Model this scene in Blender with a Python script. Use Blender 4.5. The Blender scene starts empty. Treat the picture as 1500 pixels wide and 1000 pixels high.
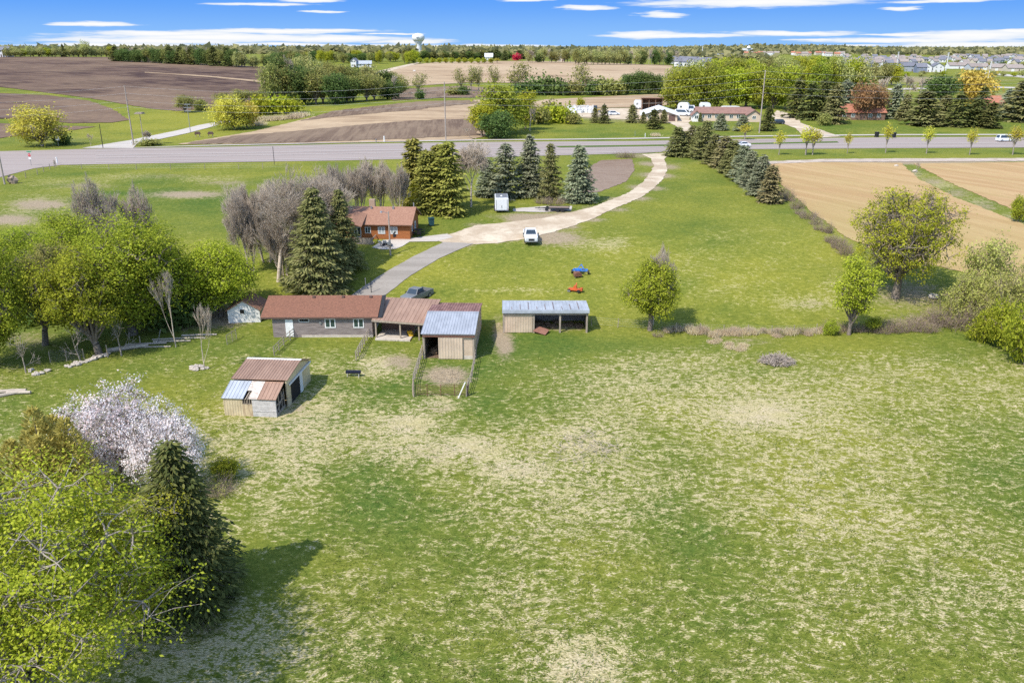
import bpy, bmesh, math, random
import numpy as np
from mathutils import Vector, Matrix
from mathutils.geometry import tessellate_polygon
R = math.radians
scene = bpy.context.scene
COL = scene.collection
# ------------------------------------------------------------------ camera
CZ, PITCH, F = 32.0, R(19.4), 1220.0
CP, SP = math.cos(PITCH), math.sin(PITCH)
cam_d = bpy.data.cameras.new('camera'); cam = bpy.data.objects.new('camera', cam_d); COL.objects.link(cam)
cam.location = (0, 0, CZ); cam.rotation_euler = (R(90) - PITCH, 0, 0)
cam_d.sensor_width = 36; cam_d.lens = 36 * F / 1500; cam_d.clip_end = 40000; cam_d.clip_start = 0.5
scene.camera = cam
# ------------------------------------------------------------------ terrain
DD = np.array([0, 60, 85, 93, 101, 110, 125, 145, 165, 210, 255, 300, 350, 400, 450, 520, 600, 700, 800, 1000, 1500, 2500, 4000, 9000, 20000], float)
near = [0, 0, 0, 0, .5, 2.3, 4.6, 5.2, 5.2, 5, 5]
UU = np.array([-.9, -.58, -.348, -.23, -.116, .039, .193, .30, .386, .58, .9])
ZZ = [near + x for x in (
    [5, 7, 10, 12.5, 16.5, 20.5, 25, 27.5, 27, 22, 20, 20, 18, 10],
    [5, 7, 10, 12.5, 16.5, 20.5, 25, 27.5, 27, 22, 20, 20, 18, 10],
    [4, 5, 7.5, 10, 14, 17.5, 21, 23.5, 24, 22, 20, 20, 18, 10],
    [5, 6, 8, 9, 10.5, 14, 18, 21.5, 23, 22, 20, 20, 18, 10],
    [6.5, 8.5, 9.5, 7.5, 8, 12, 17, 20.7, 22, 22, 21, 20, 18, 10],
    [5, 5.5, 6, 6.5, 8, 12, 17, 20, 21, 21, 20, 20, 18, 10],
    [5.3, 6.3, 7.2, 8, 9.5, 11.5, 13.5, 15, 15, 13, 15, 20, 18, 10],
    [5.5, 6.6, 7.6, 8.2, 8.5, 9.5, 10.5, 12, 12.5, 12, 16, 46, 18, 10],
    [5.5, 6.6, 7.6, 8.2, 8.5, 9, 9.5, 10, 11, 12, 15, 19, 18, 10],
    [5.5, 6.6, 7.6, 8.2, 8.5, 9, 9.5, 10, 11, 12, 15, 19, 18, 10],
    [5.5, 6.6, 7.6, 8.2, 8.5, 9, 9.5, 10, 11, 12, 15, 19, 18, 10])]
LS = np.linspace(math.log(20), math.log(20000), 900)
US = np.linspace(-.9, .9, 121)
tab = np.array([np.interp(np.exp(LS), DD, z) for z in ZZ])
tab = np.array([np.interp(US, UU, tab[:, k]) for k in range(tab.shape[1])]).T
def _sm(a, n, ax):
    k = np.hanning(n + 2)[1:-1]; k /= k.sum()
    p = [(0, 0), (0, 0)]; p[ax] = (n // 2, n // 2)
    b = np.pad(a, p, mode='edge')
    return np.apply_along_axis(lambda v: np.convolve(v, k, 'valid'), ax, b)
tab = _sm(_sm(tab, 17, 1), 15, 0)
def terrain(x, y):
    x = np.asarray(x, float); y = np.asarray(y, float)
    r = np.hypot(x, y); ye = np.maximum(np.maximum(y, r * .6), 21)
    u = np.clip(x / ye, -.899, .899)
    fu = (u + .9) / 1.8 * 120; iu = np.clip(fu.astype(int), 0, 119); tu = fu - iu
    fl = (np.log(ye) - LS[0]) / (LS[1] - LS[0]); fl = np.clip(fl, 0, 898.99); il = fl.astype(int); tl = fl - il
    z = (tab[iu, il] * (1 - tu) + tab[iu + 1, il] * tu) * (1 - tl) + (tab[iu, il + 1] * (1 - tu) + tab[iu + 1, il + 1] * tu) * tl
    return z
def tz(x, y): return float(terrain(x, y))
def ray(px, py):
    a, b = (px - 750) / F, (500 - py) / F
    return np.array([a, CP + b * SP, -SP + b * CP])
YT = np.exp(np.linspace(math.log(22), math.log(19000), 1400))
def P(px, py):
    """ground point seen at a photo pixel"""
    d = ray(px, py); t = YT / d[1]; z = CZ + t * d[2]; g = terrain(t * d[0], YT)
    w = np.nonzero(z <= g)[0]
    k = w[0] if len(w) else len(YT) - 1
    if k > 0 and len(w):
        a, b = z[k - 1] - g[k - 1], z[k] - g[k]
        s = a / (a - b + 1e-12); Y = YT[k - 1] + s * (YT[k] - YT[k - 1])
    else: Y = YT[k]
    x = Y / d[1] * d[0]
    return Vector((x, Y, tz(x, Y)))
def proj(x, y, z):
    dz = z - CZ; zc = y * CP - dz * SP; yc = y * SP + dz * CP
    zc = np.maximum(zc, .1)
    return 750 + F * x / zc, 500 - F * yc / zc
def mpp(p): return (p.y * CP - (p.z - CZ) * SP) / F           # metres per photo pixel
def hat(p, py):                                               # height above p of the photo row py
    d = ray(750, py); return CZ + p.y / d[1] * d[2] - p.z
# ------------------------------------------------------------------ objects
def tag(o, label=None, cat=None, group=None, kind=None):
    if label: o['label'] = label
    if cat: o['category'] = cat
    if group: o['group'] = group
    if kind: o['kind'] = kind
    return o
def thing(name, label, cat, loc=(0, 0, 0), rot=0, group=None, scale=None):
    o = bpy.data.objects.new(name, None); COL.objects.link(o)
    o.empty_display_size = .3
    o.location = loc; o.rotation_euler = (0, 0, rot)
    if scale: o.scale = scale
    return tag(o, label, cat, group)
def link(name, me, parent=None):
    o = bpy.data.objects.new(name, me); COL.objects.link(o)
    if parent: o.parent = parent
    return o
def copy_tree(o, parent=None):
    c = o.copy(); COL.objects.link(c)
    if parent: c.parent = parent
    for ch in list(o.children): copy_tree(ch, c)
    return c
def npmesh(name, v, q, mats, mi=None, smooth=False):
    v = np.asarray(v, np.float32).reshape(-1, 3); q = np.asarray(q, np.int32)
    me = bpy.data.meshes.new(name); k = q.shape[1]; n = len(q)
    me.vertices.add(len(v)); me.vertices.foreach_set('co', v.ravel())
    me.loops.add(n * k); me.loops.foreach_set('vertex_index', q.ravel())
    me.polygons.add(n); me.polygons.foreach_set('loop_start', np.arange(0, n * k, k, dtype=np.int32))
    if mi is not None: me.polygons.foreach_set('material_index', np.asarray(mi, np.int32))
    if smooth: me.polygons.foreach_set('use_smooth', np.ones(n, bool))
    for m in (mats if isinstance(mats, (list, tuple)) else [mats]): me.materials.append(m)
    me.update(calc_edges=True); me.validate()
    return me
class MB:
    """collects shapes, then becomes ONE mesh object"""
    def __init__(s): s.v = []; s.f = []
    def add(s, vs, fs):
        b = len(s.v); s.v += [tuple(v) for v in vs]; s.f += [tuple(i + b for i in f) for f in fs]; return s
    def box(s, x0, x1, y0, y1, z0, z1, m=None):
        vs = [(x, y, z) for z in (z0, z1) for y in (y0, y1) for x in (x0, x1)]
        if m: vs = [m @ Vector(v) for v in vs]
        return s.add(vs, [(0, 2, 3, 1), (4, 5, 7, 6), (0, 1, 5, 4), (2, 6, 7, 3), (0, 4, 6, 2), (1, 3, 7, 5)])
    def prism(s, pts, a0, a1, ax='y'):
        """polygon (p,q) extruded along ax: for y the pts are (x,z), for x (y,z), for z (x,y)"""
        def mk(p, a): return {'y': (p[0], a, p[1]), 'x': (a, p[0], p[1]), 'z': (p[0], p[1], a)}[ax]
        n = len(pts)
        vs = [mk(p, a0) for p in pts] + [mk(p, a1) for p in pts]
        return s.add(vs, [tuple(range(n - 1, -1, -1)), tuple(range(n, 2 * n))] + [(i, (i + 1) % n, n + (i + 1) % n, n + i) for i in range(n)])
    def tube(s, p0, p1, r0, r1=None, n=6, cap=True):
        r1 = r0 if r1 is None else r1
        p0, p1 = Vector(p0), Vector(p1); d = (p1 - p0)
        if d.length < 1e-6: return s
        d.normalize(); a = d.orthogonal().normalized(); b = d.cross(a)
        vs = [p0 + (a * math.cos(t) + b * math.sin(t)) * r0 for t in [2 * math.pi * i / n for i in range(n)]]
        vs += [p1 + (a * math.cos(t) + b * math.sin(t)) * r1 for t in [2 * math.pi * i / n for i in range(n)]]
        fs = [(i, (i + 1) % n, n + (i + 1) % n, n + i) for i in range(n)]
        if cap: fs += [tuple(range(n - 1, -1, -1)), tuple(range(n, 2 * n))]
        return s.add(vs, fs)
    def path(s, pts, r, n=5):
        for a, b in zip(pts, pts[1:]): s.tube(a, b, r, n=n)
        return s
    def slab(s, a, b, c, d, t):
        """a sheet of thickness t on four corners (counter-clockwise seen from outside)"""
        a, b, c, d = map(Vector, (a, b, c, d)); n = (b - a).cross(d - a).normalized() * t
        return s.add([a, b, c, d, a - n, b - n, c - n, d - n], [(0, 1, 2, 3), (7, 6, 5, 4), (0, 4, 5, 1), (1, 5, 6, 2), (2, 6, 7, 3), (3, 7, 4, 0)])
    def ribbed(s, a, b, c, d, t, step=.3, w=.05, h=.035):
        """metal sheet a-b (eave) c-d (top, c above b): a slab and its ribs running up the slope"""
        a, b, c, d = map(Vector, (a, b, c, d)); s.slab(a, b, c, d, t)
        n = (b - a).cross(d - a).normalized(); k = max(2, int((b - a).length / step))
        for i in range(k + 1):
            f = i / k; f = min(max(f, w / (b - a).length / 2), 1 - w / (b - a).length / 2)
            e = (b - a).normalized() * w / 2; p, q = a.lerp(b, f), d.lerp(c, f)
            s.add([p - e - n * .004, p + e - n * .004, q + e - n * .004, q - e - n * .004, p - e * .5 + n * h, p + e * .5 + n * h, q + e * .5 + n * h, q - e * .5 + n * h],
                  [(4, 5, 6, 7), (0, 1, 5, 4), (1, 2, 6, 5), (2, 3, 7, 6), (3, 0, 4, 7)])
        return s
    def lathe(s, prof, n=16, c=(0, 0, 0)):
        b = []
        for r, z in prof: b += [(c[0] + r * math.cos(2 * math.pi * i / n), c[1] + r * math.sin(2 * math.pi * i / n), c[2] + z) for i in range(n)]
        fs = [(j * n + i, j * n + (i + 1) % n, (j + 1) * n + (i + 1) % n, (j + 1) * n + i) for j in range(len(prof) - 1) for i in range(n)]
        fs += [tuple(range(n - 1, -1, -1)), tuple((len(prof) - 1) * n + i for i in range(n))]
        return s.add(b, fs)
    def blob(s, c, r, seed=0, sq=(1, 1, 1), n=7, m=5, rough=.25):
        g = random.Random(seed); vs = []; fs = []
        for j in range(m + 1):
            ph = math.pi * j / m - math.pi / 2
            for i in range(n):
                t = 2 * math.pi * i / n; k = r * (1 + g.uniform(-rough, rough))
                vs.append((c[0] + k * sq[0] * math.cos(ph) * math.cos(t), c[1] + k * sq[1] * math.cos(ph) * math.sin(t), c[2] + k * sq[2] * math.sin(ph)))
        for j in range(m):
            for i in range(n): fs.append((j * n + i, j * n + (i + 1) % n, (j + 1) * n + (i + 1) % n, (j + 1) * n + i))
        return s.add(vs, fs)
    def mesh(s, name, mat, smooth=False):
        me = bpy.data.meshes.new(name); me.from_pydata(s.v, [], s.f)
        for m in (mat if isinstance(mat, (list, tuple)) else [mat]): me.materials.append(m)
        me.validate(); me.update()
        if smooth: me.polygons.foreach_set('use_smooth', [True] * len(me.polygons))
        return me
    def build(s, name, mat, parent=None, smooth=False): return link(name, s.mesh(name, mat, smooth), parent)
# ------------------------------------------------------------------ materials
class NT:
    def __init__(s, name):
        s.m = bpy.data.materials.new(name); s.m.use_nodes = True; s.t = s.m.node_tree; s.t.nodes.clear()
        s.out = s.t.nodes.new('ShaderNodeOutputMaterial')
    def n(s, ty, **k):
        x = s.t.nodes.new('ShaderNode' + ty)
        for a, b in k.items():
            if a.startswith('i_'):
                key = a[2:].replace('_', ' '); x.inputs[int(key) if key.isdigit() else key].default_value = b
            else: setattr(x, a, b)
        return x
    def l(s, a, b): s.t.links.new(a, b); return b
    def put(s, inp, v):
        if isinstance(v, (int, float)): inp.default_value = v
        elif isinstance(v, (tuple, list)): inp.default_value = tuple(v) if len(v) == 4 or inp.type == 'VECTOR' else (*v, 1)
        else: s.l(v, inp)
    def math(s, op, a, b=0, c=None, clamp=False):
        x = s.n('Math', operation=op, use_clamp=clamp); s.put(x.inputs[0], a); s.put(x.inputs[1], b)
        if c is not None: s.put(x.inputs[2], c)
        return x.outputs[0]
    def mix(s, f, a, b, bt='MIX'):
        x = s.n('MixRGB', blend_type=bt); s.put(x.inputs[0], f); s.put(x.inputs[1], a); s.put(x.inputs[2], b); return x.outputs[0]
    def ss(s, v, a, b):
        x = s.n('MapRange', interpolation_type='SMOOTHSTEP'); s.put(x.inputs[0], v); x.inputs[1].default_value = a; x.inputs[2].default_value = b; return x.outputs[0]
    def obj(s): return s.n('TexCoord').outputs['Object']
    def map(s, v, sc=(1, 1, 1), rot=(0, 0, 0), loc=(0, 0, 0)):
        x = s.n('Mapping'); s.l(v, x.inputs[0]); x.inputs['Scale'].default_value = sc; x.inputs['Rotation'].default_value = rot; x.inputs['Location'].default_value = loc; return x.outputs[0]
    def noise(s, v, scale, detail=4, rough=.55, dist=0):
        x = s.n('TexNoise'); s.l(v, x.inputs['Vector']); x.inputs['Scale'].default_value = scale; x.inputs['Detail'].default_value = detail
        x.inputs['Roughness'].default_value = rough; x.inputs['Distortion'].default_value = dist; return x.outputs[0]
    def bsdf(s, col, rough=.8, metal=0, bump=None, bs=.3, bd=.05, spec=.3):
        x = s.n('BsdfPrincipled'); s.put(x.inputs['Base Color'], col); s.put(x.inputs['Roughness'], rough); x.inputs['Metallic'].default_value = metal
        x.inputs['Specular IOR Level'].default_value = spec
        if bump is not None:
            b = s.n('Bump'); b.inputs['Strength'].default_value = bs; b.inputs['Distance'].default_value = bd; s.l(bump, b.inputs['Height']); s.l(b.outputs[0], x.inputs['Normal'])
        s.l(x.outputs[0], s.out.inputs[0]); return s.m
MATS = {}
def mat(name, c, c2=None, scale=2.0, rough=.75, metal=0, stretch=(1, 1, 1), bs=.25, bd=.03, spec=.3, det=5, lo=.35, hi=.65):
    """weathered surface: two colours mixed by noise, with a bump"""
    if name in MATS: return MATS[name]
    t = NT(name); c2 = c2 or tuple(x * .75 for x in c)
    v = t.map(t.obj(), stretch); n = t.noise(v, scale, det, .6); n2 = t.noise(v, scale * 9, 3, .6)
    f = t.ss(t.math('ADD', t.math('MULTIPLY', n, .75), t.math('MULTIPLY', n2, .25)), lo, hi)
    oi = t.n('ObjectInfo').outputs['Random']
    col = t.mix(f, c2, c); col = t.mix(t.math('MULTIPLY', oi, .12), col, (0, 0, 0, 1))
    MATS[name] = t.bsdf(col, rough, metal, n2, bs, bd, spec); return MATS[name]
def leafmat(name, a, b, trans=.42, bright=1.0):
    """leaves: every leaf its own shade between a and b"""
    if name in MATS: return MATS[name]
    t = NT(name); g = t.n('NewGeometry').outputs['Random Per Island']; o = t.n('ObjectInfo').outputs['Random']
    a, b = [tuple(min(.9, x * 1.22 + .006) for x in q[:3]) + (1,) for q in (a, b)]
    col = t.mix(g, a, b)
    hs = t.n('HueSaturation'); t.put(hs.inputs['Hue'], t.math('ADD', .485, t.math('MULTIPLY', o, .03))); hs.inputs['Saturation'].default_value = 1.0
    t.put(hs.inputs['Value'], t.math('ADD', .92, t.math('MULTIPLY', o, .18))); t.l(col, hs.inputs['Color'])
    d = t.n('BsdfDiffuse'); t.l(hs.outputs[0], d.inputs[0]); tr = t.n('BsdfTranslucent'); t.l(hs.outputs[0], tr.inputs[0])
    mx = t.n('MixShader'); mx.inputs[0].default_value = trans; t.l(d.outputs[0], mx.inputs[1]); t.l(tr.outputs[0], mx.inputs[2])
    t.l(mx.outputs[0], t.out.inputs[0]); MATS[name] = t.m; return t.m
def glass(name, c=(.02, .03, .035)):
    if name in MATS: return MATS[name]
    t = NT(name); MATS[name] = t.bsdf((*c, 1), .08, 0, None, spec=.6); return MATS[name]
# ------------------------------------------------------------------ light and sky
SUN_EL, SUN_AZ = R(51), R(224)                                # azimuth clockwise from +Y
sd = Vector((math.sin(SUN_AZ) * math.cos(SUN_EL), math.cos(SUN_AZ) * math.cos(SUN_EL), math.sin(SUN_EL)))
sl = bpy.data.lights.new('sun', 'SUN'); sl.energy = 2.75; sl.angle = R(.6); sl.color = (1, .955, .88)
so = bpy.data.objects.new('sun', sl); COL.objects.link(so); so.rotation_euler = sd.to_track_quat('Z', 'Y').to_euler(); so.location = (-60, -40, 120)
w = bpy.data.worlds.new('World'); scene.world = w; w.use_nodes = True
wt = NT.__new__(NT); wt.t = w.node_tree; wt.t.nodes.clear(); wt.out = wt.t.nodes.new('ShaderNodeOutputWorld')
sky = wt.n('TexSky', sky_type='NISHITA', sun_disc=False, sun_elevation=SUN_EL, sun_rotation=SUN_AZ, air_density=1.0, dust_density=.6, ozone_density=1.5)
bg = wt.n('Background'); wt.l(sky.outputs[0], bg.inputs[0]); bg.inputs[1].default_value = .15
dirn = wt.n('TexCoord').outputs['Generated']
sep = wt.n('SeparateXYZ'); wt.l(dirn, sep.inputs[0])
az = wt.math('ARCTAN2', sep.outputs[0], sep.outputs[1]); el = wt.math('ARCSINE', sep.outputs[2])
cmb = wt.n('CombineXYZ'); wt.l(az, cmb.inputs[0]); wt.l(el, cmb.inputs[1])
ae = cmb.outputs[0]
wn = wt.n('TexNoise'); wt.l(wt.map(ae, (14, 120, 1)), wn.inputs['Vector']); wn.inputs['Scale'].default_value = 1.0; wn.inputs['Detail'].default_value = 6; wn.inputs['Roughness'].default_value = .6
wv = wt.n('VectorMath', operation='SUBTRACT'); wt.l(wn.outputs['Color'], wv.inputs[0]); wv.inputs[1].default_value = (.5, .5, .5)
ws = wt.n('VectorMath', operation='MULTIPLY_ADD'); wt.l(wv.outputs[0], ws.inputs[0]); ws.inputs[1].default_value = (.09, .0062, 0); wt.l(ae, ws.inputs[2])
warp = ws.outputs[0]
clouds = [(137, 35.5, 55, 3.5), (250, 49, 130, 4), (400, 46, 150, 4), (330, 55, 215, 6), (480, 57, 130, 5), (230, 60, 170, 5), (170, 66, 130, 3.2), (470, 44, 90, 2.6),
          (600, 61, 80, 4), (700, 68, 130, 3.2), (430, 65, 110, 2.4), (385, 7, 75, 3), (450, 1, 60, 3), (470, 17, 36, 1.6), (110, 37, 40, 1.5), (580, 50, 45, 1.6), (300, 67, 90, 2.5),
          (1110, 3, 185, 8), (968, 21, 34, 4.6), (945, 51, 62, 6.5), (985, 53, 130, 3.6), (1160, 49, 105, 4.2), (1420, 52, 95, 8), (1330, 59, 150, 4), (1420, 66, 120, 5.5),
          (1325, 51, 55, 1.8), (1325, 13, 28, 3.2), (858, 12, 42, 3.2), (770, 1, 50, 2.5), (1010, 68, 40, 1.8), (1490, 46, 40, 3), (1200, 59, 60, 1.8), (790, 70, 60, 2.2), (1400, 1, 70, 2), (1240, 67, 70, 1.6), (560, 67, 60, 1.6)]
acc = None
for cx, cy, rx, ry in clouds:
    d = ray(cx, cy); a0 = math.atan2(d[0], d[1]); e0 = math.atan2(d[2], math.hypot(d[0], d[1]))
    sx, sy = F / rx / .93, F / ry / .93
    k = wt.n('VectorMath', operation='MULTIPLY_ADD'); wt.l(warp, k.inputs[0]); k.inputs[1].default_value = (sx, sy, 0); k.inputs[2].default_value = (-a0 * sx, -e0 * sy, 0)
    ln = wt.n('VectorMath', operation='LENGTH'); wt.l(k.outputs[0], ln.inputs[0])
    acc = ln.outputs['Value'] if acc is None else wt.math('MINIMUM', acc, ln.outputs['Value'])
wn2 = wt.noise(wt.map(ae, (30, 420, 1)), 1.0, 4, .6)
body = wt.math('ADD', acc, wt.math('MULTIPLY', wt.math('SUBTRACT', wn2, .5), .9))
cm = wt.ss(body, 1.12, .62)
g0 = wt.ss(el, 0.0, .06)
blue = wt.mix(g0, (.28, .55, .98, 1), (.11, .36, .97, 1))
cl = wt.mix(wt.ss(body, 1.0, .1), (.75, .84, .97, 1), (1.0, 1.0, 1.0, 1))
low = wt.mix(cm, blue, cl)
bg2 = wt.n('Background'); wt.l(low, bg2.inputs[0]); bg2.inputs[1].default_value = .485
mx = wt.n('MixShader'); wt.l(wt.ss(el, .09, .3), mx.inputs[0]); wt.l(bg2.outputs[0], mx.inputs[1]); wt.l(bg.outputs[0], mx.inputs[2])
wt.l(mx.outputs[0], wt.out.inputs[0])
scene.view_settings.view_transform = 'Standard'; scene.view_settings.look = 'None'; scene.view_settings.exposure = 1.04; scene.view_settings.gamma = 1
scene.cycles.max_bounces = 5; scene.cycles.diffuse_bounces = 2; scene.cycles.transmission_bounces = 3; scene.cycles.transparent_max_bounces = 4
scene.cycles.use_denoising = False
# ------------------------------------------------------------------ ground sheet
def grid_mesh():
    r = np.concatenate([np.linspace(1, 30, 16)[:-1], np.exp(np.arange(math.log(30), math.log(330), .0105)), np.exp(np.arange(math.log(330), math.log(16000), .022))])
    az = np.concatenate([np.linspace(-180, -60, 25)[:-1], np.linspace(-60, -38, 45)[:-1], np.linspace(-38, 38, 270), np.linspace(38, 60, 45)[1:], np.linspace(60, 180, 25)[1:]]) * math.pi / 180
    A, B = np.meshgrid(az, r)
    return (B * np.sin(A)), (B * np.cos(A))
GX, GY = grid_mesh(); GZ = terrain(GX, GY)
ni, nj = GX.shape
idx = np.arange(ni * nj).reshape(ni, nj)
gq = np.stack([idx[:-1, :-1], idx[:-1, 1:], idx[1:, 1:], idx[1:, :-1]], -1).reshape(-1, 4)[:, ::-1]
# where the pasture is rough, straw-coloured, lush, or bare: (x, y, rx, ry, amount), rows and columns of the photograph carried to the ground
PX, PY = proj(GX, GY, GZ)
PX = np.clip(PX, -4000, 5000); PY = np.clip(PY, -500, 4000)
def blobs(L, base=0.0):
    a = np.full(GX.shape, base, float)
    for cx, cy, rx, ry, s in L:
        q = ((PX - cx) / rx) ** 2 + ((PY - cy) / ry) ** 2
        a += s * np.exp(-q * 1.2)
    return a
def sstep(v, a, b): t = np.clip((v - a) / (b - a), 0, 1); return t * t * (3 - 2 * t)
rough = sstep(PY, 470, 540)                                   # pasture this side of the buildings
straw = .29 + .235 * rough
straw = straw + blobs([
    (1050, 640, 420, 170, .05), (1250, 720, 300, 200, .06), (850, 720, 160, 90, .13), (620, 660, 100, 24, .24), (690, 652, 40, 16, .3), (755, 688, 50, 16, .34), (860, 640, 60, 28, .2), (1340, 255, 20, 8, .5), (1380, 272, 30, 10, .5), (1430, 297, 30, 12, .5), (1485, 322, 30, 12, .5),
    (850, 980, 70, 50, .5), (760, 860, 90, 60, .12), (600, 620, 40, 15, .5), (640, 590, 40, 12, .35), (1110, 608, 60, 18, .35), (450, 620, 120, 60, .2), (430, 680, 120, 60, .12), (300, 960, 200, 80, .2),
    (560, 535, 40, 18, .35), (1180, 445, 50, 12, .5), (1120, 600, 100, 40, .1), (900, 560, 120, 60, .08), (1010, 560, 200, 40, .06), (1420, 880, 100, 60, .12), (950, 500, 300, 14, -.3),
    (640, 530, 60, 20, -.1), (560, 760, 90, 90, -.10), (700, 560, 130, 40, -.22), (1010, 790, 90, 70, -.09), (880, 830, 200, 40, -.1), (1350, 980, 150, 80, -.1), (420, 600, 60, 30, .1), (830, 520, 90, 22, -.15),
    (180, 560, 170, 40, -.22), (470, 490, 70, 16, -.3), (620, 880, 60, 160, -.04), (500, 690, 40, 60, -.1), (380, 830, 110, 40, -.25), (110, 510, 150, 22, -.2), (1000, 300, 60, 60, -.05),
    (870, 360, 60, 14, .3), (760, 425, 90, 6, .25), (1010, 400, 50, 50, .16), (1080, 430, 60, 30, .12), (1050, 350, 40, 30, .12), (1220, 420, 20, 20, .3), (900, 355, 30, 10, .35), (1100, 385, 90, 60, .1),
    (60, 300, 55, 16, .55), (20, 320, 30, 14, .4), (100, 268, 90, 10, .3), (270, 285, 60, 7, .6), (300, 262, 70, 6, .35), (240, 318, 90, 12, -.1), (30, 245, 40, 8, .2), (190, 258, 60, 6, .3),
    (960, 275, 26, 16, -.2), (1020, 510, 110, 22, .12), (1170, 505, 140, 30, -.12), (760, 355, 90, 9, .22)])
yellow = .46 + .16 * (1 - rough) + blobs([(1150, 650, 330, 160, .4), (300, 590, 120, 40, .35), (1050, 400, 180, 90, .25), (430, 560, 120, 40, .1), (1000, 250, 90, 30, -.1), (900, 500, 300, 25, -.35), (1000, 760, 100, 90, -.22),
    (700, 560, 150, 40, -.3), (560, 720, 100, 70, -.18), (1350, 960, 200, 90, -.12), (800, 900, 300, 90, 0.05), (200, 310, 250, 40, -.25), (650, 300, 120, 20, .2), (650, 385, 160, 25, .1),
    (250, 190, 90, 30, .55), (1250, 185, 300, 18, -.25), (850, 195, 200, 10, -.1), (250, 145, 130, 14, -.1), (600, 225, 500, 7, -.4), (150, 580, 130, 30, .1), (540, 385, 60, 20, .2)])
dirt = blobs([(1340, 117, 60, 7, .6), (1470, 139, 50, 3, .5), (1470, 118, 40, 2, .4),(60, 300, 50, 9, .95), (15, 322, 45, 9, .95), (275, 285, 65, 6, .95), (120, 272, 60, 5, .5), (240, 258, 70, 4, .4), (330, 268, 50, 5, .5),(740, 505, 16, 22, .9), (730, 480, 12, 28, .5), (585, 530, 26, 14, .75), (652, 550, 36, 15, 1.1), (815, 350, 50, 12, .85), (775, 317, 60, 6, .85), (1335, 253, 16, 7, .6), (1365, 266, 24, 8, .55), (1400, 283, 28, 9, .55), (1440, 302, 30, 10, .55), (1485, 322, 30, 10, .55), (640, 598, 36, 10, .4),
    (430, 592, 22, 20, .55), (830, 480, 40, 6, .5), (1090, 500, 70, 12, .35), (310, 458, 60, 22, .6), (150, 450, 60, 25, .6), (40, 500, 60, 20, .4), (1330, 430, 70, 25, .6), (1345, 470, 60, 10, .5),
    (1185, 445, 30, 9, .35), (880, 165, 70, 12, .9), (945, 172, 40, 8, .6), (1030, 172, 60, 6, .7), (90, 205, 90, 5, .3), (1310, 238, 260, 4, .9), (1205, 300, 10, 40, .25), (1390, 180, 60, 4, .2), (640, 665, 50, 16, .3), (330, 470, 40, 12, .5), (250, 480, 50, 10, .35)])
lush = blobs([(210, 480, 200, 60, .5), (60, 480, 120, 60, .5), (700, 540, 120, 40, .25), (880, 505, 140, 18, .3), (560, 215, 700, 12, .45), (1010, 770, 90, 90, .22), (560, 740, 60, 90, .25), (480, 480, 80, 14, .3), (1330, 425, 100, 30, .5),
    (930, 260, 22, 30, .3), (1350, 175, 200, 14, .35), (1350, 222, 300, 5, .4), (1170, 330, 70, 60, .2), (300, 320, 120, 30, .25)])
for ex_, ey_ in ((940, 228), (952, 240), (950, 256), (935, 274), (900, 292), (868, 305), (830, 313), (796, 320), (760, 324), (700, 330), (660, 345), (680, 358), (730, 352), (770, 344), (800, 340), (835, 332), (870, 322), (905, 307), (940, 291), (960, 276), (975, 258), (980, 245)):
    q_ = ((PX - ex_) / (12 + (345 - 240) * .1)) ** 2 + ((PY - ey_) / 4.5) ** 2; dirt += .62 * np.exp(-q_ * 1.2)
gme = npmesh('ground', np.stack([GX, GY, GZ], -1), gq, [], smooth=True)
at = gme.attributes.new('zone', 'FLOAT_COLOR', 'POINT')
at.data.foreach_set('color', np.stack([np.clip(straw, 0, 1), np.clip(yellow, 0, 1), np.clip(dirt, 0, 1), np.clip(lush, 0, 1)], -1).astype(np.float32).ravel())
a2 = gme.attributes.new('roughness_zone', 'FLOAT', 'POINT'); a2.data.foreach_set('value', rough.astype(np.float32).ravel())
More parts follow.
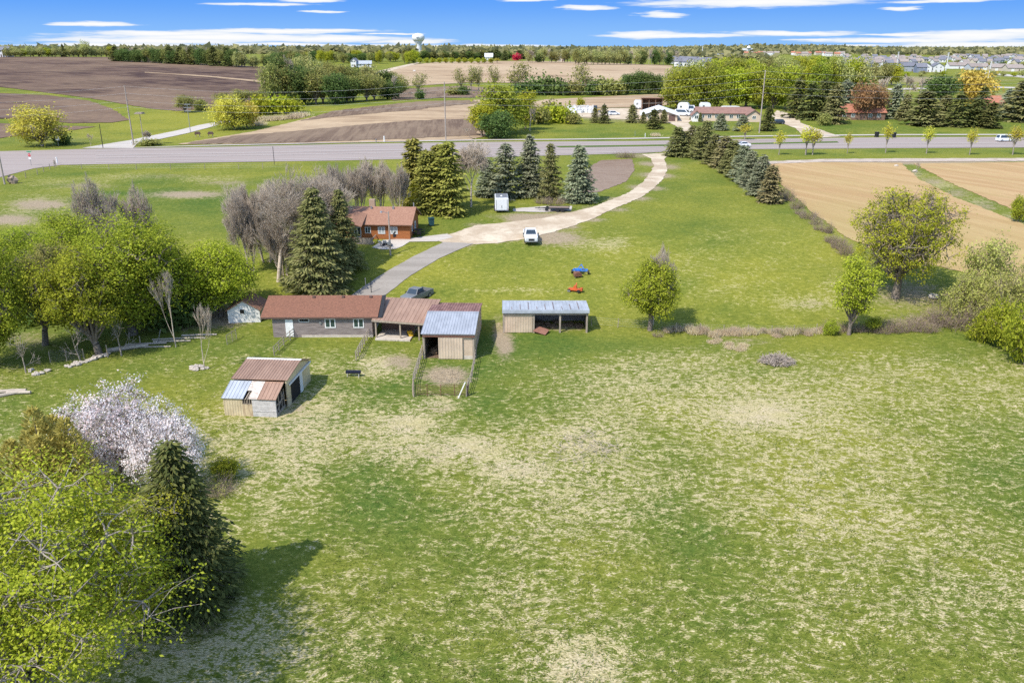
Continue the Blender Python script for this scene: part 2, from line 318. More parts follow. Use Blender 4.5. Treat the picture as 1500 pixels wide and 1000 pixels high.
def grass_mat():
    t = NT('grass_ground'); v = t.obj()
    a = t.n('Attribute', attribute_name='zone'); s = t.n('SeparateColor'); t.l(a.outputs['Color'], s.inputs[0]); lush = a.outputs['Alpha']
    ro = t.n('Attribute', attribute_name='roughness_zone').outputs['Fac']
    # matted grass: swirling tufts
    wn = t.n('TexNoise'); t.l(v, wn.inputs['Vector']); wn.inputs['Scale'].default_value = .22; wn.inputs['Detail'].default_value = 3
    sub = t.n('VectorMath', operation='SUBTRACT'); t.l(wn.outputs['Color'], sub.inputs[0]); sub.inputs[1].default_value = (.5, .5, .5)
    sc = t.n('VectorMath', operation='MULTIPLY_ADD'); t.l(sub.outputs[0], sc.inputs[0]); sc.inputs[1].default_value = (2.2, 2.2, 0); t.l(v, sc.inputs[2]); wv = sc.outputs[0]
    n1 = t.noise(t.map(wv, (.42, .50, 1)), 1.0, 5, .62, 0)
    n2 = t.noise(t.map(wv, (1.5, 2.2, 1), (0, 0, .2)), 1.0, 5, .66, .15)
    n3 = t.noise(t.map(wv, (5, 11, 1), (0, 0, -.2)), 1.0, 4, .7, .3)
    big = t.noise(v, .06, 5, .6)
    comb = t.math('ADD', t.math('MULTIPLY', n1, .24), t.math('ADD', t.math('MULTIPLY', n2, .52), t.math('MULTIPLY', n3, .30)))
    comb = t.math('ADD', comb, t.math('MULTIPLY', t.math('SUBTRACT', big, .5), .12))
    k = t.math('ADD', comb, t.math('MULTIPLY', t.math('SUBTRACT', s.outputs[0], .5), .27))
    softf = t.ss(k, .50, .64); strawf = t.ss(t.math('ADD', k, t.math('MULTIPLY', t.math('SUBTRACT', n3, .5), .12)), .560, .628)
    gy = t.math('ADD', s.outputs[1], t.math('ADD', t.math('MULTIPLY', t.math('SUBTRACT', n2, .5), 1.0), t.math('MULTIPLY', t.math('SUBTRACT', big, .5), 2.0)), clamp=True)
    green = t.mix(gy, (.085, .138, .025, 1), (.265, .255, .040, 1))
    fine = t.math('ADD', t.math('MULTIPLY', n3, .65), t.math('MULTIPLY', n2, .35))
    green = t.mix(t.ss(fine, .38, .60), t.mix(1, green, (.62, .66, .55, 1), 'MULTIPLY'), green)
    green = t.mix(t.math('MULTIPLY', lush, .5, clamp=True), green, t.mix(t.ss(fine, .38, .62), (.052, .098, .024, 1), (.115, .165, .042, 1)))
    strawc = t.mix(t.ss(n3, .35, .65), (.32, .25, .145, 1), (.66, .54, .375, 1))
    strawc = t.mix(t.ss(n1, .3, .7), strawc, t.mix(t.ss(n3, .35, .65), (.27, .23, .09, 1), (.58, .49, .27, 1)))
    amt = t.math('ADD', .50, t.math('MULTIPLY', ro, .38))
    olive = t.mix(t.ss(n3, .32, .62), (.17, .165, .040, 1), (.36, .33, .12, 1))
    c = t.mix(t.math('MULTIPLY', softf, t.math('MULTIPLY', amt, .8)), green, olive); c = t.mix(t.math('MULTIPLY', strawf, amt), c, strawc)
    dk = t.math('ADD', s.outputs[2], t.math('MULTIPLY', t.math('SUBTRACT', comb, .5), 2.6))
    c = t.mix(t.ss(dk, .25, .85), c, t.mix(t.ss(n3, .3, .7), (.22, .165, .105, 1), (.40, .32, .215, 1)))
    h = t.math('ADD', t.math('MULTIPLY', n3, .6), t.math('MULTIPLY', n2, 1.0))
    return t.bsdf(c, .95, 0, h, .8, .16, .05)
gme.materials.append(grass_mat())
ground = link('ground', gme); tag(ground, 'green and straw coloured pasture and lawn', 'ground', kind='structure')
# ------------------------------------------------------------------ sheets laid over the ground
def drape(name, px, lift, m, label=None, cat=None, world=False, jit=0, kind='structure', cell=.018, seed=1):
    pts = [Vector((p[0], p[1], 0)) if world else P(*p) for p in px]
    rnd = random.Random(seed); fine = []
    for a, b in zip(pts, pts[1:] + pts[:1]):                  # uneven edges
        d = (b - a).length; k = max(1, int(d / max(.6, .006 * a.y))) if jit else 1
        for i in range(min(k, 150)):
            q = a.lerp(b, i / min(k, 150)); j = jit * (i > 0)
            fine.append((q.x + rnd.uniform(-j, j), q.y + rnd.uniform(-j, j), 0))
    bm = bmesh.new(); vv = [bm.verts.new(p) for p in fine]
    for tri in tessellate_polygon([[Vector(p) for p in fine]]):
        if len(set(tri)) == 3 and bm.faces.get([vv[k] for k in tri]) is None: bm.faces.new([vv[k] for k in tri])
    ys = [p[1] for p in fine]; xs = [p[0] for p in fine]; y = min(ys); cuts = []
    while y < max(ys): y += max(.8, y * cell); cuts.append((Vector((0, y, 0)), Vector((0, 1, 0))))
    x = min(xs); st = max(1.0, cell * (min(ys) + max(ys)) / 2)
    while x < max(xs): x += st; cuts.append((Vector((x, 0, 0)), Vector((1, 0, 0))))
    for co, no in cuts: bmesh.ops.bisect_plane(bm, geom=bm.verts[:] + bm.edges[:] + bm.faces[:], plane_co=co, plane_no=no, dist=1e-5)
    z = terrain([v.co.x for v in bm.verts], [v.co.y for v in bm.verts])
    for v, q in zip(bm.verts, z): v.co.z = q + lift + .00008 * v.co.y
    for fc in bm.faces:
        if fc.normal.z < 0: fc.normal_flip()
        fc.smooth = True
    bmesh.ops.recalc_face_normals(bm, faces=bm.faces[:])
    me = bpy.data.meshes.new(name); bm.to_mesh(me); bm.free()
    if len(me.polygons) and sum(p.normal.z for p in me.polygons) < 0: me.flip_normals()
    me.materials.append(m); o = link(name, me); tag(o, label, cat, kind=kind); return o
def field_mat(name, c1, c2, c3, rot, sa, sb, fine=.35):
    t = NT(name); v = t.obj(); r = t.map(v, (1, 1, 1), (0, 0, rot))
    big = t.noise(v, .009, 4, .6); st = t.noise(t.map(r, (sa, sb, 1)), 1, 5, .65, .5); st2 = t.noise(t.map(r, (sa * 3, sb * 5, 1)), 1, 3, .6); gr = t.noise(v, fine, 5, .7)
    c = t.mix(t.ss(st, .42, .58), c1, c2); c = t.mix(t.math('MULTIPLY', t.ss(big, .42, .64), .75), c, c3)
    c = t.mix(t.math('MULTIPLY', t.ss(st2, .48, .64), .65), c, t.mix(.5, c2, c3)); c = t.mix(t.math('MULTIPLY', t.ss(gr, .35, .7), .35), c, c1)
    return t.bsdf(c, .95, 0, gr, .6, .3, .05)
BROWN = field_mat('ploughed_earth', (.060, .037, .032), (.135, .088, .064), (.245, .170, .110), .50, .004, .045)
TANF = field_mat('stubble_earth', (.27, .185, .115), (.40, .29, .18), (.47, .36, .235), .2, .006, .09)
TANB = field_mat('brown_stubble_earth', (.125, .084, .060), (.20, .142, .098), (.265, .195, .13), 1.5, .02, .3)
TANR = field_mat('corn_stubble_earth', (.37, .235, .115), (.44, .30, .155), (.32, .265, .10), 1.15, .02, .22, .8)
drape('ploughed_field', [(-260, 84), (0, 83.5), (165, 84), (215, 88.5), (300, 94), (400, 99), (440, 106), (430, 140), (400, 143), (330, 157), (262, 163), (225, 160), (190, 154.5), (135, 145), (60, 135), (0, 128), (-260, 122)], .12, BROWN, 'dark brown ploughed field rolling up to the tree belt on the ridge', 'field', jit=.5)
drape('ploughed_field', [(-260, 134), (0, 137), (70, 140), (130, 148), (165, 160), (190, 176), (165, 180), (105, 181), (30, 175), (-260, 172)], .12, BROWN, 'brown ploughed tongue of field ringed by a green grass strip', 'field', jit=.4, seed=2)
drape('ploughed_field', [(-260, 178), (-20, 180), (60, 184), (140, 186), (100, 192), (20, 200), (-60, 211), (-260, 213)], .10, BROWN, 'small brown ploughed corner beside the yellow green willow', 'field', jit=.4, seed=3)
drape('stubble_field', [(260, 212), (330, 200), (410, 184), (480, 166), (560, 155), (640, 149), (712, 146), (712, 200), (690, 205), (500, 209.5)], .12, TANF, 'pale tan stubble field on the rise behind the highway', 'field', jit=.5, seed=4)
drape('stubble_field', [(560, 110), (585, 98), (640, 91.5), (760, 90), (860, 91.5), (985, 96.5), (985, 132), (900, 130), (760, 122), (690, 121), (560, 128)], .14, TANF, 'far pale tan stubble field below the orchard row', 'field', jit=.6, seed=5)
drape('stubble_field', [(770, 152), (800, 146), (900, 141), (985, 138), (985, 154), (930, 158), (860, 158), (780, 160)], .12, TANF, 'narrow tan strip of field behind the white stacked blocks', 'field', jit=.4, seed=6)
drape('stubble_band', [(270, 211.5), (350, 199), (450, 191), (560, 181), (700, 175), (700, 199), (600, 204), (450, 209)], .2, TANB, 'darker brown tilled band along the foot of the stubble field', 'field', jit=1.0, seed=7)
drape('stubble_band', [(570, 138), (600, 130), (680, 126), (760, 132), (760, 141), (640, 144), (575, 148)], .2, TANB, 'dark brown hollow between the two stubble fields', 'field', jit=1.0, seed=8)
drape('stubble_band', [(440, 178), (490, 163), (560, 155.3), (690, 147.5), (705, 152), (600, 163), (500, 171)], .2, TANB, 'brown upper edge of the near stubble field', 'field', jit=1.0, seed=9)
drape('corn_stubble_field', [(1112, 241), (1200, 238), (1320, 239), (1345, 262), (1400, 290), (1500, 330), (1560, 355), (1560, 435), (1440, 405), (1300, 375), (1240, 348), (1185, 308), (1150, 275)], .05, TANR, 'tan harvested corn field with a diagonal grass edge', 'field', jit=.3, seed=10)
drape('corn_stubble_field', [(1338, 240), (1500, 238), (1650, 238), (1650, 345), (1560, 340), (1480, 306), (1400, 272)], .05, TANR, 'second tan corn field on the far side of the diagonal grass strip', 'field', jit=.3, seed=11)
drape('field_path', [(212, 106.2), (300, 111.5), (372, 117.8), (402, 121), (402, 123.5), (370, 120), (300, 113), (212, 107.2)], .2, TANF, 'pale tan strip running across the dark ploughed field', 'field strip', jit=.5, seed=31)
drape('gravel_verge', [(1100, 238), (1200, 233.5), (1320, 232.5), (1500, 232), (1700, 231.5), (1700, 235), (1500, 236.2), (1320, 237.2), (1200, 237.8), (1110, 241)], .06, field_mat('verge_gravel', (.36, .29, .23), (.50, .42, .35), (.44, .36, .28), 0, .3, .5, 1.2), 'pale stony strip between the highway verge and the corn field', 'verge', jit=.3, seed=32)
SOIL = field_mat('garden_soil', (.17, .11, .075), (.25, .185, .135), (.29, .225, .175), .1, .15, 1.0, 1.0)
drape('garden_plot', [(866, 243), (882, 235), (926, 233), (930, 250), (918, 266), (880, 281), (836, 285), (842, 262)], .04, SOIL, 'brown bare garden plot beside the curve of the driveway', 'garden plot', jit=.25, seed=12)
# roads
def road_mat(name, a, b, c):
    t = NT(name); v = t.obj(); n = t.noise(t.map(v, (.03, .6, 1)), 1, 4, .6); g = t.noise(v, 3, 4, .7)
    col = t.mix(t.ss(n, .35, .65), a, b); col = t.mix(t.math('MULTIPLY', t.ss(g, .4, .7), .4), col, c); return t.bsdf(col, .85, 0, g, .2, .01, .2)
ASPH = road_mat('worn_asphalt', (.285, .23, .20), (.335, .28, .245), (.24, .195, .17))
CONC = road_mat('pale_concrete', (.42, .37, .32), (.49, .44, .38), (.36, .32, .27))
def gravel_mat():
    t = NT('crushed_gravel'); v = t.obj(); a = t.noise(v, .16, 5, .65); b = t.noise(v, .9, 5, .7); g_ = t.noise(v, 6, 3, .7)
    c = t.mix(t.ss(a, .38, .62), (.40, .31, .215, 1), (.56, .47, .35, 1)); c = t.mix(t.math('MULTIPLY', t.ss(b, .45, .68), .55), c, (.34, .26, .17, 1)); c = t.mix(t.math('MULTIPLY', t.ss(g_, .5, .7), .35), c, (.62, .54, .42, 1))
    return t.bsdf(c, .95, 0, b, .4, .05, .1)
GRAV = gravel_mat()
ADRV = road_mat('old_driveway_asphalt', (.25, .22, .185), (.31, .275, .235), (.20, .175, .148))
near_e = [(1760, 217), (1500, 216.5), (1300, 217.5), (1100, 219), (990, 222), (930, 225), (740, 230), (500, 235.5), (200, 240), (90, 242), (50, 247), (0, 260), (-200, 300)]
far_e = [(-300, 226), (0, 222), (130, 218.5), (300, 216), (500, 211.5), (740, 208), (930, 207), (1100, 204), (1300, 201.5), (1500, 201), (1760, 200)]
road = drape('highway', far_e + near_e, .05, ASPH, 'wide grey highway crossing behind the farm', 'road', seed=13)
drape('side_road', [(120, 217.5), (190, 206), (240, 195.5), (290, 184), (325, 177.5), (345, 174), (352, 175.5), (325, 182), (290, 191.5), (240, 203), (200, 212), (195, 217.6)], .08, CONC, 'pale gravel side road leading away past the willow', 'road', seed=14)
drape('hill_road', [(470, 135), (520, 118), (555, 104.5), (590, 96.5), (612, 92), (618, 92.4), (598, 97.5), (565, 106.5), (530, 121), (480, 139)], .2, GRAV, 'pale gravel road climbing the far hill past a white house', 'road', seed=15)
drape('farm_driveway', [(940, 226.5), (953, 232), (958, 243), (953, 252), (944, 265), (922, 282), (868, 304), (796, 320), (740, 326), (700, 330), (672, 339), (650, 347), (636, 352), (655, 357), (700, 358), (735, 355.5), (772, 350), (806, 341.5), (835, 332.5), (868, 321), (940, 289), (957, 277), (972, 262), (978, 248), (973, 233), (985, 223.5)], .045, GRAV, 'pale curved gravel driveway from highway to farmhouse', 'driveway', jit=.2, seed=16)
drape('asphalt_drive', [(650, 355), (600, 379), (560, 402), (527, 424), (505, 440), (540, 452), (565, 432), (600, 405), (645, 378), (694, 357)], .055, ADRV, 'grey asphalt drive running down to the barn', 'driveway', jit=.06, seed=17)
drape('patio', [(545, 363), (562, 352), (604, 349), (655, 343), (664, 348), (640, 354), (600, 354.5), (590, 361), (580, 365), (560, 366)], .06, CONC, 'pale concrete patio and path beside the farmhouse', 'patio', seed=18)
drape('parking_pad', [(752, 306), (800, 302), (838, 302), (836, 309), (790, 311), (752, 310)], .04, CONC, 'small pale concrete pad by the utility trailers', 'pad', jit=.15, seed=19)
drape('median', [(812, 214.6), (1000, 212), (1226, 207.6), (1229, 209.4), (1000, 214.2), (820, 216.6)], .09, bpy.data.materials['grass_ground'], 'thin grass median dividing the highway', 'median', seed=20)
drape('path', [(196, 216.6), (300, 213.2), (500, 208.6), (740, 204.6), (930, 202.6), (1100, 199.3), (1300, 197.2), (1760, 196.6), (1760, 198), (1300, 198.7), (1100, 200.7), (930, 204.1), (740, 206), (500, 209.8), (300, 214.3), (196, 217.2)], .10, CONC, 'narrow pale footpath running along the far side of the highway', 'path', seed=21)
drape('yard_driveway', [(985, 203), (1000, 196), (998, 189), (980, 180), (930, 176), (850, 172), (845, 160), (960, 158), (1015, 164), (1016, 174), (1008, 181), (1020, 190), (1026, 202)], .06, GRAV, 'pale gravel yard and driveway of the neighbour with trucks', 'driveway', jit=.2, seed=22)
drape('yard_driveway', [(1180, 203), (1165, 188), (1138, 178), (1130, 170), (1138, 162), (1150, 165), (1172, 172), (1172, 180), (1200, 190), (1232, 200.5)], .06, GRAV, 'gravel driveway curving from highway to the brown ranch house', 'driveway', jit=.2, seed=23)
drape('suburb_road', [(1440, 106), (1500, 111.5), (1600, 119), (1600, 122.5), (1500, 114.5), (1440, 108.5)], .1, CONC, 'pale street in front of the distant subdivision', 'road', seed=24)
drape('suburb_road', [(1300, 130), (1440, 127), (1600, 130), (1600, 132.5), (1440, 129), (1300, 132.5)], .1, CONC, 'pale road behind the dark conifers near the subdivision', 'road', seed=25)
# painted lane lines on the highway
PAINT = mat('road_paint', (.62, .58, .52), (.5, .46, .42), 3)
def strip(name, pts, wd, lift, m, label, cat):
    pp = []
    for a, b in zip(pts, pts[1:]):
        k = max(1, int((b - a).length / 3)); pp += [a.lerp(b, i / k) for i in range(k)]
    pp.append(pts[-1]); v = []; q = []
    for i, p in enumerate(pp):
        d = (pp[min(i + 1, len(pp) - 1)] - pp[max(i - 1, 0)]); d.z = 0; d.normalize(); nn = Vector((-d.y, d.x, 0)) * wd / 2
        for s in (-1, 1): c = p + nn * s; v.append((c.x, c.y, tz(c.x, c.y) + lift + .00008 * c.y))
        if i: q.append((2 * i - 2, 2 * i - 1, 2 * i + 1, 2 * i))
    me = npmesh(name, v, np.array(q)[:, ::-1], m); o = link(name, me); tag(o, label, cat, kind='structure'); return o
def edge_at(px, L):
    L = sorted(L); return float(np.interp(px, [a for a, b in L], [b for a, b in L]))
def lane(px, f): a, b = edge_at(px, far_e), edge_at(px, near_e); return P(px, a + (b - a) * f)
for f, wd, lab in ((.16, .3, 'white edge line along the far side of the highway'), (.9, .3, 'white edge line along the farm side of the highway'), (.44, .35, 'pale line bounding the turn lane of the highway'), (.60, .35, 'pale centre line of the highway')):
    xs = list(range(140, 800, 30)) if f in (.44,) else list(range(140, 1500, 30))
    strip('lane_line', [lane(x, f) for x in xs], wd, .17, PAINT, lab, 'road marking')
# ------------------------------------------------------------------ vegetation
def tubes(S, k=4):
    """S: rows of p0(3) p1(3) r0 r1 -> verts, quads"""
    S = np.asarray(S, float); a, b = S[:, :3], S[:, 3:6]; d = b - a; L = np.linalg.norm(d, axis=1, keepdims=True); d = d / np.maximum(L, 1e-6)
    ref = np.where(np.abs(d[:, 2:3]) > .9, [[1, 0, 0]], [[0, 0, 1]]); u = np.cross(d, ref); u /= np.linalg.norm(u, axis=1, keepdims=True) + 1e-9; w_ = np.cross(d, u)
    t = np.arange(k) * 2 * math.pi / k
    ring = u[:, None] * np.cos(t)[None, :, None] + w_[:, None] * np.sin(t)[None, :, None]
    v = np.concatenate([a[:, None] + ring * S[:, 6][:, None, None], b[:, None] + ring * S[:, 7][:, None, None]], 1)
    i = np.arange(k); j = (i + 1) % k
    q = np.stack([i, i + k, j + k, j], -1)[None] + (np.arange(len(S)) * 2 * k)[:, None, None]
    return v.reshape(-1, 3), q.reshape(-1, 4)
def leafquads(p, size, g, up=.35, asp=1.5, nrm=None):
    n = len(p); nv = g.normal(size=(n, 3)); nv[:, 2] = np.abs(nv[:, 2]) + up
    if nrm is not None: nv = nv * .6 + nrm
    nv /= np.linalg.norm(nv, axis=1, keepdims=True); r = g.normal(size=(n, 3)); u = np.cross(nv, r); u /= np.linalg.norm(u, axis=1, keepdims=True) + 1e-9; w_ = np.cross(nv, u)
    s = (size * g.uniform(.6, 1.35, n))[:, None]; u = u * s * .5 * asp; w_ = w_ * s * .5
    v = np.stack([p - u, p - w_ * .9 - u * .1, p + u, p + w_ * .9 - u * .1], 1)
    return v.reshape(-1, 3), np.arange(n * 4).reshape(n, 4)
def sprays(p, d, L, W, g, roll=None):
    """flat sprays from p along d"""
    n = len(p); d = d / (np.linalg.norm(d, axis=1, keepdims=True) + 1e-9); r = g.normal(size=(n, 3)) * .5 + np.array([0, 0, 1.0]) if roll is None else g.normal(size=(n, 3))
    u = np.cross(d, r); u /= np.linalg.norm(u, axis=1, keepdims=True) + 1e-9; L = (L * g.uniform(.7, 1.3, n))[:, None]; W = (W * g.uniform(.7, 1.3, n))[:, None]
    v = np.stack([p - u * W * .25, p + d * L * .45 - u * W * .5, p + d * L, p + d * L * .45 + u * W * .5], 1)
    return v.reshape(-1, 3), np.arange(n * 4).reshape(n, 4)
def sphere(g, n): x = g.normal(size=(n, 3)); return x / np.linalg.norm(x, axis=1, keepdims=True)
def curve(a, b, lift, r0, r1, k, g, wob=.06):
    a, b = np.array(a, float), np.array(b, float); L = np.linalg.norm(b - a); m = (a + b) / 2 + np.array([0, 0, lift * L]) + g.normal(size=3) * wob * L
    t = np.linspace(0, 1, k + 1)[:, None]; c = (1 - t) ** 2 * a + 2 * t * (1 - t) * m + t * t * b; r = r0 + (r1 - r0) * t[:, 0]
    return [np.r_[c[i], c[i + 1], r[i], r[i + 1]] for i in range(k)]
def decid(seed, h, rad, cb, lobes, clumps, lpc, leaf, tr, tw=.35, env=(1, 1), spread=1.9, bark_k=6, lean=0, shell=.45, skirt=0):
    """leafy tree: wood (verts, quads), leaves (verts, quads)"""
    g = np.random.default_rng(seed); zc = (cb + h) / 2; hz = (h - cb) / 2; C = []; tries = 0
    while len(C) < lobes and tries < 4000:
        tries += 1; d = sphere(g, 1)[0]; f = g.uniform(.25, .78) ; c = d * f * np.array([rad, rad, hz]); c[2] += zc
        zf = (c[2] - cb) / (h - cb); c[:2] *= env[0] + (env[1] - env[0]) * zf
        if all(np.linalg.norm(c - o) > rad * .30 for o in C): C.append(c)
    C = np.array(C); S = []; top = np.array([lean * h, 0, cb + hz * .5]); fork = np.array([lean * cb * .8, 0, cb * .75 + .1])
    S += curve((0, 0, -.3), fork, 0, tr * 1.25, tr, 3, g, .02); S += curve(fork, top, 0, tr, tr * .35, 4, g, .05)
    P_, N_ = [], []
    for c in C:
        c = c + np.array([lean * c[2], 0, 0]); t = g.uniform(0, .55); b = fork + (top - fork) * t; r = tr * .5 * (1 - t * .4)
        S += curve(b, c, -.08, r, r * .3, 4, g)
        lr = rad * .42 * g.uniform(.65, 1.2) * (1.0 if lobes < 14 else .85)
        dirs = sphere(g, clumps); rr = lr * (shell + (1 - shell) * g.uniform(0, 1, clumps) ** .6); q = c + dirs * rr[:, None] * np.array([1, 1, .82])
        q = q[q[:, 2] > skirt]
        if len(q) == 0: continue
        hubs = c + (q[:max(2, min(7, len(q) // 5))] - c) * g.uniform(.35, .75)
        for hb in hubs: S += curve(c, hb, .05, r * .3, r * .16, 2, g, .14)
        for x in q[::max(1, int(1 / tw))]:
            hb = hubs[np.argmin(np.linalg.norm(hubs - x, axis=1))]; S += curve(hb, x, .04, r * .13 + .006, .006, 2, g, .16)
        n = g.poisson(lpc, len(q)) + 1; qq = np.repeat(q, n, 0); P_.append(qq + g.normal(size=qq.shape) * leaf * spread * np.array([1, 1, .75])); N_.append((qq - c) / lr)
    P_ = np.concatenate(P_); N_ = np.concatenate(N_)
    return tubes(S, bark_k), leafquads(P_, leaf, g, nrm=N_ * .9)
def bare(seed, h, rad, levels=5, kids=4, tr=.16, tip=.02, up=.25, twist=.9, trunk=.25):
    """leafless tree: trunk part, twig part"""
    g = np.random.default_rng(seed); T, W = [], []
    def grow(p, d, L, r, lv):
        k = 2 if lv > 2 else 1; q = p
        for _ in range(k):
            d2 = d + g.normal(size=3) * .13; d2 /= np.linalg.norm(d2); e = q + d2 * L / k; (T if lv >= levels - 1 else W).append(np.r_[q, e, r, r * .8]); q = e; r *= .8; d = d2
        if lv == 0: return
        n = kids + (g.random() < .5)
        for i in range(n):
            a = g.normal(size=3); a -= d * a.dot(d); a /= np.linalg.norm(a) + 1e-9; sp = g.uniform(.35, twist) if i else g.uniform(.05, .25)
            nd = d * math.cos(sp) + a * math.sin(sp); nd[2] += up * g.uniform(.2, 1); nd /= np.linalg.norm(nd); f = g.uniform(.35, 1) if i > 1 else 1
            grow(p + (q - p) * f, nd, L * g.uniform(.58, .82), max(r * g.uniform(.5, .7), tip), lv - 1)
    grow(np.zeros(3) - [0, 0, .2], np.array([0, 0, 1.0]), h * trunk, tr, levels)
    def fit(S):
        return np.array(S)
    T, W = fit(T), fit(W); A = np.concatenate([T, W]); sz = h / A[:, 5].max(); sr = rad / np.percentile(np.hypot(A[:, 3], A[:, 4]), 97)
    for X in (T, W): X[:, [2, 5]] *= sz; X[:, [0, 1, 3, 4]] *= sr
    return tubes(T, 6), tubes(W, 3)
def bare_clump(seed, h, rad, stems=6, **k):
    g = np.random.default_rng(seed); V, Q, V2, Q2, n1, n2 = [], [], [], [], 0, 0
    for i in range(stems):
        (v, q), (v2, q2) = bare(seed * 31 + i, h * g.uniform(.7, 1), rad * g.uniform(.45, .65), **k); a = 6.283 * i / stems + g.normal() * .3; ln = rad * g.uniform(.25, .6)
        for w_ in (v, v2): f = np.clip(w_[:, 2:3] / h, 0, 1); w_[:, :2] += np.array([[math.cos(a), math.sin(a)]]) * (rad * .12 + ln * f)
        V.append(v); Q.append(q + n1); n1 += len(v); V2.append(v2); Q2.append(q2 + n2); n2 += len(v2)
    return (np.concatenate(V), np.concatenate(Q)), (np.concatenate(V2), np.concatenate(Q2))
def spruce(seed, h, rad, dl=.32, nb=9, step=.30, L=.5, W=.22, droop=.25, base=.06, power=.85, gap=.25, curl=.35):
    g = np.random.default_rng(seed); S = [np.r_[0, 0, -.3, 0, 0, h * .97, .05 + h * .017, .02]]; Pp, Dd = [], []
    z = h * base
    while z < h * .985:
        f = 1 - z / h; Rz = rad * (f ** power) * (1 if z > h * .14 else .75 + z / h * 1.8) + .08; n = max(4, int(nb * (.55 + .45 * f)))
        ph = g.uniform(0, 6.28)
        for i in range(n):
            a = ph + 6.283 * i / n + g.normal() * .22; R_ = Rz * g.uniform(.68, 1.14) * (1 if g.random() > gap * .35 else .55); dirn_ = np.array([math.cos(a), math.sin(a), 0])
            k = max(2, int(R_ / step)); t = np.linspace(.18, 1, k); zz = z + g.normal() * dl * .35
            sag = droop * R_ * (t - curl * t ** 2.2) * (.35 + .65 * f)
            c = dirn_[None] * (t * R_)[:, None] + np.array([0, 0, 1]) * (zz - sag + .25 * R_ * (1 - f) * t)[:, None]
            S.append(np.r_[0, 0, zz, c[-1], .02 + .012 * R_, .008])
            side = np.array([-dirn_[1], dirn_[0], 0])
            wsc = (R_ * .34 * np.sin(np.clip(t, .1, 1) * 2.3) + .08)
            for sgn in (-1, -.45, 0, .45, 1):
                p = c + side * (sgn * wsc)[:, None] * .55 + g.normal(size=c.shape) * .07; d = dirn_[None] * .8 + side[None] * sgn * .75 + np.array([0, 0, -.32]) + g.normal(size=c.shape) * .18
                Pp.append(p); Dd.append(d)
        z += dl * (.55 + .7 * f) * g.uniform(.85, 1.15)
    Pp.append(np.array([[0, 0, h * .95]] * 5)); Dd.append(np.array([[0, 0, 1.0]] * 5) + g.normal(size=(5, 3)) * .25)
    Pp, Dd = np.concatenate(Pp), np.concatenate(Dd)
    return tubes(S, 5), sprays(Pp, Dd, L, W, g)
def cedar(seed, h, rad, spires=5, n=5000, L=.5, W=.2):
    """upright flame-shaped evergreen of several spires"""
    g = np.random.default_rng(seed); Pp, Dd, S = [], [], []
    for i in range(spires):
        a = 6.28 * i / max(1, spires) + g.normal() * .3; o = rad * .5 * (i > 0) * g.uniform(.7, 1.1); hh = h * (1 if i == 0 else g.uniform(.6, .92)); b = np.array([math.cos(a) * o, math.sin(a) * o, 0])
        m = int(n / spires); t = g.uniform(0, 1, m) ** .8; rr = rad * .62 * np.clip(1 - t, 0, 1) ** .7 * (.6 + .4 * np.clip(t * 5, 0, 1)); d = sphere(g, m); d[:, 2] = 0; d /= np.linalg.norm(d, axis=1, keepdims=True) + 1e-9
        lump = 1 + .22 * np.sin(t * 23 + a * 3) * np.sin(np.arctan2(d[:, 1], d[:, 0]) * 3 + t * 9)
        p = b + d * (rr * lump * (.62 + .38 * g.uniform(0, 1, m) ** .5))[:, None]; p[:, 2] = t * hh * .97 + .05
        Pp.append(p); Dd.append(d * .8 + np.array([0, 0, .75]) + g.normal(size=p.shape) * .3); S.append(np.r_[0, 0, -.2, b[0], b[1], hh * .9, .09, .02])
    return tubes(S, 5), sprays(np.concatenate(Pp), np.concatenate(Dd), L, W, g, roll=1)
def twigs(seed, h, rad, n, lean=.5, r=.018, seg=3):
    """thicket of thin upright stems"""
    g = np.random.default_rng(seed); S = []
    for _ in range(n):
        a = g.uniform(0, 6.28); o = rad * g.uniform(0, 1) ** .6 * .7; p = np.array([math.cos(a) * o, math.sin(a) * o, -.1]); d = np.array([math.cos(a) * lean * g.uniform(0, 1.2), math.sin(a) * lean * g.uniform(0, 1.2), 1]) + g.normal(size=3) * .2; L = h * g.uniform(.45, 1.05)
        rr = r
        for k in range(seg):
            e = p + d / np.linalg.norm(d) * L / seg; S.append(np.r_[p, e, rr, rr * .7]); rr *= .7
            for _ in range(3): S.append(np.r_[e, e + (d / np.linalg.norm(d) + g.normal(size=3) * .6) * L * .17, rr * .6, .006])
            d = d + g.normal(size=3) * .25; p = e
    return tubes(S, 3)
G = dict
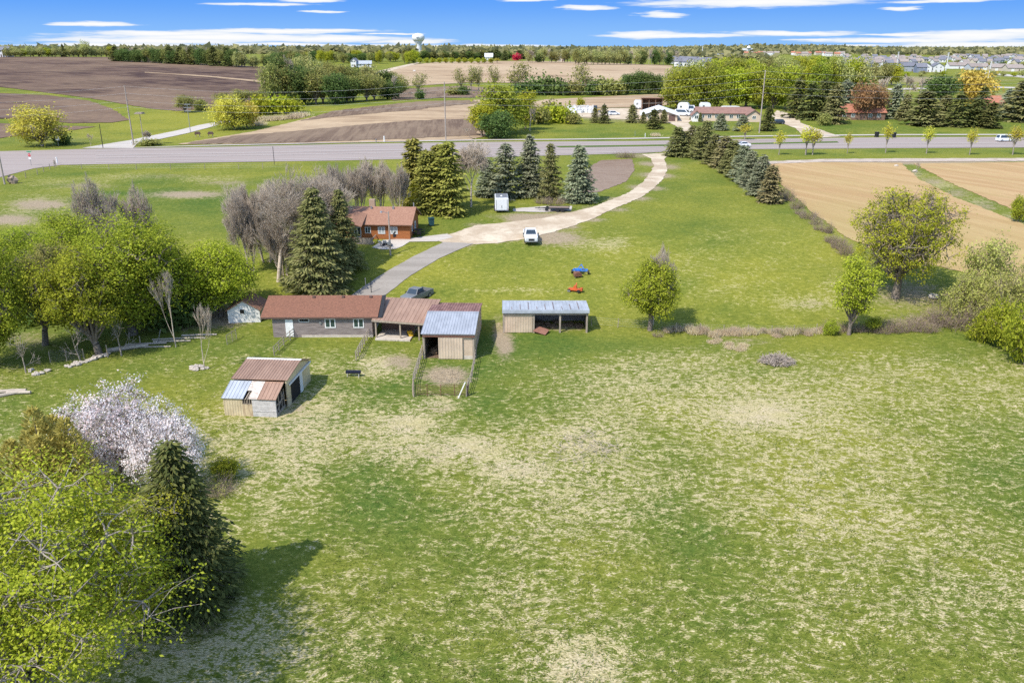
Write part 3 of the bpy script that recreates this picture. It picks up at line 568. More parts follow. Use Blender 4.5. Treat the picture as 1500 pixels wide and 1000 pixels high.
LM = G(  # leaves
    bright=leafmat('leaf_bright_spring', (.215, .245, .012, 1), (.43, .43, .045, 1)),
    green=leafmat('leaf_fresh_green', (.165, .205, .016, 1), (.355, .375, .036, 1)),
    olive=leafmat('leaf_olive', (.17, .18, .045, 1), (.32, .30, .09, 1)),
    dark=leafmat('leaf_deep_green', (.06, .10, .025, 1), (.15, .20, .055, 1)),
    yellow=leafmat('leaf_willow_yellow', (.36, .34, .04, 1), (.60, .54, .10, 1)),
    pale=leafmat('leaf_pale_bud', (.30, .28, .11, 1), (.48, .45, .20, 1)),
    lime=leafmat('leaf_sapling_lime', (.34, .32, .03, 1), (.54, .48, .07, 1)),
    jun=leafmat('needles_juniper', (.27, .25, .055, 1), (.56, .49, .13, 1), .4),
    gold=leafmat('leaf_golden_bud', (.40, .30, .05, 1), (.58, .45, .10, 1)),
    rust=leafmat('leaf_bronze', (.20, .10, .045, 1), (.33, .19, .09, 1)),
    blossom=leafmat('blossom_petals', (.68, .53, .50, 1), (.90, .80, .74, 1), .45),
    spruce=leafmat('needles_spruce', (.105, .115, .036, 1), (.265, .25, .095, 1), .3),
    darkspruce=leafmat('needles_dark', (.06, .078, .022, 1), (.17, .17, .052, 1), .3),
    blue=leafmat('needles_blue', (.125, .145, .08, 1), (.295, .30, .18, 1), .3),
    cedar=leafmat('needles_golden', (.14, .14, .028, 1), (.32, .295, .065, 1), .25),
    brownspruce=leafmat('needles_brown', (.135, .12, .045, 1), (.265, .235, .105, 1), .15),
    wood=leafmat('leaf_wood_green', (.15, .185, .018, 1), (.33, .345, .045, 1)),
    hedge=leafmat('leaf_hedge_bud', (.24, .24, .055, 1), (.42, .40, .12, 1)),
    hazy=leafmat('leaf_distant', (.17, .17, .075, 1), (.32, .30, .13, 1)),  # muted olive greens, the far woods' own colour
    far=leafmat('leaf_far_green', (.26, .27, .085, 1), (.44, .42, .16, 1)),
    grey=leafmat('twig_haze', (.20, .165, .135, 1), (.32, .27, .22, 1), .2),
    red=leafmat('leaf_red', (.45, .02, .04, 1), (.6, .06, .08, 1)),
    hay=leafmat('dry_reed', (.42, .33, .20, 1), (.62, .51, .34, 1), .3))
BARK = mat('bark', (.26, .21, .165), (.14, .11, .085), 6, .95, bs=.6)
BARKL = mat('pale_bark', (.40, .34, .28), (.24, .20, .165), 5, .95, bs=.5)
BRUSH = mat('brush_stems', (.40, .30, .23), (.26, .19, .145), 5, .95, bs=.0)
DEAD = mat('bare_twigs', (.60, .50, .385), (.41, .33, .25), 5, .95, bs=.0)
class Kind:
    """a plant built once: wood mesh, leaf mesh, its nominal height and half width"""
    def __init__(s, name, wood, leaf, wm, lm, h, rad, parts=('trunk', 'crown')):
        s.h, s.rad, s.parts = h, rad, parts; s.wm, s.lm = wm, lm
        s.w = npmesh(name + '_' + parts[0], *wood, wm, smooth=True) if wood else None
        s.l = npmesh(name + '_' + parts[1], *leaf, lm) if leaf else None
        s.one = None; s.name = name; s.wood, s.leaf = wood, leaf
    def single(s):
        if s.one is None:
            (v1, q1), (v2, q2) = s.wood, s.leaf
            s.one = npmesh(s.name, np.concatenate([v1, v2]), np.concatenate([q1, q2 + len(v1)]), [s.wm, s.lm], np.r_[np.zeros(len(q1)), np.ones(len(q2))])
        return s.one
NTREE = [0]
def plant(kind, name, label, cat, p, h, width, group=None, rot=None, lone=False, sink=.0):
    """put a plant of this kind on the ground at p"""
    NTREE[0] += 1
    rot = (NTREE[0] * 2.399) % 6.283 if rot is None else rot
    sx = width / 2 / kind.rad; sz = h / kind.h
    loc = (p.x, p.y, p.z - sink); gl_ = random.Random(NTREE[0]); tl = (gl_.gauss(0, .018), gl_.gauss(0, .018))
    if lone:
        o = link(name, kind.single()); o.location = loc; o.rotation_euler = (tl[0], tl[1], rot); o.scale = (sx, sx, sz); return tag(o, label, cat, group)
    t = thing(name, label, cat, loc, rot, group, (sx, sx, sz)); t.rotation_euler = (tl[0], tl[1], rot)
    if kind.w: link(kind.parts[0], kind.w, t)
    if kind.l: link(kind.parts[1], kind.l, t)
    return t
def at(kind, name, label, cat, px, py, top, wpx, group=None, rot=None, lone=False, dy=0):
    p = P(px, py); return plant(kind, name, label, cat, p, max(.3, hat(p, top)), wpx * mpp(p), group, rot, lone)
# ------------------------------------------------------------------ plant kinds
def KD(name, lm, seed, h, rad, cb, lobes, clumps, lpc, leaf, tr, wm=BARK, parts=('trunk', 'crown'), **k):
    return Kind(name, *decid(seed, h, rad, cb, lobes, clumps, lpc, leaf, tr, **k), wm, LM[lm], h, rad, parts)
hero = KD('spring_maple', 'bright', 3, 14, 5.6, 3.0, 46, 50, 20, .09, .30, BARKL, tw=.5, spread=3.4, env=(1.1, .8), shell=.3)
hero2 = KD('spring_maple', 'bright', 8, 12, 4, 2.5, 24, 42, 17, .09, .20, BARKL, tw=.5, spread=3.4, shell=.3)
woodA = KD('woodland_tree', 'green', 11, 14, 6.5, .9, 46, 52, 17, .16, .42, tw=.5, env=(1.0, .85), spread=3.0, shell=.3)
woodB = KD('woodland_tree', 'green', 12, 13, 5, 1.6, 30, 46, 15, .16, .36, tw=.5, spread=3.0, shell=.3, lean=-.16)
woodC = KD('woodland_tree', 'olive', 13, 13, 4.6, 2.2, 24, 40, 11, .16, .34, tw=.8, spread=3.0, shell=.3, lean=.12)
lime = KD('lime_green_tree', 'bright', 14, 9, 5, 1.4, 38, 50, 17, .15, .30, tw=.5, env=(1.05, .8), spread=2.9, shell=.35)
fieldA = KD('field_maple', 'bright', 15, 13, 6.6, 2.0, 56, 32, 12, .15, .42, tw=1, env=(.75, 1.08), shell=.6, spread=1.7)
fieldB = KD('slim_field_tree', 'bright', 16, 10, 2.9, .8, 26, 30, 9, .15, .22, tw=.6, env=(1, .8))
fieldC = KD('two_tone_tree', 'green', 17, 8, 3.4, 1.2, 30, 44, 15, .14, .26, tw=.6, spread=2.4, env=(1.25, .55))
blossomA = KD('blossom_tree', 'blossom', 18, 6, 4.6, .5, 46, 46, 9, .10, .17, BARK, tw=1, env=(1.15, .75), shell=.1, skirt=.3, spread=1.8)
roundA = KD('round_tree', 'wood', 20, 18, 9, 1.2, 20, 30, 8, .62, .5, tw=.1, bark_k=4)
roundB = KD('round_tree', 'bright', 21, 18, 8, 1.6, 16, 30, 8, .62, .5, tw=.1, bark_k=4, env=(1, .8))
roundC = KD('round_tree', 'olive', 22, 18, 8, 1.4, 18, 26, 6, .55, .5, tw=.5, bark_k=4)
roundD = KD('round_tree', 'dark', 23, 16, 8, .8, 18, 30, 8, .62, .5, tw=.1, bark_k=4)
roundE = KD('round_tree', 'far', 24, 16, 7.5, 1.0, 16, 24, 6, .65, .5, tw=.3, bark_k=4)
sparse = KD('sparse_tree', 'olive', 25, 18, 6, 3.5, 18, 16, 2, .6, .34, BARKL, tw=.9, bark_k=4, env=(.9, 1.05))
willowY = KD('yellow_willow', 'yellow', 26, 12, 7, .4, 30, 30, 9, .38, .4, BARKL, tw=.5, bark_k=4, env=(1.15, .75))
willowP = KD('pale_willow', 'yellow', 27, 13, 7, .4, 26, 26, 8, .36, .4, BARKL, tw=.9, shell=.3, bark_k=4, env=(1.2, .6))
goldT = KD('golden_tree', 'gold', 28, 14, 8, 1.4, 20, 22, 5, .8, .4, tw=.4, bark_k=4)
rustT = KD('bronze_tree', 'rust', 29, 12, 6.5, 1.8, 20, 26, 4, .55, .3, BARK, tw=.8, bark_k=4)
sapl = KD('street_sapling', 'lime', 30, 5.5, 1.1, 1.2, 12, 18, 3, .16, .09, BARKL, tw=1, bark_k=4, env=(.7, .85), shell=.3)
shrubG = KD('shrub', 'green', 31, 2.4, 1.7, .1, 14, 30, 13, .11, .06, BRUSH, ('stems', 'leaves'), tw=.5)
shrubM = KD('shrub', 'olive', 32, 3.5, 2.6, .1, 12, 18, 4, .5, .08, BRUSH, ('stems', 'leaves'), tw=.3)
shrubD = KD('shrub', 'dark', 33, 3.0, 2.4, .1, 10, 18, 4, .5, .08, BRUSH, ('stems', 'leaves'), tw=.3)
shrubY = KD('shrub', 'bright', 34, 3.5, 2.8, .1, 10, 18, 4, .6, .08, BRUSH, ('stems', 'leaves'), tw=.3)
shrubP = KD('pale_shrub', 'hedge', 35, 6, 3.4, .2, 26, 36, 5, .15, .09, BRUSH, ('stems', 'leaves'), tw=1, shell=.2)
def KB(name, seed, h, rad, wm=DEAD, **k): return Kind(name, *bare(seed, h, rad, **k), wm, wm, h, rad, ('trunk', 'twigs'))
bareBig = KB('bare_tree', 41, 16, 7, levels=6, kids=4, tr=.34, tip=.018, trunk=.13, up=.55, twist=.95)
bareMid = KB('bare_tree', 42, 12, 4, levels=6, kids=4, tr=.2, tip=.016, trunk=.12, up=.6)
bareSm = KB('bare_sapling', 43, 6, 2.2, levels=5, kids=3, tr=.09, tip=.014, trunk=.3, up=.5, twist=.7)
stub = KB('dead_tree', 44, 4.5, 2.6, wm=BARKL, levels=3, kids=3, tr=.12, tip=.03, trunk=.5, up=.1, twist=1.3)
bareFar = KB('bare_tree', 45, 15, 6, levels=5, kids=3, tr=.3, tip=.07, trunk=.22)
bareW = KB('pale_bare_tree', 46, 11, 3.4, wm=DEAD, levels=6, kids=4, tr=.2, tip=.018, trunk=.2, up=.25, twist=1.1)
bareClump = Kind('bare_tree', *bare_clump(47, 10, 5, 6, levels=5, kids=4, tr=.12, tip=.016, trunk=.16, up=.6), DEAD, DEAD, 10, 5, ('stems', 'twigs'))
bareClumpB = Kind('bare_tree', *bare_clump(48, 12, 6, 5, levels=5, kids=5, tr=.16, tip=.017, trunk=.16, up=.5), DEAD, DEAD, 12, 6, ('stems', 'twigs'))
def KS(name, lm, seed, h, rad, **k): return Kind(name, *spruce(seed, h, rad, **k), BARK, LM[lm], h, rad)
spHero = KS('spruce', 'darkspruce', 51, 11, 3.5, dl=.24, nb=12, step=.2, L=.42, W=.15, droop=.3)
spBig = KS('spruce', 'spruce', 52, 15, 4.6, dl=.36, nb=10, step=.3, L=.65, W=.26, droop=.42, base=.1)
spBlue = KS('blue_spruce', 'blue', 53, 10, 3.2, dl=.36, nb=10, step=.3, L=.6, W=.26, droop=.2, base=.03)
spGreen = KS('spruce', 'spruce', 54, 10, 2.6, dl=.36, nb=10, step=.3, L=.6, W=.26, droop=.3, base=.03)
spGreenB = KS('spruce', 'spruce', 154, 10, 2.9, dl=.42, nb=9, step=.3, L=.7, W=.24, droop=.45, base=.05, power=.7, gap=.9)
spBlueB = KS('blue_spruce', 'blue', 153, 10, 3.0, dl=.42, nb=9, step=.3, L=.66, W=.26, droop=.32, base=.05, power=.75, gap=.8)
spDarkB = KS('spruce', 'darkspruce', 155, 10, 3.2, dl=.7, nb=8, step=.6, L=1.1, W=.5, droop=.4, base=.04, power=.7, gap=.9)
spDark = KS('spruce', 'darkspruce', 55, 10, 3.4, dl=.6, nb=9, step=.6, L=1.1, W=.5, droop=.25, base=.02)
spFarB = KS('blue_spruce', 'blue', 56, 10, 3.2, dl=.6, nb=9, step=.6, L=1.1, W=.5, droop=.25, base=.02)
spFarG = KS('spruce', 'spruce', 57, 10, 3.0, dl=.6, nb=9, step=.6, L=1.1, W=.5, droop=.25, base=.02)
spBrown = KS('browning_spruce', 'brownspruce', 58, 10, 2.6, dl=.5, nb=9, step=.5, L=.9, W=.4, droop=.25, base=.02)
pine = KD('dark_pine', 'dark', 59, 15, 7, 3, 16, 20, 6, .7, .4, tw=.2, bark_k=4)
cedA = Kind('golden_cedar', *spruce(61, 9, 2.0, dl=.34, nb=10, step=.28, L=.6, W=.25, droop=.35, base=.03, power=.6, gap=.6), BARK, LM['cedar'], 9, 2.0)
cedHero = Kind('golden_juniper', *cedar(62, 6, 3.0, 9, 8000, .32, .12), BARK, LM['jun'], 6, 3.0)
cedBr = Kind('lime_cedar', *cedar(63, 4, 1.6, 3, 2200, .35, .16), BARK, LM['bright'], 4, 1.6)
cedF = Kind('clipped_cedar', *cedar(64, 4, 1.3, 2, 700, .6, .3), BARK, LM['spruce'], 4, 1.3)
thick = Kind('thicket', twigs(71, 2.0, 2.0, 130, .9), leafquads(np.random.default_rng(1).normal(size=(160, 3)) * [.9, .9, .4] + [0, 0, .9], .16, np.random.default_rng(2)), BRUSH, LM['olive'], 2, 2, ('stems', 'leaves'))
gr_ = np.random.default_rng(3); rp_ = gr_.normal(size=(700, 3)) * [.75, .75, 0] ; rd_ = np.concatenate([gr_.normal(size=(700, 2)) * .45, np.ones((700, 1))], 1)
reeds = Kind('dry_reed_clump', twigs(72, 1.1, 1.6, 160, .6, .012, 2), sprays(rp_, rd_, .85, .07, gr_, roll=1), mat('dry_stalks', (.60, .48, .32), (.42, .33, .21), 5, .95), LM['hay'], 1.1, 1.6, ('stalks', 'blades'))
# ------------------------------------------------------------------ the corner of trees at the bottom of the view
at(hero, 'maple_tree', 'bright yellow green tree in young leaf, its pale forked trunk nearest the camera', 'tree', 75, 1075, 672, 430, rot=.4)
at(hero2, 'maple_tree', 'smaller spring green tree between the big yellow green tree and the dark spruce', 'tree', 178, 960, 700, 250, rot=2.1)
at(spHero, 'spruce_tree', 'tall dark spruce skirted to the ground beside the white blossom tree', 'tree', 276, 885, 645, 190)
at(cedHero, 'juniper_tree', 'bushy golden green juniper with several blunt peaks', 'tree', 78, 745, 596, 150)
at(spHero, 'spruce_tree', 'dark bluish spruce cut by the picture edge beside the golden juniper', 'tree', -18, 790, 640, 90)
at(blossomA, 'blossom_tree', 'wide crab apple covered in pinkish white blossom', 'tree', 178, 690, 561, 176, rot=1.0)
at(blossomA, 'blossom_tree', 'smaller drooping crab apple in white blossom leaning on the dark spruce', 'tree', 250, 720, 592, 130, rot=3.6)
at(shrubG, 'shrub', 'small fresh green shrub at the foot of the blossom', 'shrub', 330, 700, 668, 42)
at(thick, 'thicket', 'low brown thicket under the green shrub beside the blossom', 'shrub', 322, 722, 700, 50)
# ------------------------------------------------------------------ woods behind the stone line
W = 'green trees of the wood beside the barn'
at(woodA, 'woodland_tree', 'largest dome crowned tree in the middle of the green wood', 'tree', 195, 490, 300, 190, W)
at(woodA, 'woodland_tree', 'broad green tree at the outer end of the wood, cut by the picture edge', 'tree', -8, 535, 318, 150, W)
at(woodB, 'woodland_tree', 'leaning green tree with bare trunk above the wire netting', 'tree', 146, 520, 352, 130, W, rot=0.1)
at(woodC, 'woodland_tree', 'thin crowned olive tree leaning at the front of the wood', 'tree', 66, 505, 345, 110, W, rot=.3)
at(woodB, 'woodland_tree', 'green tree rising behind the dome crowned tree', 'tree', 128, 455, 296, 110, W, rot=1.2)
at(woodA, 'woodland_tree', 'dark shaded green tree between the dome crown and the utility pole', 'tree', 235, 470, 330, 100, W, rot=4)
at(woodA, 'woodland_tree', 'green tree filling the back of the wood near the pale field strip', 'tree', 50, 440, 322, 130, W, rot=2)
at(woodC, 'woodland_tree', 'sparse olive tree at the back of the wood', 'tree', 0, 450, 330, 110, W, rot=2.5)
at(bareMid, 'bare_tree', 'budding bare topped tree standing above the green wood', 'tree', 172, 420, 248, 96)
at(bareMid, 'bare_tree', 'second bare topped tree behind the dome crown', 'tree', 205, 415, 262, 70, rot=2)
at(lime, 'lime_green_tree', 'bright lime green round tree next to the white shed', 'tree', 324, 463, 356, 122)
at(shrubD, 'shrub', 'dark undergrowth bush below the dome crowned tree', 'shrub', 235, 478, 440, 60, 'undergrowth')
at(shrubD, 'shrub', 'dark undergrowth bush by the utility pole', 'shrub', 282, 470, 430, 60, 'undergrowth')
at(shrubD, 'shrub', 'dark undergrowth bush at the outer end of the wood', 'shrub', 90, 462, 425, 80, 'undergrowth')
at(shrubD, 'shrub', 'dark undergrowth bush behind the leaning trunks', 'shrub', 30, 470, 440, 60, 'undergrowth')
at(bareSm, 'bare_sapling', 'taller grey leafless sapling before the utility pole', 'tree', 258, 508, 396, 52)
at(bareSm, 'bare_sapling', 'grey leafless sapling rising from the pale stone heap', 'tree', 300, 541, 440, 44, rot=1)
at(stub, 'dead_tree', 'dead stump with broken stub branches beside the log line', 'tree', 178, 521, 458, 52)
at(stub, 'dead_tree', 'thin dead sapling near the outer end of the stone line', 'tree', 38, 546, 490, 50, rot=2)
at(stub, 'dead_tree', 'low dead tree tangled in the wire netting', 'tree', 118, 528, 470, 54, rot=4)
# ------------------------------------------------------------------ around the farmhouse
at(bareBig, 'bare_tree', 'biggest grey brown leafless tree, beside the tall spruce', 'tree', 408, 412, 240, 158)
at(bareBig, 'bare_tree', 'grey leafless tree half hidden behind the tall spruce', 'tree', 452, 384, 238, 130, rot=2)
at(bareClumpB, 'bare_tree', 'grey brown leafless tree behind the biggest one', 'tree', 392, 382, 250, 110, rot=4)
at(bareClumpB, 'bare_tree', 'slender grey bare tree at the meadow side of the biggest leafless one', 'tree', 368, 400, 262, 70, rot=1)
at(bareClump, 'bare_tree', 'low spreading grey bare tree under the biggest leafless one', 'tree', 415, 405, 310, 90, rot=3)
at(bareClump, 'bare_tree', 'grey bare tree in the gap between tall spruce and farmhouse roof', 'tree', 484, 348, 236, 66, rot=5)
at(spBig, 'spruce_tree', 'tall drooping spruce between barn and farmhouse', 'tree', 467, 427, 272, 108)
at(spBig, 'spruce_tree', 'slimmer spruce tucked behind the tall drooping spruce', 'tree', 503, 398, 276, 70, rot=2)
for px, py, tp, wd, lb in ((500, 322, 232, 60, 'bare tree rising behind the tall spruce top'), (528, 318, 228, 56, 'bare tree behind the chimney end of the farmhouse roof'), (556, 316, 224, 58, 'bare tree behind the middle of the farmhouse roof'), (584, 318, 232, 46, 'bare tree against the golden cedars')):
    at(bareClump, 'bare_tree', lb, 'tree', px, py, tp, wd * 1.1, 'bare trees behind the farmhouse')
for px, py, tp, wd, lb in ((609, 300, 203, 46, 'tallest golden cedar with a dark tip behind the farmhouse'), (627, 312, 220, 42, 'golden cedar standing second from the dark tipped one'), (641, 305, 212, 42, 'slim golden cedar between two broader ones'), (657, 314, 208, 50, 'broad golden cedar next to the pale bare tree')):
    at(cedA, 'cedar_tree', lb, 'tree', px, py, tp, wd * 1.15, 'golden cedars behind the farmhouse')
at(cedBr, 'cedar_tree', 'small bright lime cedar close to the farmhouse gable', 'tree', 606, 304, 268, 36)
at(bareW, 'bare_tree', 'pale grey weeping bare tree between cedars and blue spruces', 'tree', 690, 303, 203, 64)
for px, py, tp, wd, lb in ((741, 290, 210, 58, 'grey green spruce behind the white box trailer'), (777, 287, 197, 54, 'tallest of the grey green spruces above the parking pad'), (806, 293, 211, 40, 'slim spruce above the flatbed trailer'), (849, 296, 212, 56, 'full spruce next to the bare garden plot')):
    at({741: spBlueB, 777: spBlue, 806: spGreenB, 849: spBlue}[px], 'spruce_tree', lb, 'tree', px, py, tp, wd, 'grey green spruces above the parking pad')
at(spBlue, 'spruce_tree', 'low dark spruce in the gap behind the white box trailer', 'tree', 715, 288, 232, 46)
at(thick, 'thicket', 'brown bramble under the spruces by the flatbed trailer', 'shrub', 812, 299, 288, 34)
at(thick, 'thicket', 'brown bramble under the slim spruce', 'shrub', 795, 298, 289, 26, rot=2)
at(thick, 'thicket', 'dark brown hedge tuft at the far corner of the garden plot', 'shrub', 912, 231, 221, 24)
at(thick, 'thicket', 'brown hedge tuft beside the driveway mouth', 'shrub', 922, 231, 222, 20, rot=1)
# ------------------------------------------------------------------ paddock trees
at(fieldC, 'two_tone_tree', 'round green tree by the wire fence with a thin olive top', 'tree', 952, 484, 372, 86, rot=.5)
at(bareMid, 'bare_tree', 'thin budding top of a tree standing behind the round green tree', 'tree', 956, 476, 352, 56)
at(fieldA, 'field_maple', 'large spreading lime green tree in the shade by the corn field', 'tree', 1312, 436, 268, 166, rot=1)
at(fieldB, 'slim_field_tree', 'slim pale green tree at the end of the dry grass hedge', 'tree', 1243, 490, 362, 76)
at(shrubG, 'shrub', 'small green bush at the foot of the slim pale tree', 'shrub', 1216, 490, 470, 26)
at(shrubG, 'shrub', 'green bush between slim pale tree and brown hedge', 'shrub', 1276, 484, 464, 30, rot=1)
for px, py, tp, wd, k, lb in ((1440, 455, 344, 88, shrubP, 'tall pale budding shrub tree above the brown brush'), (1412, 470, 396, 74, shrubP, 'pale brown shrub next to the tall pale budding one'), (1462, 490, 392, 74, shrubP, 'yellowish budding shrub over the dark green one'),
                              (1440, 500, 452, 52, shrubG, 'bright green round bush at the hedge corner'), (1472, 512, 440, 54, shrubG, 'taller green bush beside the bright round one'), (1500, 535, 440, 70, shrubG, 'dark based green bush cut by the picture edge'),
                              (1500, 480, 380, 70, shrubP, 'pale yellow shrub cut by the picture edge'), (1490, 325, 286, 26, shrubG, 'lone small green tree at the edge of the corn field')):
    at(k, 'shrub', lb, 'shrub', px, py, tp, wd, 'shrubs at the corner of the hedge')
for px, py, tp, wd in ((1395, 478, 440, 70), (1370, 474, 455, 56), (1345, 478, 464, 48), (1318, 480, 467, 46), (1296, 482, 468, 40)):
    at(thick, 'thicket', 'low brown leafless brush in the hedge below the spreading tree', 'shrub', px, py, tp, wd, 'brown brush hedge')
g = random.Random(5)
for i in range(22):                                           # brush row beside the spruces, along the corn field
    f = i / 21; px = 1142 + f * 98 + g.uniform(-4, 4); py = 285 + f * 86 - 10 * f * (1 - f) + g.uniform(-3, 3)
    if i % 6 == 4: continue
    at(thick, 'thicket', 'brown leafless brush in the row between hayfield and corn field', 'shrub', px, py, py - g.uniform(7, 19), g.uniform(12, 28), 'brush row along the corn field')
for i in range(40):                                           # dry grass and brush along the wire fence
    px = 968 + i * 6.2 + g.uniform(-5, 5); py = 488 - 1.5 * math.sin(i * .4) + g.uniform(-4, 5); br = g.random() < .35
    if br: at(thick, 'thicket', 'low brown brush among the dry grass along the wire fence', 'shrub', px, py, py - g.uniform(5, 11), g.uniform(12, 22), 'brush along the wire fence')
    else: at(reeds, 'reed_clump', 'clump of dry straw coloured grass along the wire fence', 'grass clump', px, py, py - g.uniform(4, 11), g.uniform(9, 20), 'dry grass along the wire fence')
for i in range(16):
    px = 1216 + i * 10 + g.uniform(-5, 5); py = 486 - (i / 15) * 3 + g.uniform(-3, 4); at(thick, 'thicket', 'low brown leafless brush in the hedge below the spreading tree', 'shrub', px, py, py - g.uniform(7, 15), g.uniform(16, 28), 'brown brush hedge')
for i in range(12):
    px = 1040 + i * 5 + g.uniform(-16, 16); py = 496 + i * 1.6 + g.uniform(-3, 3)
    at(reeds, 'reed_clump', 'low clump of dry grass spilling down towards the brush pile', 'grass clump', px, py, py - g.uniform(2.5, 5), g.uniform(10, 20), 'dry grass above the brush pile')
# spruces along the hayfield
row = [(992, 229, 189, 30, spGreen), (1013, 227, 187, 27, spGreen), (1031, 233, 180, 32, spGreen), (1046, 240, 199, 28, spGreen), (1060, 246, 203, 30, spBrown), (1072, 254, 208, 32, spGreen), (1088, 265, 216, 33, spBlue), (1100, 274, 224, 31, spBlue), (1113, 286, 229, 34, spBlue), (1127, 297, 246, 28, spBrown)]
rl = ['spruce at the highway end of the row, by the driveway mouth', 'second spruce in the row from the driveway mouth', 'tallest spruce of the row beside the hayfield', 'green spruce just past the tallest one of the row', 'browning spruce in the middle of the row', 'broad green spruce halfway along the row', 'first grey blue spruce of the row', 'smaller grey blue spruce between two larger ones', 'last grey blue spruce of the row, wide skirted', 'browning spruce at the field end of the row']
for (px, py, tp, wd, k), lb in zip(row, rl): k = {spGreen: (spGreen, spGreenB), spBlue: (spBlueB, spBlue), spBrown: (spBrown, spBrown)}[k][px % 2]; at(k, 'spruce_tree', lb, 'tree', px, py, tp - 3, wd * 1.38, 'row of spruces beside the hayfield')
for px, py, tp, wd, k, lb in ((1002, 228, 192, 34, spGreen, 'dark green spruce filling the gap at the driveway mouth end of the row'), (1022, 231, 184, 36, spGreen, 'spruce standing close before the tallest one of the row'), (1080, 260, 213, 38, spGreen, 'green spruce between the broad green one and the first grey blue one'), (1094, 270, 220, 36, spBlue, 'grey blue spruce squeezed between two others of its colour')):
    at(k, 'spruce_tree', lb, 'tree', px, py, tp, wd, 'row of spruces beside the hayfield')
# saplings along the highway
sl_ = ['first small street tree past the spruce row', 'leafy street tree beside its twin on the verge', 'street tree close behind its leafy twin', 'thinnest nearly bare street tree on the verge', 'street tree before the bins on the footpath', 'gold tipped street tree before the dark conifers', 'street tree before the last dark conifer', 'street tree beside the white van on the highway']
for (px, py, tp, wd), lb in zip(((1141, 227, 187, 20), (1180, 227, 180, 26), (1190, 227, 182, 24), (1241, 225, 189, 12), (1297, 224, 174, 17), (1357, 225, 180, 19), (1420, 227, 182, 17), (1483, 227, 178, 22)), sl_):
    at(sapl, 'street_tree', lb, 'tree', px, py, tp, wd * .9, 'young trees on the highway verge')
at(sapl, 'street_tree', 'pale budding young tree beside the tall pole across the highway', 'tree', 1091, 205, 178, 20)
at(bareSm, 'bare_sapling', 'tiny leafless sapling on the diagonal grass strip', 'tree', 1340, 257, 236, 12)
# ------------------------------------------------------------------ across the highway
at(willowP, 'willow_tree', 'big pale yellow willow with many stems at the road junction', 'tree', 62, 214, 148, 90)
at(shrubD, 'shrub', 'dark green bush at the foot of the pale willow', 'shrub', 92, 213, 195, 18)
at(willowY, 'willow_tree', 'bright yellow weeping willow beside the side road', 'tree', 344, 190, 138, 66)
at(goldT, 'willow_tree', 'yellow willow filling out behind the bright weeping one', 'tree', 362, 188, 150, 40)
at(roundC, 'round_tree', 'round olive tree alone on the green swale', 'tree', 271, 165, 136, 36)
at(shrubM, 'shrub', 'small olive bush beside the lone round tree', 'shrub', 293, 162, 148, 18)
for px, py, tp, wd, lb in ((328, 157, 133, 36, 'olive tree at the field edge behind the yellow willow'), (352, 155, 128, 44, 'taller olive tree behind the yellow willow top'), (382, 152, 130, 40, 'olive tree next to the lime shrubs')):
    at(roundC, 'round_tree', lb, 'tree', px, py, tp, wd, 'olive trees behind the willow')
for px, py, tp, wd, lb in ((384, 168, 144, 26, 'lime shrub nearest the yellow willow'), (406, 166, 144, 30, 'lime shrub in the middle of three'), (426, 166, 146, 30, 'lime shrub against the dark wood')):
    at(shrubY, 'shrub', lb, 'shrub', px, py, tp, wd, 'lime shrubs by the wood')
for px, py in ((382, 178), (395, 177), (408, 176), (430, 174), (440, 171), (376, 184)):
    at(reeds, 'reed_clump', 'pale dry reeds below the lime shrubs', 'reeds', px, py, py - 8, 26, 'pale reeds below the lime shrubs')
at(bareMid, 'bare_sapling', 'dark scrubby bare tree around the nest platform pole', 'tree', 213, 211, 190, 20)
at(shrubM, 'shrub', 'low olive scrub by the side road junction', 'shrub', 222, 213, 205, 30)
at(bareSm, 'bare_sapling', 'thin bare shrub on the verge at the side road mouth', 'tree', 133, 215, 195, 14)
g = random.Random(9)
def wood(cells, kinds, name, label, group, sizes, lone=True):
    for px, py, tp, wd in cells:
        k = g.choice(kinds); at(k, name, label, 'tree', px, py, tp, wd * g.uniform(*sizes), group, lone=lone)
cells = []
for i in range(13): f = i / 12; cells.append((402 + f * 178 + g.uniform(-4, 4), 158 - 12 * f + g.uniform(-2, 1), 88 + 24 * f + g.uniform(-5, 6), 44))
wood(cells, [roundD, roundC, roundA, roundC], 'woodland_tree', 'deep green tree in the front edge of the wood beyond the stubble field', 'front trees of the wood beyond the stubble field', (.9, 1.25))
cells = []
for i in range(15): f = i / 14; cells.append((406 + f * 165 + g.uniform(-4, 4), 139 - 8 * f + g.uniform(-2, 2), 76 + 25 * f + g.uniform(-4, 4), 38))
wood(cells, [roundC, roundC, roundE, roundD], 'woodland_tree', 'olive budding tree at the back of the wood beyond the stubble field', 'back trees of the wood beyond the stubble field', (.9, 1.25))
at(bareFar, 'bare_tree', 'pale bare tree at the brown field end of the wood', 'tree', 423, 140, 80, 40)
at(bareFar, 'bare_tree', 'grey bare tree at the stubble end of the wood', 'tree', 577, 146, 108, 26)
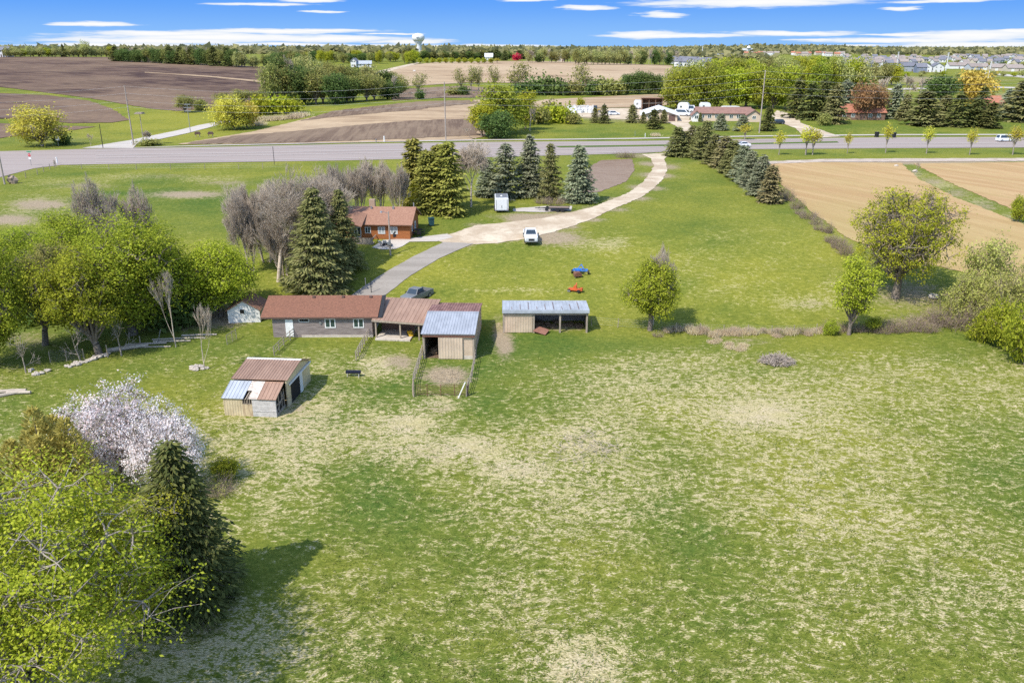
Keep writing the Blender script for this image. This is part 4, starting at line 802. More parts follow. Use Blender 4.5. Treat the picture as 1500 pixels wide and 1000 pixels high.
# centre: trees between the fields
at(roundA, 'round_tree', 'wide dark green dome tree behind the highway', 'tree', 735, 196, 117, 84, rot=1)
at(roundB, 'round_tree', 'bright green tree on the highway side of the dome tree', 'tree', 706, 200, 146, 46)
at(roundD, 'round_tree', 'low dark green tree under the dome tree', 'tree', 728, 203, 158, 54)
at(roundB, 'round_tree', 'paler green round tree close to the white stacked blocks', 'tree', 770, 190, 130, 42)
at(bareFar, 'bare_tree', 'pale bare shrub tree beneath the paler round tree', 'tree', 776, 192, 155, 30)
at(bareSm, 'thicket', 'bare reddish thicket at the foot of the dome tree', 'shrub', 688, 203, 186, 18)
for px, py, tp, wd, k, lb in ((802, 178, 152, 26, shrubM, 'olive shrub near the white stacked blocks'), (820, 180, 156, 34, shrubY, 'bright shrub next to the white stacked blocks'), (788, 182, 160, 28, shrubM, 'pale shrub beside the paler round tree'), (838, 182, 168, 20, shrubM, 'small shrub in front of the white stacked blocks'), (851, 156, 145, 9, shrubY, 'tiny lime shrub behind the white stacked blocks')):
    at(k, 'shrub', lb, 'shrub', px, py, tp, wd)
for px, py, tp, wd, lb in ((613, 138, 104, 28, 'lone spindly tree in the hollow of the tan fields'), (676, 134, 96, 22, 'tall sparse tree at the end of the field row'), (690, 134, 92, 24, 'tall sparse tree inside the field row'), (701, 134, 94, 20, 'tallest slim sparse tree of the field row'), (724, 132, 92, 22, 'see through tree beside the field row'), (757, 138, 87, 44, 'big forked sparse tree on the tan field edge'), (855, 138, 88, 38, 'upright olive tree standing alone against the tan field')):
    at(sparse, 'sparse_tree', lb, 'tree', px, py, tp, wd)
at(shrubD, 'shrub', 'dark bush at the foot of the lone spindly tree', 'shrub', 615, 146, 133, 12)
at(bareSm, 'thicket', 'grey bare thicket in the brown hollow', 'shrub', 597, 143, 134, 20)
for px, tp, wd in ((664, 130, 14), (678, 128, 14), (764, 124, 22), (785, 118, 24), (806, 116, 22), (825, 122, 20), (842, 122, 20), (872, 120, 20), (888, 118, 22), (902, 120, 18)):
    at(shrubD if g.random() < .6 else shrubM, 'shrub', 'dark hedge bush along the bottom of the far tan field', 'shrub', px, 139.5, tp, wd * 1.3, 'hedge along the far tan field')
for px, tp, wd, lb in ((918, 104, 30, 'dark green tree at the hedge end of the clump'), (935, 100, 34, 'tallest dark tree in the hedge clump'), (953, 102, 32, 'dark tree in the hedge clump near the bright wood'), (966, 108, 24, 'smallest dark tree of the hedge clump')):
    at(roundD, 'round_tree', lb, 'tree', px, 138, tp, wd, 'dark clump at the end of the hedge', lone=True)
at(roundE, 'round_tree', 'pale budding tree at the corner of the bright green wood', 'tree', 987, 150, 96, 34)
# conifers in the neighbour's yard
for px, py, tp, wd, k, lb in ((871, 180, 158, 14, spFarG, 'small conifer beside the taller one near the white car'), (885, 181, 153, 18, spDark, 'pointed conifer between gravel yard and lawn'), (927, 180, 154, 20, spFarG, 'conifer in front of the white roofed shop'), (942, 181, 164, 11, spFarG, 'smallest conifer before the white roofed shop'), (958, 189, 160, 24, spDark, 'dark wide conifer nearest the highway in the yard'), (972, 181, 161, 14, spFarG, 'slim conifer before the blue trucks'),
                              (1055, 191, 167, 24, spFarB, 'silvery blue spruce on the lawn of the long tan house'), (1087, 192, 170, 26, spFarB, 'second silvery blue spruce nearer the tall pole'), (1124, 192, 156, 24, spDark, 'dark conifer between the tall pole and the gravel drive')):
    at(k, 'spruce_tree', lb, 'tree', px, py, tp, wd)
at(cedF, 'clipped_cedar', 'narrow clipped evergreen at the corner of the long tan house', 'shrub', 1025, 179, 166, 7)
at(cedF, 'clipped_cedar', 'round yellow green bush by the white gable', 'shrub', 1014, 176, 168, 8)
at(reeds, 'reed_clump', 'tuft of tall dry grass on the lawn across the highway', 'grass clump', 960, 200, 194, 14)
# bright wood behind the long tan house
cells = [(994 + i * 19.5 + g.uniform(-4, 4), 160 + g.uniform(-2, 1), 99 - 8 * math.sin(i * .8) + g.uniform(-6, 4) - (i > 3) * 4, 48) for i in range(9)]
wood(cells, [roundA, roundA, roundA, roundB], 'woodland_tree', 'bright green tree in the front edge of the wood behind the long tan house', 'front trees of the bright green wood', (.95, 1.25))
cells = [(1003 + i * 15 + g.uniform(-4, 4), 146 + g.uniform(-3, 2), 88 - 5 * math.sin(i * .5) + g.uniform(-4, 4), 36) for i in range(18)]
wood(cells, [roundB, roundE, roundC, roundA], 'woodland_tree', 'yellow green tree in the middle of the wood behind the long tan house', 'middle trees of the bright green wood', (.95, 1.3))
cells = [(1060 + i * 15.5 + g.uniform(-4, 4), 126 + g.uniform(-3, 2), 83 + g.uniform(-3, 4) + (i > 9) * 6, 30) for i in range(17)]
wood(cells, [roundB, roundE, roundB, roundC], 'woodland_tree', 'yellow green tree at the back of the wood behind the long tan house', 'back trees of the bright green wood', (.95, 1.3))
for px, py, tp, wd in ((1300, 152, 112, 40), (1322, 148, 108, 44), (1345, 150, 112, 40)): at(bareFar, 'bare_tree', 'grey brown bare tree behind the bronze trees', 'tree', px, py, tp, wd, 'bare trees behind the bronze trees')
# conifers around the brown ranch house
for px, py, tp, wd, k, lb in ((1166, 173, 116, 40, spDark, 'dark conifer at the gravel drive end of the grove'), (1186, 176, 122, 36, spDark, 'dark conifer behind the clipped bushes'), (1204, 176, 116, 38, spDark, 'tall dark conifer between the bushes and the blue spruce'), (1220, 181, 124, 38, spFarG, 'green conifer beside the red roofed house'), (1236, 160, 118, 34, spFarB, 'slate blue spruce above the red roof'),
                              (1309, 174, 124, 32, spFarB, 'silver blue spruce next to the bronze trees'), (1325, 176, 138, 26, spBrown, 'browning thin conifer beside the silver blue spruce'), (1352, 184, 134, 54, spFarG, 'widest green conifer on the lawn'), (1382, 178, 140, 34, spFarG, 'olive conifer just past the widest one'), (1402, 186, 138, 44, spDark, 'dark conifer in the middle of the lawn grove'), (1428, 186, 144, 38, spDark, 'dark conifer close to the smaller red roof'), (1448, 188, 150, 34, spDark, 'last conifer of the lawn grove'),
                              (1474, 172, 132, 34, spFarB, 'blue conifer beside the smaller red roof'), (1492, 178, 118, 50, spFarG, 'tall golden green conifer at the picture edge'), (1437, 168, 128, 30, spDark, 'dark conifer in front of the golden tree')):
    at(spDarkB if k is spDark and px % 4 else k, 'spruce_tree', lb, 'tree', px, py, tp, wd, 'conifers on the lawns across the highway')
at(rustT, 'bronze_tree', 'bronze leaved tree hiding the brown ranch house', 'tree', 1266, 176, 117, 44)
at(rustT, 'bronze_tree', 'smaller bronze tree close beside the larger one', 'tree', 1282, 174, 124, 32, rot=1)
at(pine, 'pine_tree', 'tall dark round topped pine above the conifer grove', 'tree', 1376, 160, 104, 48)
at(goldT, 'golden_tree', 'large golden yellow tree behind the conifer grove', 'tree', 1422, 160, 102, 58)
for px, py, tp, wd, lb in ((1174, 173, 158, 12, 'clipped bush at the drive side of the pair'), (1186, 176, 158, 14, 'taller clipped bush beside the pole'), (1208, 184, 169, 17, 'round bush alone on the lawn edge')):
    at(shrubM, 'shrub', lb, 'shrub', px, py, tp, wd)
# tufts of matted grass standing out of the near pasture
def tufts(name, n, lo, hi, L, W_, m, lab, seed, flat):
    gg = np.random.default_rng(seed); px = gg.uniform(-120, 1620, n * 3); py = 500 + 560 * gg.uniform(0, 1, n * 3) ** .8
    bx, by = (750, 700)
    a_ = (px - 750) / F; b_ = (500 - py) / F; dy = CP + b_ * SP; dz = -SP + b_ * CP; t = -CZ / dz; X = a_ * t; Y = dy * t
    k = np.sin(X * .61 + 1.7 * np.sin(Y * .37)) + np.sin(Y * .83 + 2.1 * np.sin(X * .29 + 1)) + gg.normal(size=len(X)) * .6; keep = (k > lo) & (k < hi) & (Y < 92) & ~((px < 470) & (py > 640)) & ~((px > 315) & (px < 470) & (py < 620)) & ~((px > 600) & (px < 705) & (py < 590))
    X, Y = X[keep][:n], Y[keep][:n]; c = np.stack([X, Y, terrain(X, Y)], 1); nb = 6; cc = np.repeat(c, nb, 0); cc[:, :2] += gg.normal(size=(len(cc), 2)) * .16
    th = gg.uniform(0, 6.283, len(c)); th = np.repeat(th, nb) + gg.normal(size=len(cc)) * .7; d = np.stack([np.cos(th), np.sin(th), np.abs(gg.normal(size=len(cc))) * .5 + flat], 1)
    v, q = sprays(cc, d, L, W_, gg); tag(link(name, npmesh(name, v, q, m)), lab, 'grass', kind='stuff')
tufts('green_grass_tufts', 9000, -9, 9, .2, .04, leafmat('green_grass_blades', (.07, .11, .02, 1), (.19, .22, .045, 1), .3), 'short green grass tufts in the pasture', 6, .5)
# ridge belts
cells = [(10 + i * 6.6 + g.uniform(-2, 2), 84, 68.5 + g.uniform(-2, 3), 13) for i in range(24)]
wood(cells, [roundE, roundE, roundC, roundE, roundB], 'ridge_tree', 'small yellow green tree in the belt topping the ploughed field', 'yellow green belt on the ridge', (.9, 1.3))
at(roundE, 'ridge_tree', 'tallest pale tree rising above the yellow green belt', 'tree', 125, 84, 59.5, 20, lone=True)
at(spDark, 'ridge_tree', 'dark pointed conifer inside the yellow green belt', 'tree', 94, 84, 65, 9, lone=True)
cells = [(168 + i * 7.4 + g.uniform(-2, 2), 90 + i * .35, (69 if i < 5 else 68) + g.uniform(-1.5, 4), 17) for i in range(25)]
wood(cells, [roundD, roundD, roundD, roundC, spDark], 'ridge_tree', 'dark green tree in the belt behind the ploughed field', 'dark belt behind the ploughed field', (.9, 1.3))
cells = [(178 + i * 16 + g.uniform(-3, 3), 89 + i * .6, 68 + g.uniform(-1.5, 2), 12) for i in range(9)]
wood(cells, [bareFar], 'ridge_tree', 'grey bare tree poking from the dark belt', 'bare trees in the dark belt', (.9, 1.3))
cells = [(345 + i * 8 + g.uniform(-3, 3), 99, 77 + g.uniform(-4, 5), 15) for i in range(9)]
wood(cells, [roundB, roundE, roundC, roundD], 'ridge_tree', 'mixed light green tree between dark belt and wood', 'mixed trees beside the wood', (.9, 1.2))
cells = [(400 + i * 5.6 + g.uniform(-3, 3), 91 + g.uniform(-2, 3), 74.5 + g.uniform(-2.5, 2.5), 13) for i in range(38)]
wood(cells, [roundB, roundE, roundB, roundC, roundD], 'ridge_tree', 'tree in the green line below the water tower', 'tree line below the water tower', (.9, 1.3))
cells = [(612 + i * 5.2 + g.uniform(-2, 2), 87, 75 + g.uniform(-3, 3), 13) for i in range(32)]
wood(cells, [roundD, roundE, roundC, roundD, spDark], 'ridge_tree', 'darker tree in the line behind the orchard row', 'tree line behind the orchard', (.9, 1.3))
cells = [(770 + i * 5.6 + g.uniform(-2, 2), 92 + (i > 12) * 3, 73 + g.uniform(-4, 4), 14) for i in range(40)]
wood(cells, [roundE, roundC, roundD, bareFar, roundE], 'ridge_tree', 'mixed tree along the top of the far tan field', 'tree line above the far tan field', (.9, 1.3))
for i in range(14): at(sapl if i > 12 else roundB, 'orchard_tree', 'small yellow green orchard tree in the even row on the hill', 'tree', 606 + i * 9.4, 93.2, 84.4, 9.5, 'orchard row on the hill', lone=True)
at(KD('red_tree', 'red', 66, 5, 3, .5, 8, 14, 4, .8, .2, bark_k=4), 'red_tree', 'small bright red leaved tree on the hill', 'tree', 757, 89, 79, 9, lone=True)
at(spDark, 'ridge_tree', 'single dark conifer between the white farmhouse and the red tree', 'tree', 739, 89, 74, 12, lone=True)
# suburb trees, each its own, and the woods stretching to the horizon
sub = []
for row_y, n, hh, x0, x1 in ((112, 14, 9, 1290, 1500), (98, 20, 7, 1230, 1500), (93, 26, 6, 1000, 1500), (88.5, 30, 5, 990, 1500)):
    for i in range(n): px = x0 + (x1 - x0) * (i + g.random()) / n; sub.append((px, row_y + g.uniform(-1.8, 1.8), hh * g.uniform(.7, 1.25)))
for px, py, hh in sub:
    at(g.choice([roundE, roundE, roundC, roundB, roundD]), 'suburb_tree', 'small budding tree among the distant houses', 'tree', px, py, py - hh, hh * g.uniform(1.1, 1.7), 'trees among the distant houses', lone=True)
def far_woods():
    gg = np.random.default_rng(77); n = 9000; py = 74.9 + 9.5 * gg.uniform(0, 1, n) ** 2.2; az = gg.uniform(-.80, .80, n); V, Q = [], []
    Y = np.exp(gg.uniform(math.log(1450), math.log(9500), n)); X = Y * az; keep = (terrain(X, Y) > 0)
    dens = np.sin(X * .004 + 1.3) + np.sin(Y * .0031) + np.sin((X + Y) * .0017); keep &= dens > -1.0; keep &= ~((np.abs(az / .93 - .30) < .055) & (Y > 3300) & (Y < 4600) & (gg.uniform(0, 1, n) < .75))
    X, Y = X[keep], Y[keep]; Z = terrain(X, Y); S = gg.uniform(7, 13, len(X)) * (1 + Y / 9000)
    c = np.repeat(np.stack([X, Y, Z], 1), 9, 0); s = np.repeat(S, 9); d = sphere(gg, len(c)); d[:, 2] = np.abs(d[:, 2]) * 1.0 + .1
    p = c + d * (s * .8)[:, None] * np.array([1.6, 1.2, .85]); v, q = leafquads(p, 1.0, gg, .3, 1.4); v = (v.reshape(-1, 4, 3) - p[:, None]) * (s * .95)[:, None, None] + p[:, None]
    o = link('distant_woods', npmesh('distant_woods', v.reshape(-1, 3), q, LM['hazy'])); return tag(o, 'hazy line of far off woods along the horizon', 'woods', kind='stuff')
far_woods()
# ------------------------------------------------------------------ farm buildings
def corrug(name, a, b, rough=.45, metal=.3, sc=.8):
    return mat(name, a, tuple(x * .88 for x in b), sc, rough, metal, (1, .35, 1), .15, .01, .3, 6, .38, .62)
SHING = mat('brown_shingles', (.285, .13, .08), (.165, .078, .05), 5, .9, bs=.6, lo=.3, hi=.7)
SHINGH = mat('red_brown_shingles', (.345, .19, .125), (.255, .13, .085), 4, .9, bs=.5)
GREYW = mat('weathered_grey_boards', (.32, .265, .24), (.15, .12, .11), 2.2, .9, stretch=(.35, 1, 6), bs=.6)
CEDARW = mat('orange_cedar_boards', (.40, .145, .045), (.27, .09, .03), 2.2, .7, stretch=(.35, 1, 6), bs=.4)
TANM = corrug('tan_metal_siding', (.74, .57, .42), (.68, .52, .38))
TANF_ = corrug('faded_cream_siding', (.76, .64, .44), (.66, .54, .36))
REDM = corrug('faded_red_roof_metal', (.455, .285, .195), (.41, .25, .17))
RUSTM = corrug('rusty_roof_metal', (.30, .165, .14), (.20, .10, .085), .8, .1, 1.5)
GALV = corrug('galvanised_roof_metal', (.385, .405, .44), (.35, .37, .405), .6, .1, 1.2)
GALVL = corrug('pale_galvanised_metal', (.45, .475, .51), (.40, .425, .455), .6, .1, 1.2)
BROWNM = corrug('brown_metal_wall', (.19, .12, .095), (.15, .09, .075))
WHITE = mat('white_paint', (.80, .79, .76), (.66, .65, .62), 4, .6)
WHITEW = mat('flaking_white_boards', (.84, .82, .77), (.62, .59, .54), 3, .85, stretch=(.4, 1, 5), bs=.4)
CONCW = mat('foundation_concrete', (.60, .53, .44), (.45, .39, .32), 3, .9)
TIMBER = mat('grey_timber', (.40, .33, .25), (.26, .21, .16), 5, .9, stretch=(1, 1, .3), bs=.4)
OLDPLY = mat('weathered_plywood', (.62, .59, .56), (.42, .40, .38), 2.5, .9, stretch=(1, 1, 2), bs=.4)
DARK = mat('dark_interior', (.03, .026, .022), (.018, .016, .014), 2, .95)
BLACK = mat('black_plastic', (.018, .018, .02), (.03, .03, .032), 4, .5)
HAY = mat('hay_and_manure', (.26, .17, .10), (.13, .085, .055), 3, .95, bs=.8, bd=.1)
RUST = mat('rusty_steel', (.23, .105, .065), (.14, .07, .05), 8, .8, .2)
STEEL = mat('dull_steel', (.40, .40, .40), (.28, .28, .29), 8, .5, .6)
GLASS = glass('window_glass', (.035, .06, .055)); GLASSC = glass('car_glass', (.03, .045, .06))
CURT = mat('window_curtain', (.45, .47, .44), (.30, .33, .32), 3, .8)
def window(parent, x0, x1, z0, z1, y, frame=.08, label=None, bars=1, ax='y', flip=-1, fm=None, gm=None):
    """window standing proud of a wall that faces -y (or +x): frame part with its pane as a sub-part"""
    f = MB(); t = .05
    def bx(a0, a1, c0, c1, d0, d1):
        if ax == 'y': f.box(a0, a1, min(y + flip * d0, y + flip * d1), max(y + flip * d0, y + flip * d1), c0, c1)
        else: f.box(min(y - flip * d0, y - flip * d1), max(y - flip * d0, y - flip * d1), a0, a1, c0, c1)
    bx(x0, x1, z0, z0 + frame, 0, t); bx(x0, x1, z1 - frame, z1, 0, t); bx(x0, x0 + frame, z0 + frame, z1 - frame, 0, t); bx(x1 - frame, x1, z0 + frame, z1 - frame, 0, t)
    for i in range(bars): c = x0 + (x1 - x0) * (i + 1) / (bars + 1); bx(c - frame / 2, c + frame / 2, z0 + frame, z1 - frame, 0, t)
    fr = f.build('window', fm or WHITE, parent); f = MB(); bx(x0 + .02, x1 - .02, z0 + .02, z1 - .02, .004, .02); f.build('pane', gm or GLASS, fr)
    if label: fr['label'] = label
    return fr
def gable_roof(parent, x0, x1, yf, zf, yr, zr, yb, zb, m, t=.14, name='roof', rib=0, mb=None):
    r = MB(); k = (lambda *a: r.ribbed(*a, step=rib)) if rib else r.slab
    k((x0, yf, zf), (x1, yf, zf), (x1, yr, zr), (x0, yr, zr), t)
    if mb is None: k((x1, yb, zb), (x0, yb, zb), (x0, yr + .004, zr), (x1, yr + .004, zr), t)
    o = r.build(name, m, parent)
    if mb is not None:
        q = MB(); (q.ribbed if rib else q.slab)((x1, yb, zb), (x0, yb, zb), (x0, yr + .004, zr), (x1, yr + .004, zr), t); q.build(name, mb, parent)
    return o
def wallbox(parent, x0, x1, y0, y1, zb, zf, zr, yr, zk, m, t=.15, name='wall', front=True):
    """walls under a gable whose ridge runs along x: end walls carry the gable"""
    w_ = MB(); prof = [(y0, zb), (y1, zb), (y1, zk), (yr, zr), (y0, zf)]
    w_.prism(prof, x0, x0 + t, 'x'); w_.prism(prof, x1 - t, x1, 'x')
    if front: w_.box(x0 + t, x1 - t, y0, y0 + t, zb, zf - .01)
    w_.box(x0 + t, x1 - t, y1 - t, y1, zb, zk - .01)
    return w_.build(name, m, parent)
# --- barn
bp = P(401, 494); s = mpp(bp); L = (546 - 401) * s
barn = thing('barn', 'long low barn of weathered grey boards under a brown shingle roof', 'barn', bp, R(.5))
wallbox(barn, 0, L, 0, 7.6, .28, 2.45, 3.75, 3.9, 2.3, GREYW)
fn = MB(); fn.box(3.3, L + .05, -.06, 7.5, -.6, .28); fn.build('foundation', CONCW, barn); fn = MB(); fn.box(0, 3.3, 0.01, 7.5, -.6, .28); fn.build('sill_wall', GREYW, barn)
rf = gable_roof(barn, -1.25, L + .75, -.32, 2.56, 3.9, 3.97, 8.3, 2.1, SHING)
for x in (4.1, 7.6, 10.9): v = MB(); v.box(x, x + .3, 3.3, 3.6, 3.7, 4.02); v.build('vent', BROWNM, rf)
fl = MB(); fl.slab((L + .80, -.3, 2.45), (L + 1.25, -.3, 2.55), (L + 1.25, 3.7, 4.1), (L + .80, 3.7, 4.0), .1); fl.build('flashing', BLACK, rf)
fa = MB(); fa.box(-1.2, L + .7, -.37, -.325, 2.38, 2.54); fa.build('fascia', BROWNM, rf)
d = MB(); d.box(1.5, 2.4, -.05, -.003, .12, 2.2); dr = d.build('door', WHITE, barn); h_ = MB(); h_.box(2.28, 2.34, -.11, -.05, 1.0, 1.12); h_.build('handle', STEEL, dr)
window(barn, 3.1, 4.3, 1.88, 2.3, 0, .07, 'small dark window', 0, gm=DARK)
for x in (6.1, 9.4): window(barn, x, x + 1.25, 1.15, 2.3, 0, .11)
mm = MB(); mm.lathe([(.16, 0), (.16, .1)], 10, (0, 0, 0)); o = mm.build('meter', STEEL, barn); o.rotation_euler = (R(90), 0, 0); o.location = (5.6, -.005, 1.8)
# --- lean-to
lp = P(547, 494); s = mpp(lp); LW = 6.0
lean = thing('lean_to', 'open fronted lean-to with faded red metal roof against the barn end', 'shed', lp + Vector((.35, -.1, 0)), R(-6))
r = MB(); r.ribbed((-.3, -.5, 2.35), (LW + .35, -.6, 2.12), (LW + .8, 5.2, 3.35), (-.1, 4.9, 3.5), .07, .45); lrf = r.build('roof', REDM, lean)
fa = MB(); fa.slab((-.3, -.55, 2.12), (LW + .35, -.65, 1.89), (LW + .35, -.64, 2.1), (-.3, -.54, 2.33), .04); fa.build('fascia', TIMBER, lrf)
for x in (.12, 3.0, LW - .8): p_ = MB(); p_.box(x - .08, x + .08, -.45, -.29, -.3, 2.13 - x * .025); p_.build('post', TIMBER, lean)
b = MB(); b.box(0, 4.0, 2.6, 2.75, -.2, 2.75); b.build('back_wall', BROWNM, lean)
b = MB()
for i in range(5): b.box(4.0, LW + .2, 2.62, 2.7, .1 + i * .42, .36 + i * .42)
b.box(5.1, 5.2, 2.72, 2.8, -.2, 2.4); b.build('board_wall', GREYW, lean)
b = MB(); b.box(.1, 4.2, -.9, 2.58, -.5, .16); b.build('floor_slab', CONCW, lean)
b = MB(); b.box(LW - .1, LW + .02, .2, 4.8, -.4, 2.1); b.build('side_wall', BROWNM, lean)
# --- garage
gp = P(620, 525); s = mpp(gp); GW = 75 * s; GD = 11.2
gar = thing('machine_shed', 'tan metal machine shed with sliding front door and two coloured roof', 'shed', gp, R(-2))
zf, zr = 2.95, 3.55
q = MB(); prof = [(0, -.3), (GD, -.3), (GD, zf), (GD * .5, zr), (0, zf)]
q.prism(prof, 0, .12, 'x'); q.prism(prof, GW - .12, GW, 'x'); q.box(.12, GW - .12, GD - .12, GD, -.3, zf)
q.box(2.0, GW - .12, 0, .1, -.3, zf - .35); q.box(.12, .25, 0, .1, -.3, zf - .35); q.box(.12, GW - .12, 0, .1, zf - .35, zf - .01)
k = 0
while k < GD / .35: q.box(GW + .002, GW + .03, k * .35, k * .35 + .08, .1, zf - .1); k += 1
q.build('wall', TANM, gar)
dd = MB(); dd.box(1.72, 4.35, -.16, -.05, .05, zf - .42)
for i in range(9): dd.box(1.8 + i * .31, 1.86 + i * .31, -.185, -.161, .1, zf - .46)
dd.build('sliding_door', corrug('cream_door_metal', (.80, .63, .47), (.75, .59, .44)), gar)
tr_ = MB(); tr_.box(.0, GW + .1, -.22, -.03, zf - .38, zf - .26); tr_.build('door_track', RUST, gar)
wp = MB(); wp.box(4.5, GW - .12, -.02, -.002, -.1, .4); wp.build('base_panel', CONCW, gar)
for x in (0, GW - .18): j = MB(); j.box(x, x + .2, -.06, -.002, -.2, zf - .4); j.build('corner_post', TIMBER, gar)
r = MB(); r.ribbed((-.15, -.25, zf), (GW + .15, -.25, zf), (GW + .15, GD * .5, zr + .06), (-.15, GD * .5, zr + .06), .06, .3); r.build('roof', GALV, gar)['label'] = 'galvanised front roof slope'
r = MB(); r.ribbed((GW + .15, GD + .2, zf), (-.15, GD + .2, zf), (-.15, GD * .5 + .01, zr + .06), (GW + .15, GD * .5 + .01, zr + .06), .06, .3); r.build('roof', RUSTM, gar)['label'] = 'rusty back roof slope'
rc = MB(); rc.slab((-.16, GD * .5 - .2, zr + .07), (GW + .16, GD * .5 - .2, zr + .07), (GW + .16, GD * .5 + .2, zr + .085), (-.16, GD * .5 + .2, zr + .085), .02); rc.build('ridge_cap', GALV, gar)
b = MB(); b.box(.2, GW - .2, .2, GD - .2, -.3, .03); b.build('floor', HAY, gar)
b = MB(); b.blob((1.0, 1.6, .3), .6, 3, (1, 1, .6)); b.blob((1.5, 2.4, .3), .7, 4, (1, 1, .6)); tag(b.build('straw_heap', HAY), 'straw heap inside the machine shed doorway', 'straw').matrix_world = gar.matrix_basis
# --- open front shed
op = P(737, 487); s = mpp(op); OW = 124 * s; OD = 3.9
osd = thing('open_shed', 'long open fronted shed with galvanised roof standing alone in the pasture', 'shed', op, R(.5))
r = MB(); r.ribbed((-.1, -.35, 2.95), (OW + .1, -.35, 2.9), (OW + .1, OD + .1, 2.75), (-.1, OD + .1, 2.8), .08, .42); orf = r.build('roof', GALVL, osd)
st = MB()
for i in range(9): x = OW * (.1 + i * .098); st.slab((x, -.3, 3.003), (x + .05, -.3, 3.003), (x + .06, OD * (.3 + .5 * ((i * 7) % 3) / 2), 2.885), (x + .01, OD * (.3 + .5 * ((i * 7) % 3) / 2), 2.885), .012)
st.build('rust_streaks', RUST, orf)
fa = MB(); fa.box(-.1, OW + .1, -.42, -.36, 2.52, 2.86); fa.build('fascia', GALVL, orf)
hd = MB(); hd.box(0, OW, -.3, -.16, 2.3, 2.5); hd.build('header', TIMBER, osd)
b = MB(); b.box(.1, OW * .345, -.12, -.02, .05, 2.28); b.box(0, .1, 0, OD, 0, 2.7)
for i in range(11): b.box(.15 + i * .31, .2 + i * .31, -.145, -.121, .08, 2.25)
b.build('front_panel', TANM, osd)
for x in (.05, OW * .36, OW * .67, OW - .15): p_ = MB(); p_.box(x - .1, x + .1, -.16, .04, -.3, 2.3); p_.build('post', TIMBER, osd)
b = MB(); b.box(.1, OW, OD - .1, OD, -.2, 1.35); b.build('back_wall', GREYW, osd)
b = MB(); b.box(.1, OW, OD - .12, OD - .02, 1.35, 2.7); b.build('upper_back_wall', corrug('lightened_wall_metal', (.78, .80, .82), (.74, .76, .78)), osd)  # lightened to near white, in place of light missing inside the shed
b = MB(); b.box(OW - .1, OW, .05, OD, -.2, 2.7); b.build('end_wall', GREYW, osd)
hb = MB()
for i in range(16): hb.blob((OW * (.38 + .6 * g.random()), 1.2 + 2.4 * g.random(), .05), g.uniform(.35, .7), i, (1, 1, .6))
o = hb.build('hay_litter', HAY); o.matrix_world = osd.matrix_basis; tag(o, 'brown hay and manure heaped inside the open shed', 'hay', kind='stuff')
pl = MB(); pl.box(-.8, .8, -.6, .6, 0, .07); pl.box(-.75, .75, -.5, -.4, -.09, 0); pl.box(-.75, .75, .4, .5, -.09, 0); o = pl.build('old_panel', mat('red_brown_board', (.27, .13, .09), (.19, .09, .065), 4)); o.location = op + Vector((OW * .36 + .9, -.2, .3)); o.rotation_euler = (R(14), R(9), R(-25)); tag(o, 'red brown wooden panel leaning at the open shed mouth', 'board')
# --- small shed with patched lean-to
ep = P(329.5, 608); s = mpp(ep); EW = 78.5 * s; a = R(-5)
es = thing('animal_shed', 'small cream animal shed with patched roof alone in the pasture', 'shed', ep, a)
y1, yr_, yb = 2.35, 6.3, 9.0; z0, z1, zr_, zb_ = 1.8, 2.55, 3.2, 2.25
sh = .62                                                     # the tall rear part stands a little in from the front part
w_ = MB(); w_.prism([(y1, -.2), (yb, -.2), (yb, zb_), (yr_, zr_ - .05), (y1, z1 + .2)], EW + .15, EW + .27, 'x'); w_.prism([(y1, -.2), (yb, -.2), (yb, zb_), (yr_, zr_ - .05), (y1, z1 + .2)], .1, .22, 'x'); w_.box(.22, EW + .15, yb - .1, yb, -.2, zb_ - .02)
w_.box(EW + .272, EW + .30, yr_ + .25, yb - .05, .1, 1.9); wl = w_.build('wall', TANF_, es)
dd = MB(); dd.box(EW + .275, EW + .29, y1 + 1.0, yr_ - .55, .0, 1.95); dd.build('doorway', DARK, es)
dd = MB(); dd.box(EW + .29, EW + .34, yr_ - .5, yr_ + .25, .0, 1.95); dd.build('door_leaf', WHITEW, es)
tk = MB(); tk.box(EW + .3, EW + .42, y1 + .5, yb + .15, 2.0, 2.12); tk.build('door_track', WHITE, es)
r = MB(); r.ribbed((-.05, y1 - .1, z1 + .22), (EW + .45, y1 - .1, z1 + .22), (EW + .45, yr_, zr_ + .08), (-.05, yr_, zr_ + .08), .06, .28); r.build('roof', REDM, es)['label'] = 'faded red front roof slope'
r = MB(); r.ribbed((EW + .45, yb + .2, zb_ + .02), (-.05, yb + .2, zb_ + .02), (-.05, yr_ + .01, zr_ + .08), (EW + .45, yr_ + .01, zr_ + .08), .06, .28); r.build('roof', REDM, es)
rc = MB(); rc.slab((-.06, yr_ - .14, zr_ + .10), (EW + .46, yr_ - .14, zr_ + .10), (EW + .46, yr_ + .2, zr_ + .10), (-.06, yr_ + .2, zr_ + .10), .03); rc.build('ridge_cap', WHITE, es)
f_ = MB(); f_.box(0, EW * .36, 0, .1, -.2, z0 - .05)
for i in range(7): f_.box(.05 + i * .25, .1 + i * .25, -.02, -.001, -.1, z0 - .08)
f_.box(0, .1, .1, y1, -.2, z0 + .1); f_.build('front_wall', TANF_, es)
f_ = MB(); f_.box(EW * .36, EW * .55, 0, .1, -.2, z0 - .62); f_.build('low_front_wall', mat('stained_cream_board', (.60, .48, .30), (.36, .27, .17), 2, .9, stretch=(2, 1, .6)), es)
f_ = MB(); f_.box(EW * .55, EW, -.02, .09, -.2, z0 - .06); f_.box(EW * .55, EW, -.05, -.021, .52, .6); f_.build('plywood_wall', OLDPLY, es)
